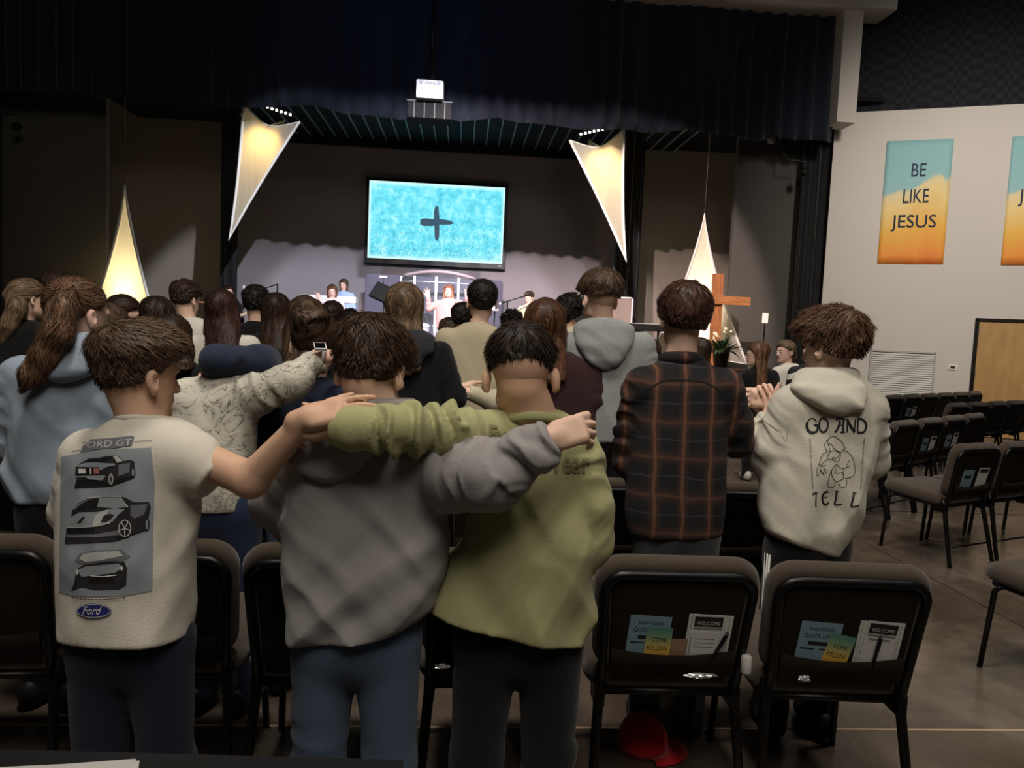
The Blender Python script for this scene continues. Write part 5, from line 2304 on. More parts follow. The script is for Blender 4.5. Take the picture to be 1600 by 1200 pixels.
tee = union([make_loft(A.rows([(652, 188, 262, .058), (666, 160, 298, .075), (688, 132, 316, .095), (715, 112, 318, .10), (770, 104, 306, .105),
                               (850, 102, 302, .11), (930, 107, 301, .112), (1010, 114, 300, .112)]), folds=[drape(.014, 7, 2.2, 4, .6), drape(.007, 12, 5, 6, -.5)]),
             make_sleeve([A.p(268, 702, .0), A.p(300, 720, -.02), A.p(336, 748, -.03)], [.060, .063, .056], .007, .08, 3),
             make_sleeve([A.p(138, 712, .01), A.p(112, 815, .05)], [.062, .056], .005, .07, 5)], .03)
tee = with_cut(tee, below(A, (110, 985), (300, 992)))
o_tee, V_, Q_ = A.mesh('t_shirt', tee, *A.bx(92, 1000, 350, 640, -.14, .18), cloth('cream_jersey', (212, 205, 190), .04, 8), .0058)
VQ_tee = (V_, Q_)
A.collar(A.p(226, 655, .0), .062, .056, .006, MATS['cream_jersey'], tilt=-10)
hl, hr = A.p(160, 1004, .01), A.p(250, 1004, .01)
A.trousers(hl, hr, DENIMD, r=.078, ank=.07, wy=.092)
A.shoes(hl, hr, mat('black_trainer', (22, 22, 24), .6, var=.1))
A.short_hair(HA, hairmat('warm_brown_hair', (48, 37, 28), (104, 82, 64)), n=4000, top=.030, side=.003, line=((-.12, -.045), (-.06, -.036), (-.02, -.012), (.0, .026), (.022, .010), (.04, .045), (.075, .068), (.11, .082)), length=.042, width=.0030, lift=.008, quiff=.018, seed=3, fwd=.8, jitter=.25, free=.55)
# print
P_G1 = mat('print_grey', (146, 151, 158), .85, var=.08, vscale=20)
P_G2 = mat('print_mid_grey', (108, 110, 116), .85, var=.12, vscale=40)
P_DK = mat('print_charcoal', (40, 38, 40), .85, var=.2, vscale=40)
P_BK = mat('print_black', (20, 19, 20), .85, var=.1)
P_LT = mat('print_silver', (192, 190, 184), .85, var=.1, vscale=40)
P_WT = mat('print_white', (222, 220, 214), .85, var=.03)
P_PK = mat('print_pink', (178, 112, 106), .85, var=.05)
P_BL = mat('print_blue_oval', (34, 42, 108), .85, var=.05)
bg = zp(Z1, [(40, 360), (250, 318), (420, 290), (975, 262), (990, 420), (1012, 640), (1002, 900)]) + zp(Z2, [(992, 30), (988, 640), (975, 690), (720, 735), (420, 748), (150, 740), (20, 700)])
band = zp(Z1, [(238, 320), (262, 262), (345, 186), (560, 172), (785, 145), (802, 158), (770, 240), (600, 268), (420, 280)])
lines_ = ribbon_poly(zp(Z1, [(800, 200), (985, 188)]), .9)+ribbon_poly(zp(Z1, [(150, 305), (240, 288)]), .9)+ribbon_poly(zp(Z1, [(345, 183), (560, 168), (790, 142)]), .9)
ford = text_px('FORD GT', *Z1(252, 206), *Z1(778, 272), dy=-5.2, shear=.15)
c1_shadow = zp(Z1, [(180, 688), (203, 596), (320, 590), (540, 610), (600, 590), (800, 555), (796, 585), (600, 655), (545, 670), (300, 684)])
c1_body = zp(Z1, [(194, 470), (225, 440), (280, 405), (330, 380), (420, 375), (500, 352), (570, 350), (600, 340), (640, 352), (690, 402), (760, 388), (805, 410), (806, 520), (770, 566), (640, 585), (600, 612), (520, 636), (470, 600), (300, 588), (205, 590), (190, 540)])
c1_roof = zp(Z1, [(268, 416), (330, 378), (420, 372), (444, 384), (398, 412)])
c1_roof2 = zp(Z1, [(430, 410), (470, 372), (570, 352), (540, 380), (490, 410)])
c1_deck = zp(Z1, [(205, 455), (300, 420), (420, 414), (520, 425), (600, 428), (610, 445), (520, 462), (450, 500), (440, 466), (220, 464)])
c1_rear = zp(Z1, [(212, 470), (438, 468), (448, 545), (212, 548)])
c1_plate = zp(Z1, [(228, 484), (306, 484), (304, 531), (230, 532)])
c1_strip = zp(Z1, [(346, 478), (362, 478), (366, 538), (350, 538)])
c1_tail = zp(Z1, [(386, 478), (440, 476), (446, 534), (392, 536)])
c1_bump = zp(Z1, [(200, 560), (330, 556), (450, 550), (510, 556), (475, 602), (330, 592), (305, 568), (215, 574)])
c1_win = zp(Z1, [(582, 352), (622, 344), (684, 402), (628, 420)])
c1_side = zp(Z1, [(640, 440), (760, 420), (750, 520), (640, 560)])
w_ = lambda cx, cy, rx, ry: ell_px(*Z1(cx, cy), rx/6.667, ry/6.667)
c2_body = zp(Z1, [(158, 916), (230, 840), (330, 785), (480, 768), (660, 770), (720, 785), (800, 830), (950, 826), (972, 880), (945, 1000), (936, 1120), (790, 1130), (770, 1180), (700, 1205)])+zp(Z2, [(640, 110), (600, 170), (400, 190), (90, 200), (100, 20)])+zp(Z1, [(110, 1090), (150, 985)])
c2_glass = zp(Z1, [(170, 908), (250, 842), (340, 792), (440, 780), (668, 782), (738, 880), (600, 896), (430, 878), (300, 902)])
c2_glassd = zp(Z1, [(190, 905), (260, 845), (345, 795), (440, 785), (420, 880), (300, 902)])
c2_hood = zp(Z1, [(150, 990), (240, 935), (420, 932), (600, 892), (705, 905), (640, 960), (580, 1035), (430, 1072), (112, 1088)])
c2_str1 = zp(Z1, [(400, 970), (460, 930), (520, 910), (560, 905), (480, 960), (440, 1070), (370, 1078)])
c2_str2 = zp(Z1, [(210, 1050), (265, 985), (300, 975), (255, 1045)])
c2_lamp = zp(Z1, [(458, 1032), (490, 968), (556, 950), (598, 964), (560, 1012), (505, 1038)])
c2_gr = zp(Z1, [(108, 1102), (390, 1100), (396, 1160), (108, 1168)])
c2_bmp = zp(Z1, [(104, 1170), (400, 1164), (640, 1120), (650, 1170), (430, 1196), (104, 1198)])
c2_low = zp(Z2, [(85, 135), (640, 105), (760, 128), (600, 176), (85, 202)])
c2_fend = zp(Z1, [(760, 860), (940, 850), (900, 960), (800, 1000), (760, 960)])
c3_body = zp(Z2, [(150, 684), (180, 600), (200, 470), (262, 420), (480, 382), (700, 380), (726, 450), (716, 630), (640, 672), (400, 680), (260, 650)])
c3_roof = zp(Z2, [(185, 372), (240, 300), (380, 268), (660, 256), (740, 310), (765, 325), (700, 362), (480, 382), (300, 412), (220, 392)])
c3_roof2 = zp(Z2, [(235, 350), (280, 300), (400, 280), (640, 270), (690, 320), (560, 345), (400, 375), (300, 385)])
c3_hood = zp(Z2, [(215, 470), (300, 430), (640, 400), (690, 440), (600, 500), (380, 520), (260, 540)])
c3_gr = zp(Z2, [(345, 548), (600, 545), (590, 605), (330, 612)])
c3_ln = ribbon_poly(zp(Z2, [(350, 524), (480, 536), (620, 520)]), 1.6)
c3_l1, c3_l2 = ell_px(*Z2(215, 488), 1.8, 4), ell_px(*Z2(676, 450), 2, 3.4)
dash = []
for k in range(14):
    dash += ribbon_poly(zp(Z2, [(165+39*k, 752+22*math.sin(k/13*3.1)), (198+39*k, 752+22*math.sin((k+.8)/13*3.1))]), 1.5)
oval = ell_px(*Z2(388, 890), 27, 11.2, 30)
oval_rim = ribbon_poly(ell_px(*Z2(388, 890), 25.4, 9.9, 30)+[ell_px(*Z2(388, 890), 25.4, 9.9, 30)[0]], .8)
script = text_px('Ford', *Z2(275, 845), *Z2(472, 925), shear=.45)
prints('print', A, VQ_tee, [
    ([bg], P_G1), ([band]+lines_, P_G2), (ford, P_LT),
    ([c1_shadow, w_(565, 590, 36, 72), w_(790, 520, 24, 62), c2_low, w_(705, 1100, 82, 104), w_(930, 1060, 28, 76)], P_BK),
    ([c1_body, c2_body, c3_body], P_DK), ([c1_roof, c1_roof2, c1_rear, c2_glassd, c2_gr, c3_gr], P_BK),
    ([c1_side, c2_fend, c3_roof, c2_bmp], P_G2), ([c2_glass], P_G1), ([c2_glassd], P_BK),
    ([c1_deck, c1_bump, c2_hood, c3_hood, w_(565, 590, 20, 52), w_(790, 520, 12, 42), w_(930, 1060, 14, 52)], P_G1),
    ([c1_win, c2_str1, c3_roof2, ], P_LT), ([c2_str2, c2_lamp, w_(565, 590, 9, 24)], P_DK),
    ([c1_plate, c1_strip]+c3_ln+[c3_l1, c3_l2]+ribbon_poly(zp(Z1, [(108, 1094), (250, 1090), (430, 1078), (560, 1045)]), 1.2)+ribbon_poly(zp(Z1, [(330, 785), (480, 768), (660, 770), (740, 880)]), 1.0)
     + sum([ribbon_poly([Z1(705, 1100), Z1(705+58*math.cos(1.257*k_+.3), 1100+78*math.sin(1.257*k_+.3))], 1.1) for k_ in range(5)], [])
     + ribbon_poly(w_(705, 1100, 62, 84)+[w_(705, 1100, 62, 84)[0]], 1.1)+ribbon_poly(w_(565, 590, 22, 55)+[w_(565, 590, 22, 55)[0]], .7), P_WT),
    ([c1_tail], P_PK), (dash, P_BK), ([oval], P_BL), (oval_rim+script, P_WT)], o_tee, step=4.0, dl=.00022)

# ---- boy in the grey hoodie
Bp = Person(560, 800, 1.84, 'boy in plain grey hoodie and blue jeans, hand on the green-shirted boy\'s shoulder', G_BOYS, .007)
HB = Head(Bp.p(579, 584, -.02), yaw=20, pitch=24, scale=.98)
GREY = cloth('grey_fleece', (146, 141, 139), .05, 10)
wr = Bp.p(862, 684, -.185)
hd = handf(wr, rt*.96+up*.30+fw*.05, -fw*.9+up*.35, 1, .88, curl=((48, 42, 22), (44, 46, 24), (46, 48, 24), (50, 50, 24)), spread=7, thumb=(.92, .22, -.28), thumbcurl=30)
bodyf = union([lambda P: HB.sdf(P, 1.0), limb([HB.out((0, -.025, -.03)), Bp.p(590, 640, -.02), Bp.p(570, 690)], [.054, .056, .07]),
               limb([Bp.p(800, 720, -.15), wr], [.036, .024], .02), hd,
               limb([Bp.p(570, 690), Bp.p(660, 705, -.04), Bp.p(765, 745, -.12), Bp.p(800, 720, -.15)], [.05, .04, .04, .036])], .012)
Bp.mesh('body', bodyf, *Bp.bx(515, 770, 930, 480, -.26, .15), SK1, .0055)
hood = union([make_loft(Bp.rows([(645, 480, 640, .07, -.05), (672, 456, 625, .055, -.085), (705, 447, 590, .042, -.10), (730, 457, 566, .036, -.10), (746, 478, 545, .03, -.10), (756, 500, 525, .02, -.098)]),
                        n=2.2, folds=[drape(.012, 9, 7, 9, -.8)], cutk=.03)], .02)
hdy = union([make_loft(Bp.rows([(650, 520, 650, .07, -.02), (668, 490, 676, .09), (692, 456, 702, .105), (730, 444, 708, .115), (800, 446, 701, .12), (880, 448, 690, .125), (945, 449, 676, .128),
                                (975, 452, 668, .125), (986, 460, 658, .116), (1015, 466, 652, .110)]), folds=[drape(.019, 5.5, 2.2, 11, -1.1), drape(.009, 10, 5, 23, .8)]),
             make_sleeve([Bp.p(668, 716, -.02), Bp.p(715, 736, -.08), Bp.p(768, 744, -.15), Bp.p(836, 700, -.18), Bp.p(864, 683, -.187)], [.094, .092, .078, .052, .037], .009, .075, 7,
                         bunch=([0, .35, .6, .9, 1], [.3, .6, 1, 1.1, .2])),
             make_sleeve([Bp.p(472, 706, .0), Bp.p(430, 785, .04), Bp.p(462, 838, .16)], [.078, .060, .042], .007, .07, 9)], .035)
hdy = with_cut(hdy, below(Bp, (455, 993), (660, 975)))
hdy = with_cut(hdy, below(Bp, (560, 1003), (680, 950)), .02)
Bp.mesh('hoodie', hdy, *Bp.bx(395, 1010, 885, 640, -.28, .22), GREY, .0058)
Bp.mesh('hood', hood, *Bp.bx(440, 765, 650, 635, -.18, .04), GREY, .0058)
Bp.collar(Bp.p(600, 636, -.03), .072, .066, .016, GREY, tilt=-4, name='hood_rim')
hl, hr = Bp.p(508, 1000, .01), Bp.p(606, 1000, .01)
Bp.trousers(hl, hr, DENIM, r=.083, ank=.075, wy=.105, h=.009)
Bp.shoes(hl, hr, MATS['black_trainer'])
Bp.short_hair(HB, hairmat('boy_dark_brown_hair', (34, 25, 17), (80, 60, 44)), n=4000, top=.028, side=.010, length=.05, width=.0031, lift=.010, seed=8, fwd=.25, quiff=.008, jitter=.22, free=.6)

# ---- boy in the sage green shirt
Cp = Person(825, 800, 1.89, 'boy in sage green long-sleeved shirt and black jeans, arm around the grey hoodie boy', G_BOYS, .007)
HC = Head(Cp.p(814, 592, -.03), yaw=6, pitch=22, roll=-3, scale=.95)
SAGE = cloth('sage_cotton', (166, 164, 118), .05, 9)
wr = Cp.p(506, 668, -.235)
hd = handf(wr, -rt*1.0+up*.10+fw*.25, -fw*.8+up*.5, -1, .9, curl=(62, 60, 30), spread=3)
bodyf = union([lambda P: HC.sdf(P, 1.9), limb([HC.out((0, -.02, -.03)), Cp.p(826, 640, -.02), Cp.p(826, 690)], [.056, .060, .075]),
               make_loft(Cp.rows([(640, 782, 872, .06), (668, 760, 895, .07), (720, 750, 900, .07)])),
               limb([Cp.p(770, 680, -.08), Cp.p(640, 668, -.20), wr], [.04, .038, .026]), hd], .014)
Cp.mesh('body', bodyf, *Cp.bx(430, 730, 910, 500, -.33, .15), SK2, .0055)
shf = union([make_loft(Cp.rows([(640, 772, 868, .066), (652, 752, 892, .08), (672, 735, 915, .095), (700, 724, 928, .105), (750, 726, 930, .115), (805, 733, 928, .12), (870, 706, 934, .125),
                                (930, 672, 924, .13), (965, 662, 920, .13), (1020, 655, 918, .13)]), folds=[drape(.020, 6, 2.0, 31, .55), drape(.010, 11, 4, 37, -.5)]),
             make_sleeve([Cp.p(756, 682, -.07), Cp.p(700, 675, -.15), Cp.p(620, 669, -.225), Cp.p(552, 669, -.24), Cp.p(516, 667, -.242)], [.064, .060, .053, .046, .037], .010, .050, 12, k=.03,
                         bunch=([0, .14, .25, .74, .82, 1], [.0, .6, 1.15, 1.15, .2, .0])),
             make_sleeve([Cp.p(902, 714, .0), Cp.p(926, 790, -.02), Cp.p(928, 848, .0), Cp.p(868, 884, .12)], [.064, .050, .050, .040], .007, .08, 15)], .03)
shf = with_cut(shf, below(Cp, (660, 944), (916, 1003)))
neckhole = lambda P: -ellip(P, Cp.p(836, 640, -.035), (.070, .075, .045))
o_sage, V_, Q_ = Cp.mesh('long_sleeved_shirt', shf, *Cp.bx(500, 1010, 968, 630, -.32, .22), SAGE, .0058)
Cp.collar(Cp.p(834, 660, -.018), .080, .074, .009, SAGE, tilt=-20)
hl, hr = Cp.p(760, 1000, .02), Cp.p(860, 1000, .02)
Cp.trousers(hl, hr, cloth('black_denim', (24, 24, 26), .15, 60), r=.086, ank=.075, wy=.105)
Cp.shoes(hl, hr, mat('black_trainer', (22, 22, 24), .6, var=.1))
Cp.short_hair(HC, hairmat('boy_near_black_hair', (20, 16, 13), (58, 46, 38)), n=3600, top=.026, side=.004, length=.045, width=.0031, lift=.008, seed=14, fwd=.9,
              line=((-.12, .020), (-.07, .016), (-.02, .026), (.0, .034), (.022, .03), (.045, .05), (.075, .07), (.11, .085)), quiff=.010, jitter=.2, free=.6)
add_fade(Cp, HC, fade_mat('short_fade_stubble', (212, 170, 142), (46, 36, 30)), -.050, .012)
emb = mat('sage_raised_letters', (128, 126, 88), .9, var=.05)
prints('raised_lettering', Cp, (V_, Q_), [(text_px('Every', 764, 664, 828, 696, dy=9, bold=.025), emb)], o_sage, lift0=.0022, step=2.5)
prints('raised_lettering', Cp, (V_, Q_), [(text_px('Wear', 842, 704, 922, 738, dy=2, bold=.025), emb)], o_sage, lift0=.0022, step=2.5)
# ------------------------------------------------------------------ everybody else
def hairbox(P_, x0, y0, x1, y1, d0=-.25, d1=.2):
    P_.hb = P_.bx(x0, y0, x1, y1, d0, d1)


# ---- girl in the light blue hoodie with a ponytail
G_AUD = 'young people standing in the audience'
BLUE = cloth('light_blue_fleece', (142, 154, 168), .06, 8)
p4 = Person(95, 700, 2.76, 'girl in light blue hoodie with a long wavy ponytail', G_AUD, .009)
H4 = Head(p4.p(121, 494), yaw=28, pitch=8, scale=1.06)
f = union([lambda P: H4.sdf(P, 1.), limb([H4.out((0, -.02, -.03)), p4.p(122, 545), p4.p(110, 590)], [.05, .05, .07])], .015)
p4.mesh('body', f, *p4.bx(60, 610, 190, 425, -.16, .16), SK3, .006)
f = union([make_loft(p4.rows([(548, 90, 158, .07), (560, 66, 172, .085), (585, 32, 186, .10), (620, 14, 192, .115), (690, 8, 186, .125), (740, 18, 172, .13), (765, 26, 152, .125), (782, 32, 138, .115)]),
                     folds=[drape(.018, 5, 2, 41, -.4), drape(.009, 10, 4, 43, .7)]),
           make_sleeve([p4.p(38, 590), p4.p(2, 690, .02), p4.p(30, 760, .15)], [.085, .066, .045], .007, .08, 3),
           make_sleeve([p4.p(172, 590), p4.p(192, 690, .08), p4.p(150, 740, .25)], [.085, .062, .045], .007, .08, 5)], .035)
p4.mesh('hoodie', f, *p4.bx(-45, 795, 230, 540, -.2, .32), BLUE, .008)
f = make_loft(p4.rows([(520, 118, 165, .06, -.03), (538, 100, 172, .06, -.06), (560, 70, 168, .055, -.09), (580, 56, 150, .05, -.11), (592, 70, 128, .04, -.115), (600, 88, 110, .025, -.11)]),
              n=2.1, folds=[drape(.012, 8, 8, 44, -.8)], cutk=.03)
p4.mesh('hood', f, *p4.bx(45, 612, 185, 505, -.2, .06), BLUE, .007)
hl, hr = p4.p(65, 800), p4.p(112, 800)
p4.trousers(hl, hr, BLACKC)
p4.shoes(hl, hr, MATS['black_trainer'])
tie = p4.p(104, 462, -.10)
tail = [tie, p4.p(98, 482, -.15), p4.p(92, 520, -.16), p4.p(72, 555, -.155), p4.p(50, 585, -.16), p4.p(40, 602, -.16)]
tr = [.030, .046, .050, .046, .036, .012]
capf = lambda P: H4.cap(P, top=.012, side=.008, line=((-.12, .0), (-.04, -.012), (-.0, .026), (.03, .03), (.06, .06), (.11, .085)), noise=.001)
f = lambda P: smin(capf(P), chain(P, tail, tr, .02)-.008*vnoise(P, (38, 38, 9), 2), .015)
hm = hairmat('ponytail_brown_hair', (54, 38, 28), (120, 90, 68))
o, V_, Q_ = p4.mesh('hair', f, *p4.bx(25, 615, 175, 430, -.24, .16), hm, .006)
tw = tie.astype(np.float32)


def fl4(P):
    q = H4.loc(P)
    near = (chain(P, tail, tr, .02) < .012)[:, None]
    a = tw-P
    a = a/(np.linalg.norm(a, axis=1, keepdims=True)+1e-6)
    b = np.array([-.28, -.05, -1.], np.float32)[None]+np.stack([.35*np.sin(P[:, 2]*30), 0*P[:, 0], 0*P[:, 0]], 1)
    return np.where(near, b, a)


ribbons('hair_locks', f, V_, 3200, fl4, lambda P: np.full(len(P),   .10), .0042, hm, o, lift=.008, segs=7, seed=4, jitter=.10, curl=.003, free=.85)

# ---- person in the camouflage jacket
def camo():
    m = bpy.data.materials.new('pale_leaf_camouflage')
    m.use_nodes = True
    nt = m.node_tree
    b = nt.nodes['Principled BSDF']
    b.inputs['Roughness'].default_value = .95
    tc = nt.nodes.new('ShaderNodeTexCoord')
    n = nt.nodes.new('ShaderNodeTexNoise')
    n.inputs['Scale'].default_value = 9
    n.inputs['Detail'].default_value = 3
    n.inputs['Distortion'].default_value = 2.2
    nt.links.new(tc.outputs['Object'], n.inputs['Vector'])
    w = nt.nodes.new('ShaderNodeMath')
    w.operation = 'MULTIPLY'
    w.inputs[1].default_value = 5
    nt.links.new(n.outputs[0], w.inputs[0])
    fr = nt.nodes.new('ShaderNodeMath')
    fr.operation = 'PINGPONG'
    fr.inputs[1].default_value = .5
    nt.links.new(w.outputs[0], fr.inputs[0])
    c = ramp(nt, fr.outputs[0], [(.0, (96, 92, 82)), (.5, (216, 211, 198)), (.03, (140, 135, 124)), (.07, (200, 195, 182))])
    n2 = nt.nodes.new('ShaderNodeTexNoise')
    n2.inputs['Scale'].default_value = 5
    nt.links.new(tc.outputs['Object'], n2.inputs['Vector'])
    mx = nt.nodes.new('ShaderNodeMix')
    mx.data_type = 'RGBA'
    mx.blend_type = 'MULTIPLY'
    mx.inputs[0].default_value = .6
    c2 = ramp(nt, n2.outputs[0], [(.35, (150, 146, 136)), (.6, (250, 248, 240))])
    nt.links.new(c, mx.inputs[6])
    nt.links.new(c2, mx.inputs[7])
    nt.links.new(mx.outputs[2], b.inputs['Base Color'])
    bp = nt.nodes.new('ShaderNodeBump')
    bp.inputs['Strength'].default_value = .25
    bp.inputs['Distance'].default_value = .004
    nt.links.new(fr.outputs[0], bp.inputs['Height'])
    nt.links.new(bp.outputs[0], b.inputs['Normal'])
    return m


CAMO = camo()
p5 = Person(335, 750, 2.76, 'person in pale leaf-camouflage jacket, wristwatch arm over the navy-sleeved girl', G_AUD, .009)
H5 = Head(p5.p(345, 592, .22), yaw=0, pitch=60, scale=.95)
wr = p5.p(503, 556, .02)
hd = handf(wr, rt*1.0-up*.05+fw*.5, up*.8-fw*.5, 1, .92, curl=(30, 35, 20))
f = union([lambda P: H5.sdf(P, 1.), limb([H5.out((0, -.02, -.03)), p5.p(340, 610, .05), p5.p(335, 650)], [.05, .05, .07]),
           limb([p5.p(335, 650), p5.p(385, 615), p5.p(445, 600, .0), wr], [.06, .045, .038, .027]), hd], .015)
p5.mesh('body', f, *p5.bx(290, 670, 560, 520, -.12, .38), SK3, .006)
f = union([make_loft(p5.rows([(588, 318, 395, .07, .03), (600, 296, 405, .09, .01), (625, 275, 404, .105), (670, 264, 400, .115), (720, 272, 396, .12), (765, 294, 393, .12), (796, 300, 390, .115)]),
                     folds=[drape(.010, 8, 2.5, 51, .4)]),
           make_sleeve([p5.p(372, 622), p5.p(405, 612, -.02), p5.p(455, 596, -.03), p5.p(498, 562, .01)], [.088, .078, .068, .042], .010, .06, 52, bunch=([0, .3, 1], [.4, .9, 1.3])),
           make_sleeve([p5.p(295, 625), p5.p(275, 700, .06), p5.p(300, 760, .2)], [.085, .06, .045], .006, .07, 53)], .03)
p5.mesh('jacket', f, *p5.bx(250, 805, 520, 535, -.18, .28), CAMO, .0075)
hl, hr = p5.p(322, 800), p5.p(372, 800)
p5.trousers(hl, hr, cloth('navy_denim', (36, 46, 70), .15, 60), r=.088)
p5.shoes(hl, hr, MATS['black_trainer'])
p5.short_hair(H5, H_DARK, n=500, seed=5)
# wristwatch on that arm
wc = p5.p(503, 553, -.005)
e = empty('wristwatch', wc+p5.o, label='smartwatch with dark square face on the camouflage-jacket wrist', cat='watch')
t = MB()
ax_ = (rt*.9+fw*.4)
ax_ /= np.linalg.norm(ax_)
uu = np.cross(ax_, fw)
uu /= np.linalg.norm(uu)
vv = np.cross(ax_, uu)
pts = [uu*.031*math.cos(2*math.pi*k/20)+vv*.031*math.sin(2*math.pi*k/20) for k in range(21)]
t.tube(pts, .005, 6, cap=False).build('strap', M_KEYS, e, smooth=True)
nrm = (up*.75-fw*.66)
nrm /= np.linalg.norm(nrm)
bs = np.cross(ax_, nrm)
bs /= np.linalg.norm(bs)


def wbox_(hx, hy, d0, d1):
    P = []
    for d in (d0, d1):
        for sx, sy in ((-1, -1), (1, -1), (1, 1), (-1, 1)):
            P.append(ax_*sx*hx+bs*sy*hy+nrm*d)
    return MB().add(P, [(0, 3, 2, 1), (4, 5, 6, 7), (0, 1, 5, 4), (1, 2, 6, 5), (2, 3, 7, 6), (3, 0, 4, 7)])


wbox_(.022, .019, .030, .040).build('case', M_KEYS, e)
wbox_(.019, .016, .040, .0415).build('watch_face', mat('black_glass', (8, 8, 10), .1, var=.05), e)

# ---- generic member of the audience
SHN = [0]


def crowd(label, hx, hy, D, s=1.0, yaw=0, pitch=5, hair=None, hm=H_DARK, top=BLACKC, sk=SK1, w=.19, bxo=0, res=.013, hood=None, pants=BLACKC, sleeve='long', body=True,
          stage=False, group=G_AUD, ears=1.0, arms=None, face=False, wy=.11, drop=.68, garment='sweatshirt', folds=.008, collar=True, roll=0, ex=None):
    SHN[0] += 1
    sd = SHN[0]
    k = F_PX/D
    if res == .013:
        res = .013 if D < 4.4 else (.016 if D < 5.5 else .02)
    P_ = Person(hx+bxo, hy+.4*k, D, label, group, res, 'stage' if stage else None)
    H = Head(P_.p(hx, hy), yaw, pitch, roll, s)
    cx = hx+bxo
    r_ = lambda dy, hw, wyy=wy, d=0: (hy+dy*s*k, cx-hw*k, cx+hw*k, wyy, d)
    nb = P_.p((hx+cx)/2, hy+.13*s*k)
    parts = [lambda P: H.sdf(P, ears), limb([H.out((0, -.02, -.03)), nb, P_.p(cx, hy+.24*s*k)], [.05*s, .05*s, .07*s])]
    A_ = arms or {}
    lohx = [hx-.16*k, cx-.1*k]
    skin_pts = []
    sl = []
    for sg in (-1, 1):
        sp = P_.p(cx+sg*(w-.035)*k, hy+.215*s*k)
        if sg in A_:
            pts = A_[sg]['pts'](P_)
            wrp = pts[-1]
            X, Z, side = A_[sg]['hand']
            hf = handf(wrp, X, Z, side, A_[sg].get('hs', .9), curl=A_[sg].get('curl', (15, 20, 12)), spread=A_[sg].get('spread', 5))
        else:
            pts = [P_.p(cx+sg*(w+.02)*k, hy+.46*s*k, .01), P_.p(cx+sg*(w-.01)*k, hy+.66*s*k, .07)]
            wrp = pts[-1]
            hf = handf(wrp, -up*1.0+fw*.2, rt*sg, -sg, .88, curl=(20, 25, 15))
        pts = [sp]+list(pts)
        rad = [.042, .036, .026][:len(pts)] if len(pts) == 3 else [.042, .04, .036, .026][:len(pts)]
        parts += [limb(pts, rad), hf]
        skin_pts += pts
        cutp = list(pts)
        if sleeve == 'short':
            q = cutp[0]+(cutp[1]-cutp[0])*.62
            sl.append(make_sleeve([cutp[0], q], [.068, .06], .004, .07, sd))
        else:
            rr = [.072, .056, .040] if len(cutp) == 3 else [.072, .062, .056, .040]
            sl.append(make_sleeve(cutp, rr, .006, .065, sd, bunch=([0, .4, 1], [.4, 1, .8])))
    parts.append(limb([P_.p(cx, hy+.24*s*k), P_.p(cx, hy+.5*s*k)], [.08, .09]))
    allp = np.array([H.c, nb]+skin_pts)
    lo, hi = allp.min(0)-.15, allp.max(0)+.15
    hi[2] = max(hi[2], H.c[2]+.15)
    if A_:
        lo, hi = lo-.08, hi+.08
    P_.mesh('body', union(parts, .014), lo, hi, sk, res*.75 if res < .011 else max(res*.8, .012 if D > 4 else 0))
    f = union([make_loft(P_.rows([r_(.115, .062, .062), r_(.135, .11, .08), r_(.165, w*.80, .095), r_(.21, w*.97, .105), r_(.30, w, wy), r_(.45, w*.96, wy), r_(.60, w*.93, wy*1.02), r_(drop, w*.90, wy)]),
                         folds=[drape(folds, 8, 2.2, sd, .4)])]+sl, .03)
    allp = np.array([P_.p(cx-(w+.03)*k, hy+.1*k), P_.p(cx+(w+.03)*k, hy+(drop+.03)*s*k)]+skin_pts)
    o, V, Q = P_.mesh(garment, f, allp.min(0)-[.10, .16, .03], allp.max(0)+[.10, .16, .06], top, res)
    if collar:
        P_.collar(nb+np.array([0, 0, -.005], np.float32), .066*s, .062*s, .009, top, tilt=-12)
    hl, hr = P_.p(cx-.085*k, hy+drop*s*k), P_.p(cx+.085*k, hy+drop*s*k)
    if hl[2] > .3:
        P_.trousers(hl, hr, pants, r=.088, h=max(.02, res*1.6))
        P_.shoes(hl, hr, MATS.get('black_trainer') if sd % 2 else SHOE)
    if hood:
        hmz, hw, hdrop = hood
        f = make_loft(P_.rows([(hy+.085*s*k, hx-.09*k, hx+.09*k, .085, -.02), (hy+.125*s*k, cx-hw*.95*k, cx+hw*.95*k, .07, -.06), (hy+(.15+hdrop*.35)*s*k, cx-hw*.85*k, cx+hw*.85*k, .055, -.10),
                               (hy+(.15+hdrop*.75)*s*k, cx-hw*.5*k, cx+hw*.5*k, .04, -.115), (hy+(.15+hdrop)*s*k, cx-hw*.15*k, cx+hw*.15*k, .025, -.11)]), n=2.1, folds=[drape(.012, 9, 7, sd+3, .7)], cutk=.03)
        f2 = lambda P: smax(f(P), -ellip(P, H.c+np.array([0, .03, -.08*s], np.float32), (.075, .10, .14)), .015)
        c_ = P_.p(cx, hy+.2*k, -.06)
        P_.mesh('hood', f2, c_-[hw+.05, .2, .26], c_+[hw+.05, .22, .26], hmz, min(res, .009))
    k_ = hair or 'short'
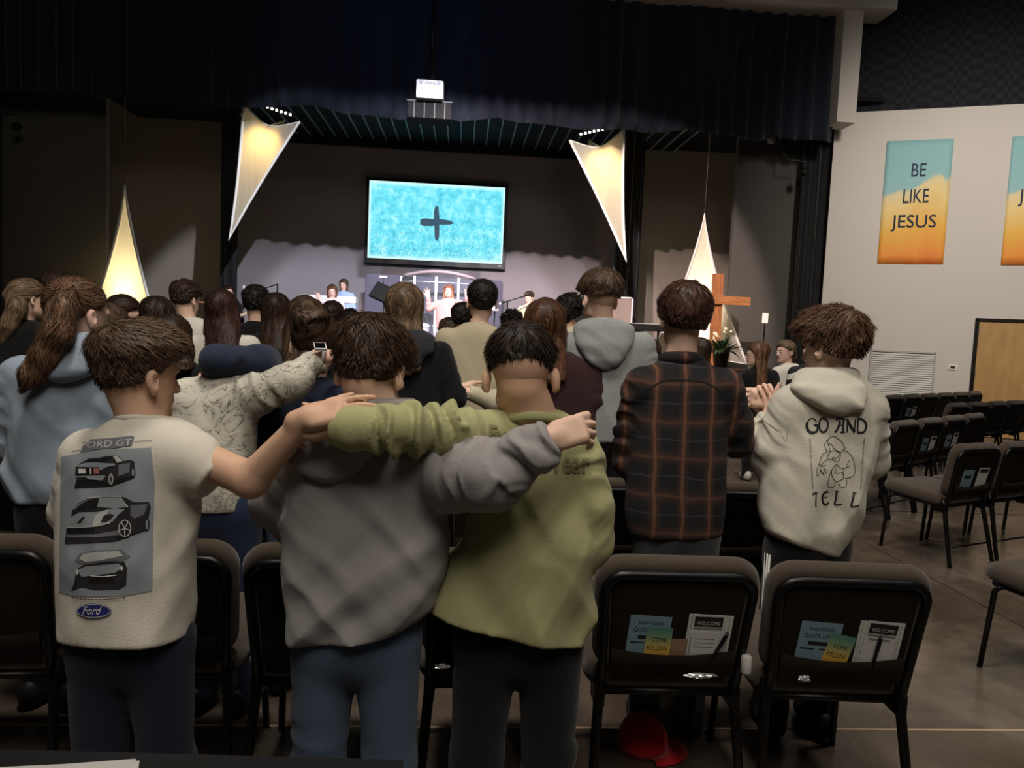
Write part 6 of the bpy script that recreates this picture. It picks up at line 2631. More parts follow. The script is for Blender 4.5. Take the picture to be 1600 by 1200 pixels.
    if k_ == 'short':
        kw = dict(n=int(1500*min(1.0, 4.5/D)), top=.022, side=.008, length=.036, width=.0048 if D < 5 else .007, lift=.007, seed=sd, h=min(.009, res*.6))
        kw.update(ex or {})
        P_.short_hair(H, hm, **kw)
    elif k_ == 'curly':
        P_.short_hair(H, hm, n=900, top=.035, side=.02, length=.03, width=.007, lift=.016, seed=sd, noise=.014, jitter=.9, h=.008)
    elif k_[0] == 'long':
        _, dropm, wt, wb, wave = k_
        hxo = ex.get('hx', 0) if ex else 0
        rows = [(hy-.05*s*k, hx-.075*k*s, hx+.075*k*s, .07, -.01), (hy+.02*k, hx-wt*.95*k, hx+wt*.95*k, .075, -.02), (hy+.12*k, hx-wt*k+hxo*.3, hx+wt*k+hxo*.3, .065, -.045),
                (hy+(.12+dropm)*.6*k, hx-(wt+wb)/2*k+hxo*.7, hx+(wt+wb)/2*k+hxo*.7, .055, -.085), (hy+dropm*.9*k, hx-wb*k+hxo, hx+wb*k+hxo, .04, -.115), (hy+dropm*k, hx-wb*.7*k+hxo, hx+wb*.7*k+hxo, .025, -.115)]
        tail_ = make_loft(P_.rows(rows), n=2.0, cutk=.03)
        cut_face = lambda P: smax(tail_(P), H.loc(P)[:, 1]-.035, .02)
        c_ = H.c
        hh_ = min(.010, res*.8)
        P_.hb = (c_-np.array([max(wt, wb)+.07+abs(hxo)/k, .26, dropm+.05]), c_+np.array([max(wt, wb)+.07+abs(hxo)/k, .18, .2]))
        P_.long_hair(H, hm, cut_face, n=int(1500*min(1.2, 4.5/D)), wave=wave, seed=sd, length=.12, width=.006 if D < 5 else .009, h=hh_, curl=.004 if wave else 0)
    elif k_[0] == 'pony':
        _, tl, pts, rad = k_
        tie_ = H.out(tl)
        pts = [tie_]+[P_.p(*q) for q in pts]
        f = lambda P: smin(H.cap(P, top=.012, side=.009, line=((-.12, -.01), (-.04, -.02), (-.0, .024), (.03, .03), (.06, .06), (.11, .085)), noise=.001), chain(P, pts, rad, .02)-.006*vnoise(P, (40, 40, 10), sd), .014)
        A2 = np.array(pts+[H.c])
        o2, V2, Q2 = P_.mesh('hair', f, A2.min(0)-.15, A2.max(0)+.16, hm, min(.009, res*.75))
        tf_ = tie_.astype(np.float32)

        def fl(P):
            near = (chain(P, pts, rad, .02) < .012)[:, None]
            a = tf_-P
            a = a/(np.linalg.norm(a, axis=1, keepdims=True)+1e-6)
            d = (pts[-1]-pts[0])/np.linalg.norm(pts[-1]-pts[0])
            return np.where(near, d[None].astype(np.float32), a)
        ribbons('hair_locks', f, V2, int(1500*min(1.2, 4.5/D)), fl, lambda P: np.full(len(P), .09), .006 if D < 5 else .009, hm, o2, lift=.006, segs=6, seed=sd, jitter=.1)
    elif k_[0] == 'bun':
        _, bc, br = k_
        c_ = H.out(bc)

        def f(P):
            q = P-c_
            n_ = vnoise(P, 34, sd)
            sw = np.sin(np.arctan2(q[:, 2], q[:, 0])*3+np.linalg.norm(q, axis=1)*90)
            b_ = ellip(P, c_, (br, br*.8, br*.9))-.010*sw-.008*n_
            return smin(H.cap(P, top=.014, side=.010, line=((-.12, -.05), (-.04, -.04), (-.0, .024), (.03, .03), (.06, .06), (.11, .085)), noise=.002), b_, .012)
        lo = np.minimum(H.c-.17, c_-br-.05)
        hi = np.maximum(H.c+.17, c_+br+.05)
        o2, V2, Q2 = P_.mesh('hair', f, lo, hi, hm, min(.007, res*.75))
        cf = c_.astype(np.float32)

        def fl(P):
            a = cf-P
            dd = np.linalg.norm(a, axis=1, keepdims=True)
            sw = np.stack([a[:, 2], 0*a[:, 0], -a[:, 0]], 1)
            return np.where(dd < br*1.25, sw, a/dd)
        ribbons('hair_locks', f, V2, int(1700*min(1.2, 4.0/D)), fl, lambda P: np.full(len(P), .07), .005 if D < 5 else .009, hm, o2, lift=.008, segs=6, seed=sd, jitter=.16)
    if face:
        P_.face(H)
    P_.H = H
    P_.garm = (o, V, Q)
    return P_


NAVY = cloth('navy_fleece', (40, 46, 64), .10, 12)
CREAM = cloth('cream_fleece', (196, 186, 160), .05, 10)
BEIGE = cloth('beige_sweat_fabric', (176, 164, 138), .05, 9)
WHITE = cloth('white_sweat_fabric', (214, 208, 196), .04, 9)
HEATH = mat('heather_grey_fleece', (136, 138, 136), .95, var=.22, vscale=130, bump=.3, bscale=240, sheen=.15)
OATM = mat('oatmeal_fleece', (196, 190, 174), .95, var=.10, vscale=120, bump=.3, bscale=240, sheen=.15)
MAROON = cloth('dark_maroon_jersey', (50, 30, 30), .1, 9)

# navy-sleeved girl with a bun, arm draped over the camouflage jacket
crowd('girl with a twisted brown bun and navy fleece, arm draped over the camouflage jacket', 492, 541, 2.95, 1.05, yaw=0, pitch=22, hair=('bun', (0, -.105, .055), .066), hm=H_BROWN, top=NAVY,
      w=.20, bxo=-8, res=.01, pants=DENIM, garment='fleece',
      arms={-1: dict(pts=lambda P_: [P_.p(410, 566, -.20), P_.p(338, 563, -.24), P_.p(332, 600, .0)], hand=(fw*.5-up*.8, -rt+up*.1, 1))})
# black hoodie, long light brown hair
crowd('woman with long light brown hair in a black hooded top', 632, 486, 3.95, 1.08, yaw=8, hair=('long', .34, .095, .085, .15), hm=H_LIGHT, top=BLACKC, w=.205, bxo=6, res=.011, garment='hoodie',
      hood=(cloth('charcoal_fleece', (44, 44, 50), .1), .15, .16),
      arms={1: dict(pts=lambda P_: [P_.p(712, 622, -.02), P_.p(722, 606, .0)], hand=(rt*.6+up*.3+fw*.4, up, 1))})
# beige sweatshirt
crowd('young man in plain beige sweatshirt with cropped black hair', 753, 474, 4.4, 1.0, yaw=-6, hair='short', hm=H_BLACK, top=BEIGE, w=.215, bxo=-8, res=.011, ears=1.2, folds=.011)
# auburn hair, dark tee
crowd('woman with straight auburn hair in a dark maroon t-shirt', 850, 512, 3.85, 1.1, yaw=-4, hair=('long', .30, .118, .11, .1), hm=H_AUB, top=MAROON, sk=SK3, w=.23, bxo=20, res=.010, sleeve='short', garment='t_shirt',
      arms={1: dict(pts=lambda P_: [P_.p(932, 668, -.02), P_.p(905, 720, .16)], hand=(-rt*.4-up*.3+fw*.8, rt, -1))})
# heather grey hoodie
p10 = crowd('tall young man in heather grey hoodie with faded brown hair', 937, 470, 3.9, 1.1, yaw=-22, pitch=8, hair='short', hm=H_BROWN, top=HEATH, w=.232, bxo=8, res=.009, garment='hoodie', hood=(HEATH, .175, .19), ears=1.1, folds=.012,
            ex=dict(n=2200, top=.036, side=.014, length=.05, line=((-.12, .012), (-.07, .008), (-.02, .02), (.0, .03), (.022, .025), (.045, .05), (.075, .07), (.11, .085))))
add_fade(p10, p10.H, bpy.data.materials['short_fade_stubble'], -.050, .012, .007)
# person hidden behind the auburn woman, cream sleeves around both neighbours
crowd('person in rumpled cream sleeves linking arms between the beige sweatshirt and the grey hoodie', 846, 560, 4.1, .95, yaw=0, pitch=30, hair='short', hm=H_DARK, top=CREAM, w=.18, res=.011,
      arms={-1: dict(pts=lambda P_: [P_.p(772, 628, -.10), P_.p(730, 612, -.16)], hand=(-rt*.9+up*.25+fw*.2, -fw*.5+up*.8, -1)),
            1: dict(pts=lambda P_: [P_.p(930, 648, -.16), P_.p(968, 640, -.16)], hand=(rt*.8+up*.5+fw*.4, -fw*.6+up*.6, 1))})

# ---- flannel shirt
def plaid():
    m = bpy.data.materials.new('black_orange_plaid')
    m.use_nodes = True
    nt = m.node_tree
    b = nt.nodes['Principled BSDF']
    b.inputs['Roughness'].default_value = .95
    tc = nt.nodes.new('ShaderNodeTexCoord')
    nz = nt.nodes.new('ShaderNodeTexNoise')
    nz.inputs['Scale'].default_value = 5
    nt.links.new(tc.outputs['Object'], nz.inputs['Vector'])
    ad = nt.nodes.new('ShaderNodeMix')
    ad.data_type = 'VECTOR'
    ad.inputs[0].default_value = .035
    nt.links.new(tc.outputs['Object'], ad.inputs[4])
    nt.links.new(nz.outputs['Color'], ad.inputs[5])
    sp = nt.nodes.new('ShaderNodeSeparateXYZ')
    nt.links.new(ad.outputs[1], sp.inputs[0])

    def stripe(sock, period, off, width):
        a = nt.nodes.new('ShaderNodeMath')
        a.operation = 'ADD'
        a.inputs[1].default_value = off+50*period
        nt.links.new(sock, a.inputs[0])
        p_ = nt.nodes.new('ShaderNodeMath')
        p_.operation = 'PINGPONG'
        p_.inputs[1].default_value = period/2
        nt.links.new(a.outputs[0], p_.inputs[0])
        r_ = nt.nodes.new('ShaderNodeMapRange')
        r_.inputs[1].default_value = width
        r_.inputs[2].default_value = width*.35
        r_.inputs[3].default_value = 0
        r_.inputs[4].default_value = 1
        nt.links.new(p_.outputs[0], r_.inputs[0])
        return r_.outputs[0]

    def mixc(fac, base, colr, k):
        f_ = nt.nodes.new('ShaderNodeMath')
        f_.operation = 'MULTIPLY'
        f_.inputs[1].default_value = k
        nt.links.new(fac, f_.inputs[0])
        x = nt.nodes.new('ShaderNodeMix')
        x.data_type = 'RGBA'
        nt.links.new(f_.outputs[0], x.inputs[0])
        if isinstance(base, tuple):
            x.inputs[6].default_value = (*lin(base), 1)
        else:
            nt.links.new(base, x.inputs[6])
        x.inputs[7].default_value = (*lin(colr), 1)
        return x.outputs[2]
    c = mixc(stripe(sp.outputs[2], .13, .0, .030), (16, 15, 18), (58, 38, 28), .6)
    c = mixc(stripe(sp.outputs[0], .095, .0, .024), c, (66, 42, 30), .6)
    c = mixc(stripe(sp.outputs[0], .095, .0, .007), c, (138, 88, 60), .42)
    c = mixc(stripe(sp.outputs[2], .13, .0, .008), c, (104, 68, 50), .36)
    c = mixc(stripe(sp.outputs[2], .13, .065, .004), c, (72, 68, 74), .4)
    nt.links.new(c, b.inputs['Base Color'])
    return m


PLAID = plaid()
p11 = Person(1062, 700, 2.75, 'young man in black and orange plaid flannel shirt', G_AUD, .009)
H11 = Head(p11.p(1068, 500), yaw=-6, pitch=6, scale=1.0)
f = union([lambda P: H11.sdf(P, 1.), limb([H11.out((0, -.02, -.03)), p11.p(1064, 552), p11.p(1064, 600)], [.052, .054, .07]),
           limb([p11.p(1130, 600), p11.p(1158, 690, .04), p11.p(1140, 690, .28)], [.045, .04, .028]), handf(p11.p(1140, 690, .28), fw*.8-rt*.3, up, 1, .95),
           limb([p11.p(1000, 600), p11.p(988, 690, .06), p11.p(1020, 690, .28)], [.045, .04, .028]), handf(p11.p(1020, 690, .28), fw*.8+rt*.3, up, -1, .95)], .015)
p11.mesh('body', f, *p11.bx(960, 720, 1190, 440, -.15, .45), SK1, .0065)
f = union([make_loft(p11.rows([(560, 1040, 1092, .07), (570, 1016, 1112, .085), (584, 1000, 1132, .10), (605, 988, 1142, .11), (660, 984, 1136, .115), (740, 980, 1132, .12), (800, 978, 1128, .125), (836, 984, 1124, .12)]),
                     folds=[drape(.009, 8, 1.6, 61, .15)]),
           make_sleeve([p11.p(1004, 606), p11.p(988, 680, .04), p11.p(984, 720, .06), p11.p(1020, 700, .24)], [.078, .066, .062, .045], .006, .07, 62),
           make_sleeve([p11.p(1130, 606), p11.p(1146, 660, .02), p11.p(1152, 690, .05), p11.p(1138, 692, .24)], [.078, .066, .058, .045], .006, .07, 63)], .03)
o_fl, V_, Q_ = p11.mesh('flannel_shirt', f, *p11.bx(945, 850, 1195, 548, -.18, .34), PLAID, .008)
# collar fold and yoke seam
p11.collar(p11.p(1064, 562, -.01), .070, .066, .016, PLAID, tilt=-8)
seam = mat('dark_seam', (12, 11, 12), .9, var=.1)
prints('yoke_seam', p11, (V_, Q_), [(ribbon_poly(catmull([(1006, 612), (1035, 596), (1064, 594), (1100, 597), (1128, 612)]), 1.6)+ribbon_poly([(1064, 596), (1066, 640)], 1.1), seam)], o_fl)
hl, hr = p11.p(1030, 830), p11.p(1086, 830)
p11.trousers(hl, hr, cloth('grey_denim', (66, 68, 70), .3, 18), r=.095, wy=.11)
p11.shoes(hl, hr, MATS['black_trainer'])
p11.short_hair(H11, hairmat('chestnut_hair', (34, 22, 17), (84, 58, 46), .42), n=3600, top=.026, side=.018, length=.055, width=.0038, lift=.006, seed=22, fwd=.15, jitter=.12, free=.8,
               line=((-.12, -.05), (-.06, -.042), (-.02, -.03), (.0, .0), (.022, -.005), (.04, .03), (.075, .066), (.11, .082)))

# ---- boy in the GO AND TELL hoodie
p12 = Person(1270, 720, 2.78, 'boy in oatmeal hoodie printed GO AND TELL, hands clasped in front', G_AUD, .008)
H12 = Head(p12.p(1300, 545), yaw=-30, pitch=8, scale=1.04)
wl_, wr_ = p12.p(1207, 623, .11), p12.p(1192, 640, .155)
hL = handf(wl_, -rt*1.0+up*.05+fw*.12, -fw*.95+up*.15, -1, .92, curl=((22, 28, 18), (22, 30, 20), (24, 32, 20), (26, 34, 20)), spread=3, thumb=(.92, .25, -.3), thumbcurl=35)
hR = handf(wr_, up*.9-rt*.18-fw*.1, fw*.9+up*.25, 1, .95, curl=((58, 62, 40), (58, 62, 40), (56, 62, 40), (54, 62, 40)), spread=3, thumb=(.75, .65, -.1))
f = union([lambda P: H12.sdf(P, 1.), limb([H12.out((0, -.02, -.03)), p12.p(1298, 590), p12.p(1290, 640)], [.05, .052, .07]),
           limb([p12.p(1200, 715, .02), p12.p(1203, 650, .1), wl_], [.04, .028, .026]), limb([p12.p(1345, 690, .1), p12.p(1275, 690, .28), wr_], [.045, .04, .026]), hL, hR], .008)
p12.mesh('body', f, *p12.bx(1140, 740, 1370, 480, -.14, .42), SK1, .0055)
f = union([make_loft(p12.rows([(585, 1262, 1340, .075), (600, 1238, 1358, .095), (625, 1222, 1366, .11), (660, 1214, 1369, .12), (700, 1206, 1369, .13), (745, 1194, 1358, .135), (800, 1186, 1346, .135), (835, 1192, 1336, .13), (848, 1200, 1322, .118), (866, 1206, 1312, .112)]),
                     folds=[drape(.016, 6, 2.0, 71, -.3), drape(.008, 11, 4, 72, .6)]),
           make_sleeve([p12.p(1240, 638, -.01), p12.p(1208, 700, .02), p12.p(1198, 716, .05), p12.p(1192, 672, .10), p12.p(1199, 646, .11)], [.088, .074, .068, .052, .038], .009, .075, 73, bunch=([0, .4, 1], [.3, .8, 1.1])),
           make_sleeve([p12.p(1350, 640), p12.p(1360, 720, .08), p12.p(1300, 700, .28)], [.085, .066, .045], .006, .07, 74)], .035)
f = with_cut(f, below(p12, (1195, 832), (1285, 862)), .02)
o_go, V_, Q_ = p12.mesh('hoodie', f, *p12.bx(1160, 870, 1400, 575, -.2, .36), OATM, .0062)
VQgo = (V_, Q_)
f = make_loft(p12.rows([(574, 1252, 1342, .085, .0), (588, 1240, 1346, .08, -.03), (604, 1238, 1352, .07, -.07), (622, 1252, 1356, .055, -.10), (636, 1272, 1352, .045, -.12), (646, 1294, 1338, .035, -.125), (653, 1308, 1326, .02, -.12)]),
              n=2.1, folds=[drape(.014, 8, 8, 75, .8)], cutk=.03)
f2 = lambda P: smax(f(P), -ellip(P, H12.c+np.array([0, .04, -.07], np.float32), (.072, .10, .12)), .012)
p12.mesh('hood', f2, *p12.bx(1225, 662, 1370, 562, -.2, .12), OATM, .006)
hl, hr = p12.p(1232, 855), p12.p(1290, 855)
p12.trousers(hl, hr, cloth('black_track_fabric', (20, 20, 22), .1), r=.09, wy=.11)
for dx in (-.012, .0, .012):
    a_, b_ = np.array(hl)+[-.088, -.02+dx*1.5, -.02], np.array([hl[0]-.075, hl[1]-.02+dx*1.5, .08])
    MB().tube([a_, (a_*.5+b_*.5)+[-.004, 0, 0], b_], .004, 6).build('side_stripe', M_PAPER, p12.root, smooth=True)
p12.shoes(hl, hr, MATS['black_trainer'])
p12.short_hair(H12, hairmat('tousled_brown_hair', (38, 25, 18), (104, 74, 54)), n=3800, top=.034, side=.022, length=.06, width=.0036, lift=.014, seed=27, fwd=.3, jitter=.35, quiff=.016, free=.6, noise=.007,
               line=((-.12, -.045), (-.06, -.04), (-.02, -.02), (.0, .016), (.022, .002), (.04, .03), (.075, .055), (.11, .065)))
Z5 = lambda x, y: (1240+x/7.5, 640+y/7.5)
K = lambda pts, w, n=5: ribbon_poly(catmull([Z5(*q) for q in pts], n), w)
art = []
K0 = K
K = lambda pts, w, n=5: K0(pts, [q*1.5 for q in w] if isinstance(w, list) else w*1.5, n)
# GO AND
art += K([(268, 140), (240, 108), (190, 110), (158, 160), (160, 225), (195, 265), (240, 268), (272, 250)], [1.2]*3*5+[3.0]*3*5+[2.2]*6)
art += K([(236, 185), (278, 185), (274, 262)], 2.2)
art += K([(350, 104), (318, 112), (300, 170), (310, 240), (348, 264), (384, 240), (402, 180), (390, 125), (350, 104)], 2.0)
art += K([(500, 128), (520, 108), (605, 112)], 1.8)+K([(535, 125), (540, 170), (505, 240), (482, 266)], 2.4)+K([(590, 112), (578, 190), (582, 268)], 2.2)+K([(515, 185), (590, 185)], 1.0)+K([(545, 266), (600, 268)], 1.4)
art += K([(630, 110), (628, 190), (626, 268)], 1.6)+K([(625, 112), (670, 200), (715, 262)], 2.8)+K([(722, 112), (716, 200), (708, 275)], 1.4)
art += K([(752, 112), (750, 190), (748, 270)], 1.8)+K([(748, 110), (800, 112), (845, 160), (846, 215), (815, 265), (745, 270)], 2.2)
K = K0
# hugging figures line drawing
art += K([(400, 390), (405, 345), (440, 315), (490, 318), (530, 350), (570, 385), (585, 430), (605, 455), (580, 470), (560, 495), (545, 505)], .85)
art += K([(405, 395), (450, 415), (470, 455), (500, 475), (545, 500)], .85)+K([(395, 355), (370, 385), (365, 430), (385, 480), (400, 500)], .85)
art += K([(400, 400), (415, 440), (425, 490)], .85)+K([(425, 490), (470, 482), (540, 500), (550, 520)], .85)+K([(425, 490), (400, 540), (385, 585)], .85)
art += K([(385, 495), (340, 525), (315, 575), (300, 630), (275, 690), (270, 760), (290, 775), (310, 720)], .85)
art += K([(310, 720), (315, 680), (345, 620), (400, 585), (455, 590), (510, 612), (535, 580), (550, 520)], .85)
art += K([(455, 585), (450, 570), (470, 560), (480, 575), (520, 545), (545, 515)], .85)
art += K([(580, 475), (640, 500), (690, 570), (715, 660), (715, 740), (680, 790), (600, 808)], .85)
art += K([(655, 590), (620, 650)], .85)+K([(665, 658), (620, 675), (580, 690), (530, 670), (510, 640), (480, 650)], .85)
art += K([(480, 650), (450, 700), (445, 760), (470, 820), (510, 842), (560, 820), (580, 800), (585, 690)], .85)
art += K([(470, 740), (520, 745), (570, 735), (585, 800)], .85)+K([(480, 660), (500, 660)], .8)+K([(478, 690), (505, 690)], .8)+K([(472, 715), (500, 718)], .8)
art += K([(300, 635), (330, 660), (375, 650)], .8)+K([(345, 680), (395, 715)], .8)+K([(320, 710), (360, 765)], .8)+K([(345, 700), (385, 745)], .8)+K([(315, 715), (335, 740), (355, 765)], .8)
art += K([(440, 700), (415, 790), (400, 900), (470, 903), (490, 850)], .85, 2)+K([(525, 850), (545, 903), (615, 903), (618, 820)], .85, 2)
K = lambda pts, w, n=5: K0(pts, w*1.5, n)
# TELL
art += K([(220, 1000), (240, 980), (278, 978)], 1.6)+K([(262, 985), (258, 1140)], 1.2)
art += K([(405, 965), (365, 970), (335, 1020), (345, 1090), (380, 1115), (405, 1085)], 2.0)+K([(345, 1030), (395, 1025)], 1.0)
art += K([(505, 960), (495, 1040), (475, 1110)], 2.0)+K([(475, 1110), (520, 1115), (565, 1105)], 1.6)+K([(488, 958), (528, 960)], 1.2)
art += K([(708, 978), (690, 1060), (670, 1130)], 2.0)+K([(670, 1130), (715, 1138), (765, 1120)], 1.6)+K([(690, 975), (735, 980)], 1.2)
small = []


def vtext(txt, a, b, h):
    a, b = np.array(Z5(*a)), np.array(Z5(*b))
    d = b-a
    n_ = np.array([-d[1], d[0]])/np.linalg.norm(d)
    tv, tf = text_poly(txt)
    P = [a+d*u+n_*h*(-v) for u, v in tv]
    return [[P[i] for i in q] for q in tf]


small += vtext('GO INTO ALL THE WORLD AND', (180, 335), (215, 930), 2.6)
small += vtext('PREACH THE GOSPEL TO ALL CREATION', (815, 340), (775, 930), 2.6)
prints('print', p12, VQgo, [(art, M_INKB), (small, mat('faded_black_ink', (70, 68, 64), .8, var=.05))], o_go, step=3.5)
prints('sleeve_seam', p12, VQgo, [(ribbon_poly(catmull([(1218, 668), (1228, 690), (1232, 662)]), .4)+ribbon_poly(catmull([(1186, 650), (1200, 662), (1218, 674)]), .9), mat('oatmeal_seam', (120, 114, 100), .9, var=.05))], o_go)
# ------------------------------------------------------------------ farther rows
def stripes(name, ca, cb, period, skew=0.0):
    m = bpy.data.materials.new(name)
    m.use_nodes = True
    nt = m.node_tree
    b = nt.nodes['Principled BSDF']
    b.inputs['Roughness'].default_value = .9
    tc = nt.nodes.new('ShaderNodeTexCoord')
    mp = nt.nodes.new('ShaderNodeMapping')
    mp.inputs['Rotation'].default_value = (0, skew, 0)
    nt.links.new(tc.outputs['Object'], mp.inputs[0])
    sp = nt.nodes.new('ShaderNodeSeparateXYZ')
    nt.links.new(mp.outputs[0], sp.inputs[0])
    p_ = nt.nodes.new('ShaderNodeMath')
    p_.operation = 'PINGPONG'
    p_.inputs[1].default_value = period/2
    nt.links.new(sp.outputs[2], p_.inputs[0])
    g = nt.nodes.new('ShaderNodeMath')
    g.operation = 'GREATER_THAN'
    g.inputs[1].default_value = period/4
    nt.links.new(p_.outputs[0], g.inputs[0])
    x = nt.nodes.new('ShaderNodeMix')
    x.data_type = 'RGBA'
    x.inputs[6].default_value = (*lin(ca), 1)
    x.inputs[7].default_value = (*lin(cb), 1)
    nt.links.new(g.outputs[0], x.inputs[0])
    nt.links.new(x.outputs[2], b.inputs['Base Color'])
    return m


G_BACK = 'young people in the farther rows'
STR = stripes('black_white_stripes', (22, 22, 24), (216, 212, 200), .055)
STR2 = stripes('bold_black_white_stripes', (16, 16, 18), (220, 216, 206), .09, .5)
c_ = lambda *a, **k: crowd(*a, group=G_BACK, **k)
c_('girl in black with a light brown ponytail beside the dark-haired teenager', 44, 470, 4.2, .95, yaw=38, hm=H_LIGHT, hair=('pony', (0, -.10, .02), [(28, 480, -.10), (14, 508, -.10), (4, 540, -.08)], [.03, .045, .045, .02]), w=.2, bxo=-12)
c_('teenager with short dark hair in black, between the ponytail girls', 90, 457, 4.8, .98, yaw=40, hm=H_DARK, sk=SK2, w=.2, bxo=-10, res=.015)
c_('woman with hair tied back, face turned in profile in front of the glowing spire', 193, 492, 5.0, 1.0, yaw=78, pitch=18, hm=H_DARK, hair=('bun', (0, -.11, -.01), .04), face=True, res=.012)
c_('girl with loose wavy brown hair below the profile woman', 172, 512, 4.3, 1.0, yaw=12, pitch=14, hm=H_BROWN, hair=('long', .17, .105, .10, .5), w=.19)
c_('girl with long straight dark hair beside the glowing spire', 247, 498, 4.6, 1.0, yaw=22, pitch=10, hm=H_DARK, hair=('long', .30, .10, .10, .1), w=.19, bxo=-6)
c_('person with a glossy dark brown bob and black top behind the car-print boy', 270, 532, 3.9, .98, yaw=8, pitch=10, hm=H_DARK, hair=('long', .17, .108, .095, .0), w=.2, bxo=10)
c_('boy in plain white sweatshirt with short dark hair, near the copper rail', 290, 470, 5.0, 1.0, yaw=28, pitch=12, hm=H_DARK, top=WHITE, w=.21, bxo=6)
ph = c_('girl with long dark reddish hair in a white striped-sleeve jacket', 347, 487, 4.7, 1.02, yaw=10, hm=H_RED, hair=('long', .34, .115, .12, .25), top=WHITE, w=.21, garment='jacket')
prints('sleeve_stripes', ph, ph.garm[1:], [(ribbon_poly(catmull([(322, 505), (332, 511), (336, 522)]), 2.0)+ribbon_poly(catmull([(326, 501), (338, 508), (342, 522)]), 1.6), M_INKB)], ph.garm[0])
c_('young man in a black t-shirt with cropped black hair, bare neck, beside the bass', 400, 477, 5.4, 1.05, yaw=3, hm=H_BLACK, top=BLACKC, w=.2, ears=1.3)
c_('girl with half-tied dark brown hair next to the black t-shirt', 431, 490, 5.0, 1.0, yaw=-6, hm=H_DARK, hair=('long', .36, .10, .11, .2), w=.19, bxo=-4)
c_('woman with full long brown hair standing before the keyboard', 478, 503, 3.95, 1.0, yaw=8, pitch=8, hm=H_BROWN, hair=('long', .27, .122, .125, .3), w=.2)
pl = c_('boy in a white shirt with bold black lettering', 520, 496, 6.3, 1.0, yaw=12, hm=H_DARK, top=WHITE, w=.19)
prints('lettering', pl, pl.garm[1:], [(text_px('JESUS', 505, 513, 528, 522), M_INKB)], pl.garm[0], step=2)
c_('child with smooth black hair in front of the lettered shirt', 546, 510, 6.0, 1.0, yaw=-5, hm=H_BLACK, w=.18, ex=dict(side=.016))
pn = c_('child with a brown bob in a black and white striped shirt', 701, 519, 6.8, 1.0, yaw=5, hm=H_BROWN, hair=('long', .17, .10, .095, .0), top=STR, w=.18)
prints('shirt_emblem', pn, pn.garm[1:], [([[(686, 538), (712, 538), (712, 552), (686, 552)]], mat('yellow_print', (206, 196, 70), .8, var=.1))], pn.garm[0], step=3)
c_('teenager with a dark fade haircut beside the beige sweatshirt', 724, 500, 6.0, 1.0, yaw=35, hm=H_BLACK, sk=SK2, w=.19)
c_('child with tight curly black hair near the boom microphone', 799, 510, 7.0, 1.0, hm=H_BLACK, hair='curly', w=.18, sk=SK2)
c_('child with rumpled dark hair right beside the auburn-haired woman', 802, 532, 5.4, 1.0, yaw=-10, hm=H_DARK, hair='short', w=.18)
c_('young man with bushy black hair in a cream shirt', 889, 489, 6.0, 1.02, yaw=-10, hm=H_BLACK, hair='curly', top=CREAM, sk=SK2, w=.2, bxo=4)
c_('teenager with dark hair in front of the cream shirt', 873, 498, 5.6, .98, yaw=-20, hm=H_BLACK, w=.18, ex=dict(side=.016))
c_('girl with chin-length dark hair between the grey hoodie and the flannel', 1011, 556, 5.6, 1.0, yaw=-15, hm=H_DARK, hair=('long', .18, .10, .09, .0), w=.18)
c_('girl with dark brown hair by the flower pot', 1091, 552, 6.4, 1.0, yaw=-30, hm=H_DARK, hair=('long', .2, .10, .09, .1), w=.19, bxo=6)
c_('girl with long straight brown hair in profile, black top, near the lamp stand', 1183, 555, 7.8, 1.05, yaw=-78, hm=hairmat('long_chestnut_hair', (62, 42, 30), (120, 86, 62)), hair=('long', .46, .11, .11, .1), w=.17, face=True, res=.012, bxo=4)
c_('girl in white t-shirt with a low bun, looking back over her shoulder', 1227, 551, 8.0, 1.02, yaw=-112, pitch=2, hm=H_LIGHT, hair=('bun', (0, -.115, -.045), .05), top=WHITE, sleeve='short', garment='t_shirt', w=.16, bxo=6, face=True, res=.011, sk=SKS)
c_('person in a bold black and white striped top beside the white t-shirt girl', 1268, 548, 7.0, 1.0, yaw=-10, hm=H_DARK, top=STR2, w=.19)

# ------------------------------------------------------------------ people on the stage
G_ST = 'band members on the stage'
PINK = cloth('dusty_pink_knit', (196, 142, 140), .08, 20)
PALEP = cloth('pale_pink_blouse', (226, 204, 204), .05, 12)
DENIMS = cloth('washed_blue_shirt', (150, 172, 206), .25, 40)
s_ = lambda *a, **k: crowd(*a, group=G_ST, stage=True, **k)
s_('singer with wavy shoulder-length ginger hair and dusty pink sweater, both hands raised', 701, 456, 13.6, 1.0, yaw=190, pitch=-4, hm=H_GING, hair=('long', .24, .10, .11, .5), top=PINK, sk=SKS, w=.24, pants=PALEP, face=True, res=.011, garment='sweater',
   arms={-1: dict(pts=lambda P_: [P_.p(671, 482, -.05), P_.p(669, 464, -.12)], hand=(up*1.0-rt*.15, fw, -1), hs=1.05, curl=(4, 6, 4), spread=9),
         1: dict(pts=lambda P_: [P_.p(733, 482, -.05), P_.p(729, 463, -.12)], hand=(up*1.0+rt*.1, fw, 1), hs=1.05, curl=(4, 6, 4), spread=9)})
s_('woman with brown hair and pale pink blouse at the front of the white keyboard', 519, 456, 13.7, 1.0, yaw=172, pitch=8, hm=H_AUB, hair=('long', .22, .10, .09, .2), top=PALEP, sk=SKS, w=.19, face=True, pants=PALEP,
   arms={-1: dict(pts=lambda P_: [P_.p(502, 476, -.06), P_.p(499, 466, -.14)], hand=(up*.8-rt*.3, fw, -1), curl=(10, 15, 10))})
s_('woman with long brown hair in a washed blue shirt behind the keyboard', 537, 446, 15.5, 1.02, yaw=188, pitch=6, hm=H_BROWN, hair=('long', .3, .10, .09, .2), top=DENIMS, sk=SKS, w=.19, face=True, pants=DENIM)
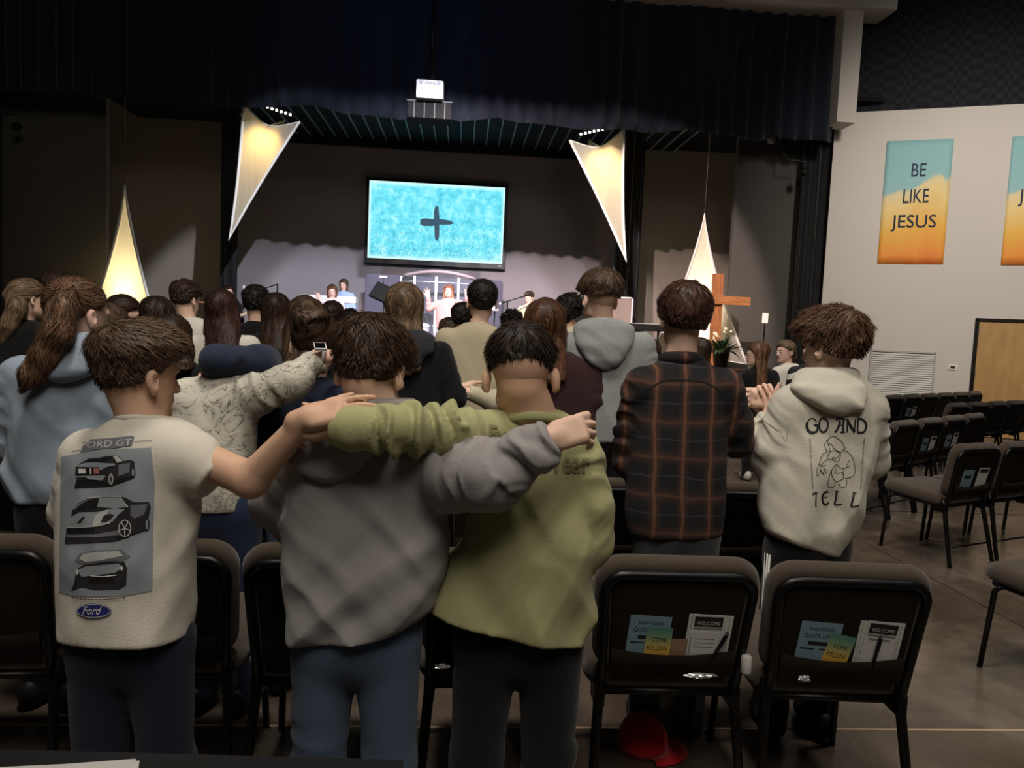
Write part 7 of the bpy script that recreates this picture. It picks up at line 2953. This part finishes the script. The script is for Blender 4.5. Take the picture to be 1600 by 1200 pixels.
s4 = s_('balding bass player in dark clothes beside the black curtain leg', 357, 459, 13.0, 1.0, yaw=150, pitch=10, hm=H_DARK, top=BLACKC, sk=SKS, w=.2, face=True,
        ex=dict(line=((-.12, -.05), (-.06, -.03), (-.02, .0), (.0, .03), (.03, .05), (.05, .1), (.11, .12))))
s_('young man with light brown hair and cream shirt at the boom microphone', 827, 466, 14.3, 1.0, yaw=-140, pitch=16, hm=H_BROWN, top=CREAM, sk=SKS, w=.19, face=True)
s_('seated musician with dark hair and white shirt behind the music stand', 606, 478, 14.9, 1.0, yaw=175, pitch=10, hm=H_BLACK, top=WHITE, sk=SKS, w=.18, face=True)
# bass guitar
ga, gb = onY(345, 505, 13.14), onY(396, 486, 13.14)
e = empty('bass_guitar', (ga+gb)/2*[1, 1, 0]+[0, 0, ga[2]], label='pale-necked bass guitar held by the balding bass player', cat='guitar')
q = np.array(e.location)
d = (gb-ga)/np.linalg.norm(gb-ga)
MB().tube([ga-q, gb-q], .028, 8).build('neck', mat('pale_maple', (222, 186, 150), .4, var=.1, vscale=20), e, smooth=True)
MB().tube([gb-q, gb-q+d*.07, gb-q+d*.16], [.03, .05, .035], 8, ell=.4).build('headstock', MATS['pale_maple'], e, smooth=True)
t = MB()
n_ = np.cross(d, (0, 1, 0))
cc = ga-q-d*.18
out = [(-.22, .0), (-.2, .13), (-.08, .17), (.02, .12), (.1, .15), (.2, .1), (.16, .03), (.16, -.03), (.2, -.1), (.08, -.14), (.0, -.12), (-.1, -.16), (-.2, -.12)]
V = []
for y in (-.02, .02):
    V += [cc+d*a+n_*b_+np.array([0, y, 0]) for a, b_ in out]
N_ = len(out)
t.add(V, [tuple(range(N_)), tuple(range(2*N_-1, N_-1, -1))]+[(i, (i+1) % N_, N_+(i+1) % N_, N_+i) for i in range(N_)])
t.build('body', mat('sunburst_lacquer', (120, 60, 36), .25, var=.2), e)
for k in range(4):
    MB().tube([ga-q-d*.1+n_*(.012-.008*k)+np.array([0, -.03, 0]), gb-q+n_*(.012-.008*k)+np.array([0, -.03, 0])], .0015, 4).build('string', M_ALU, e)
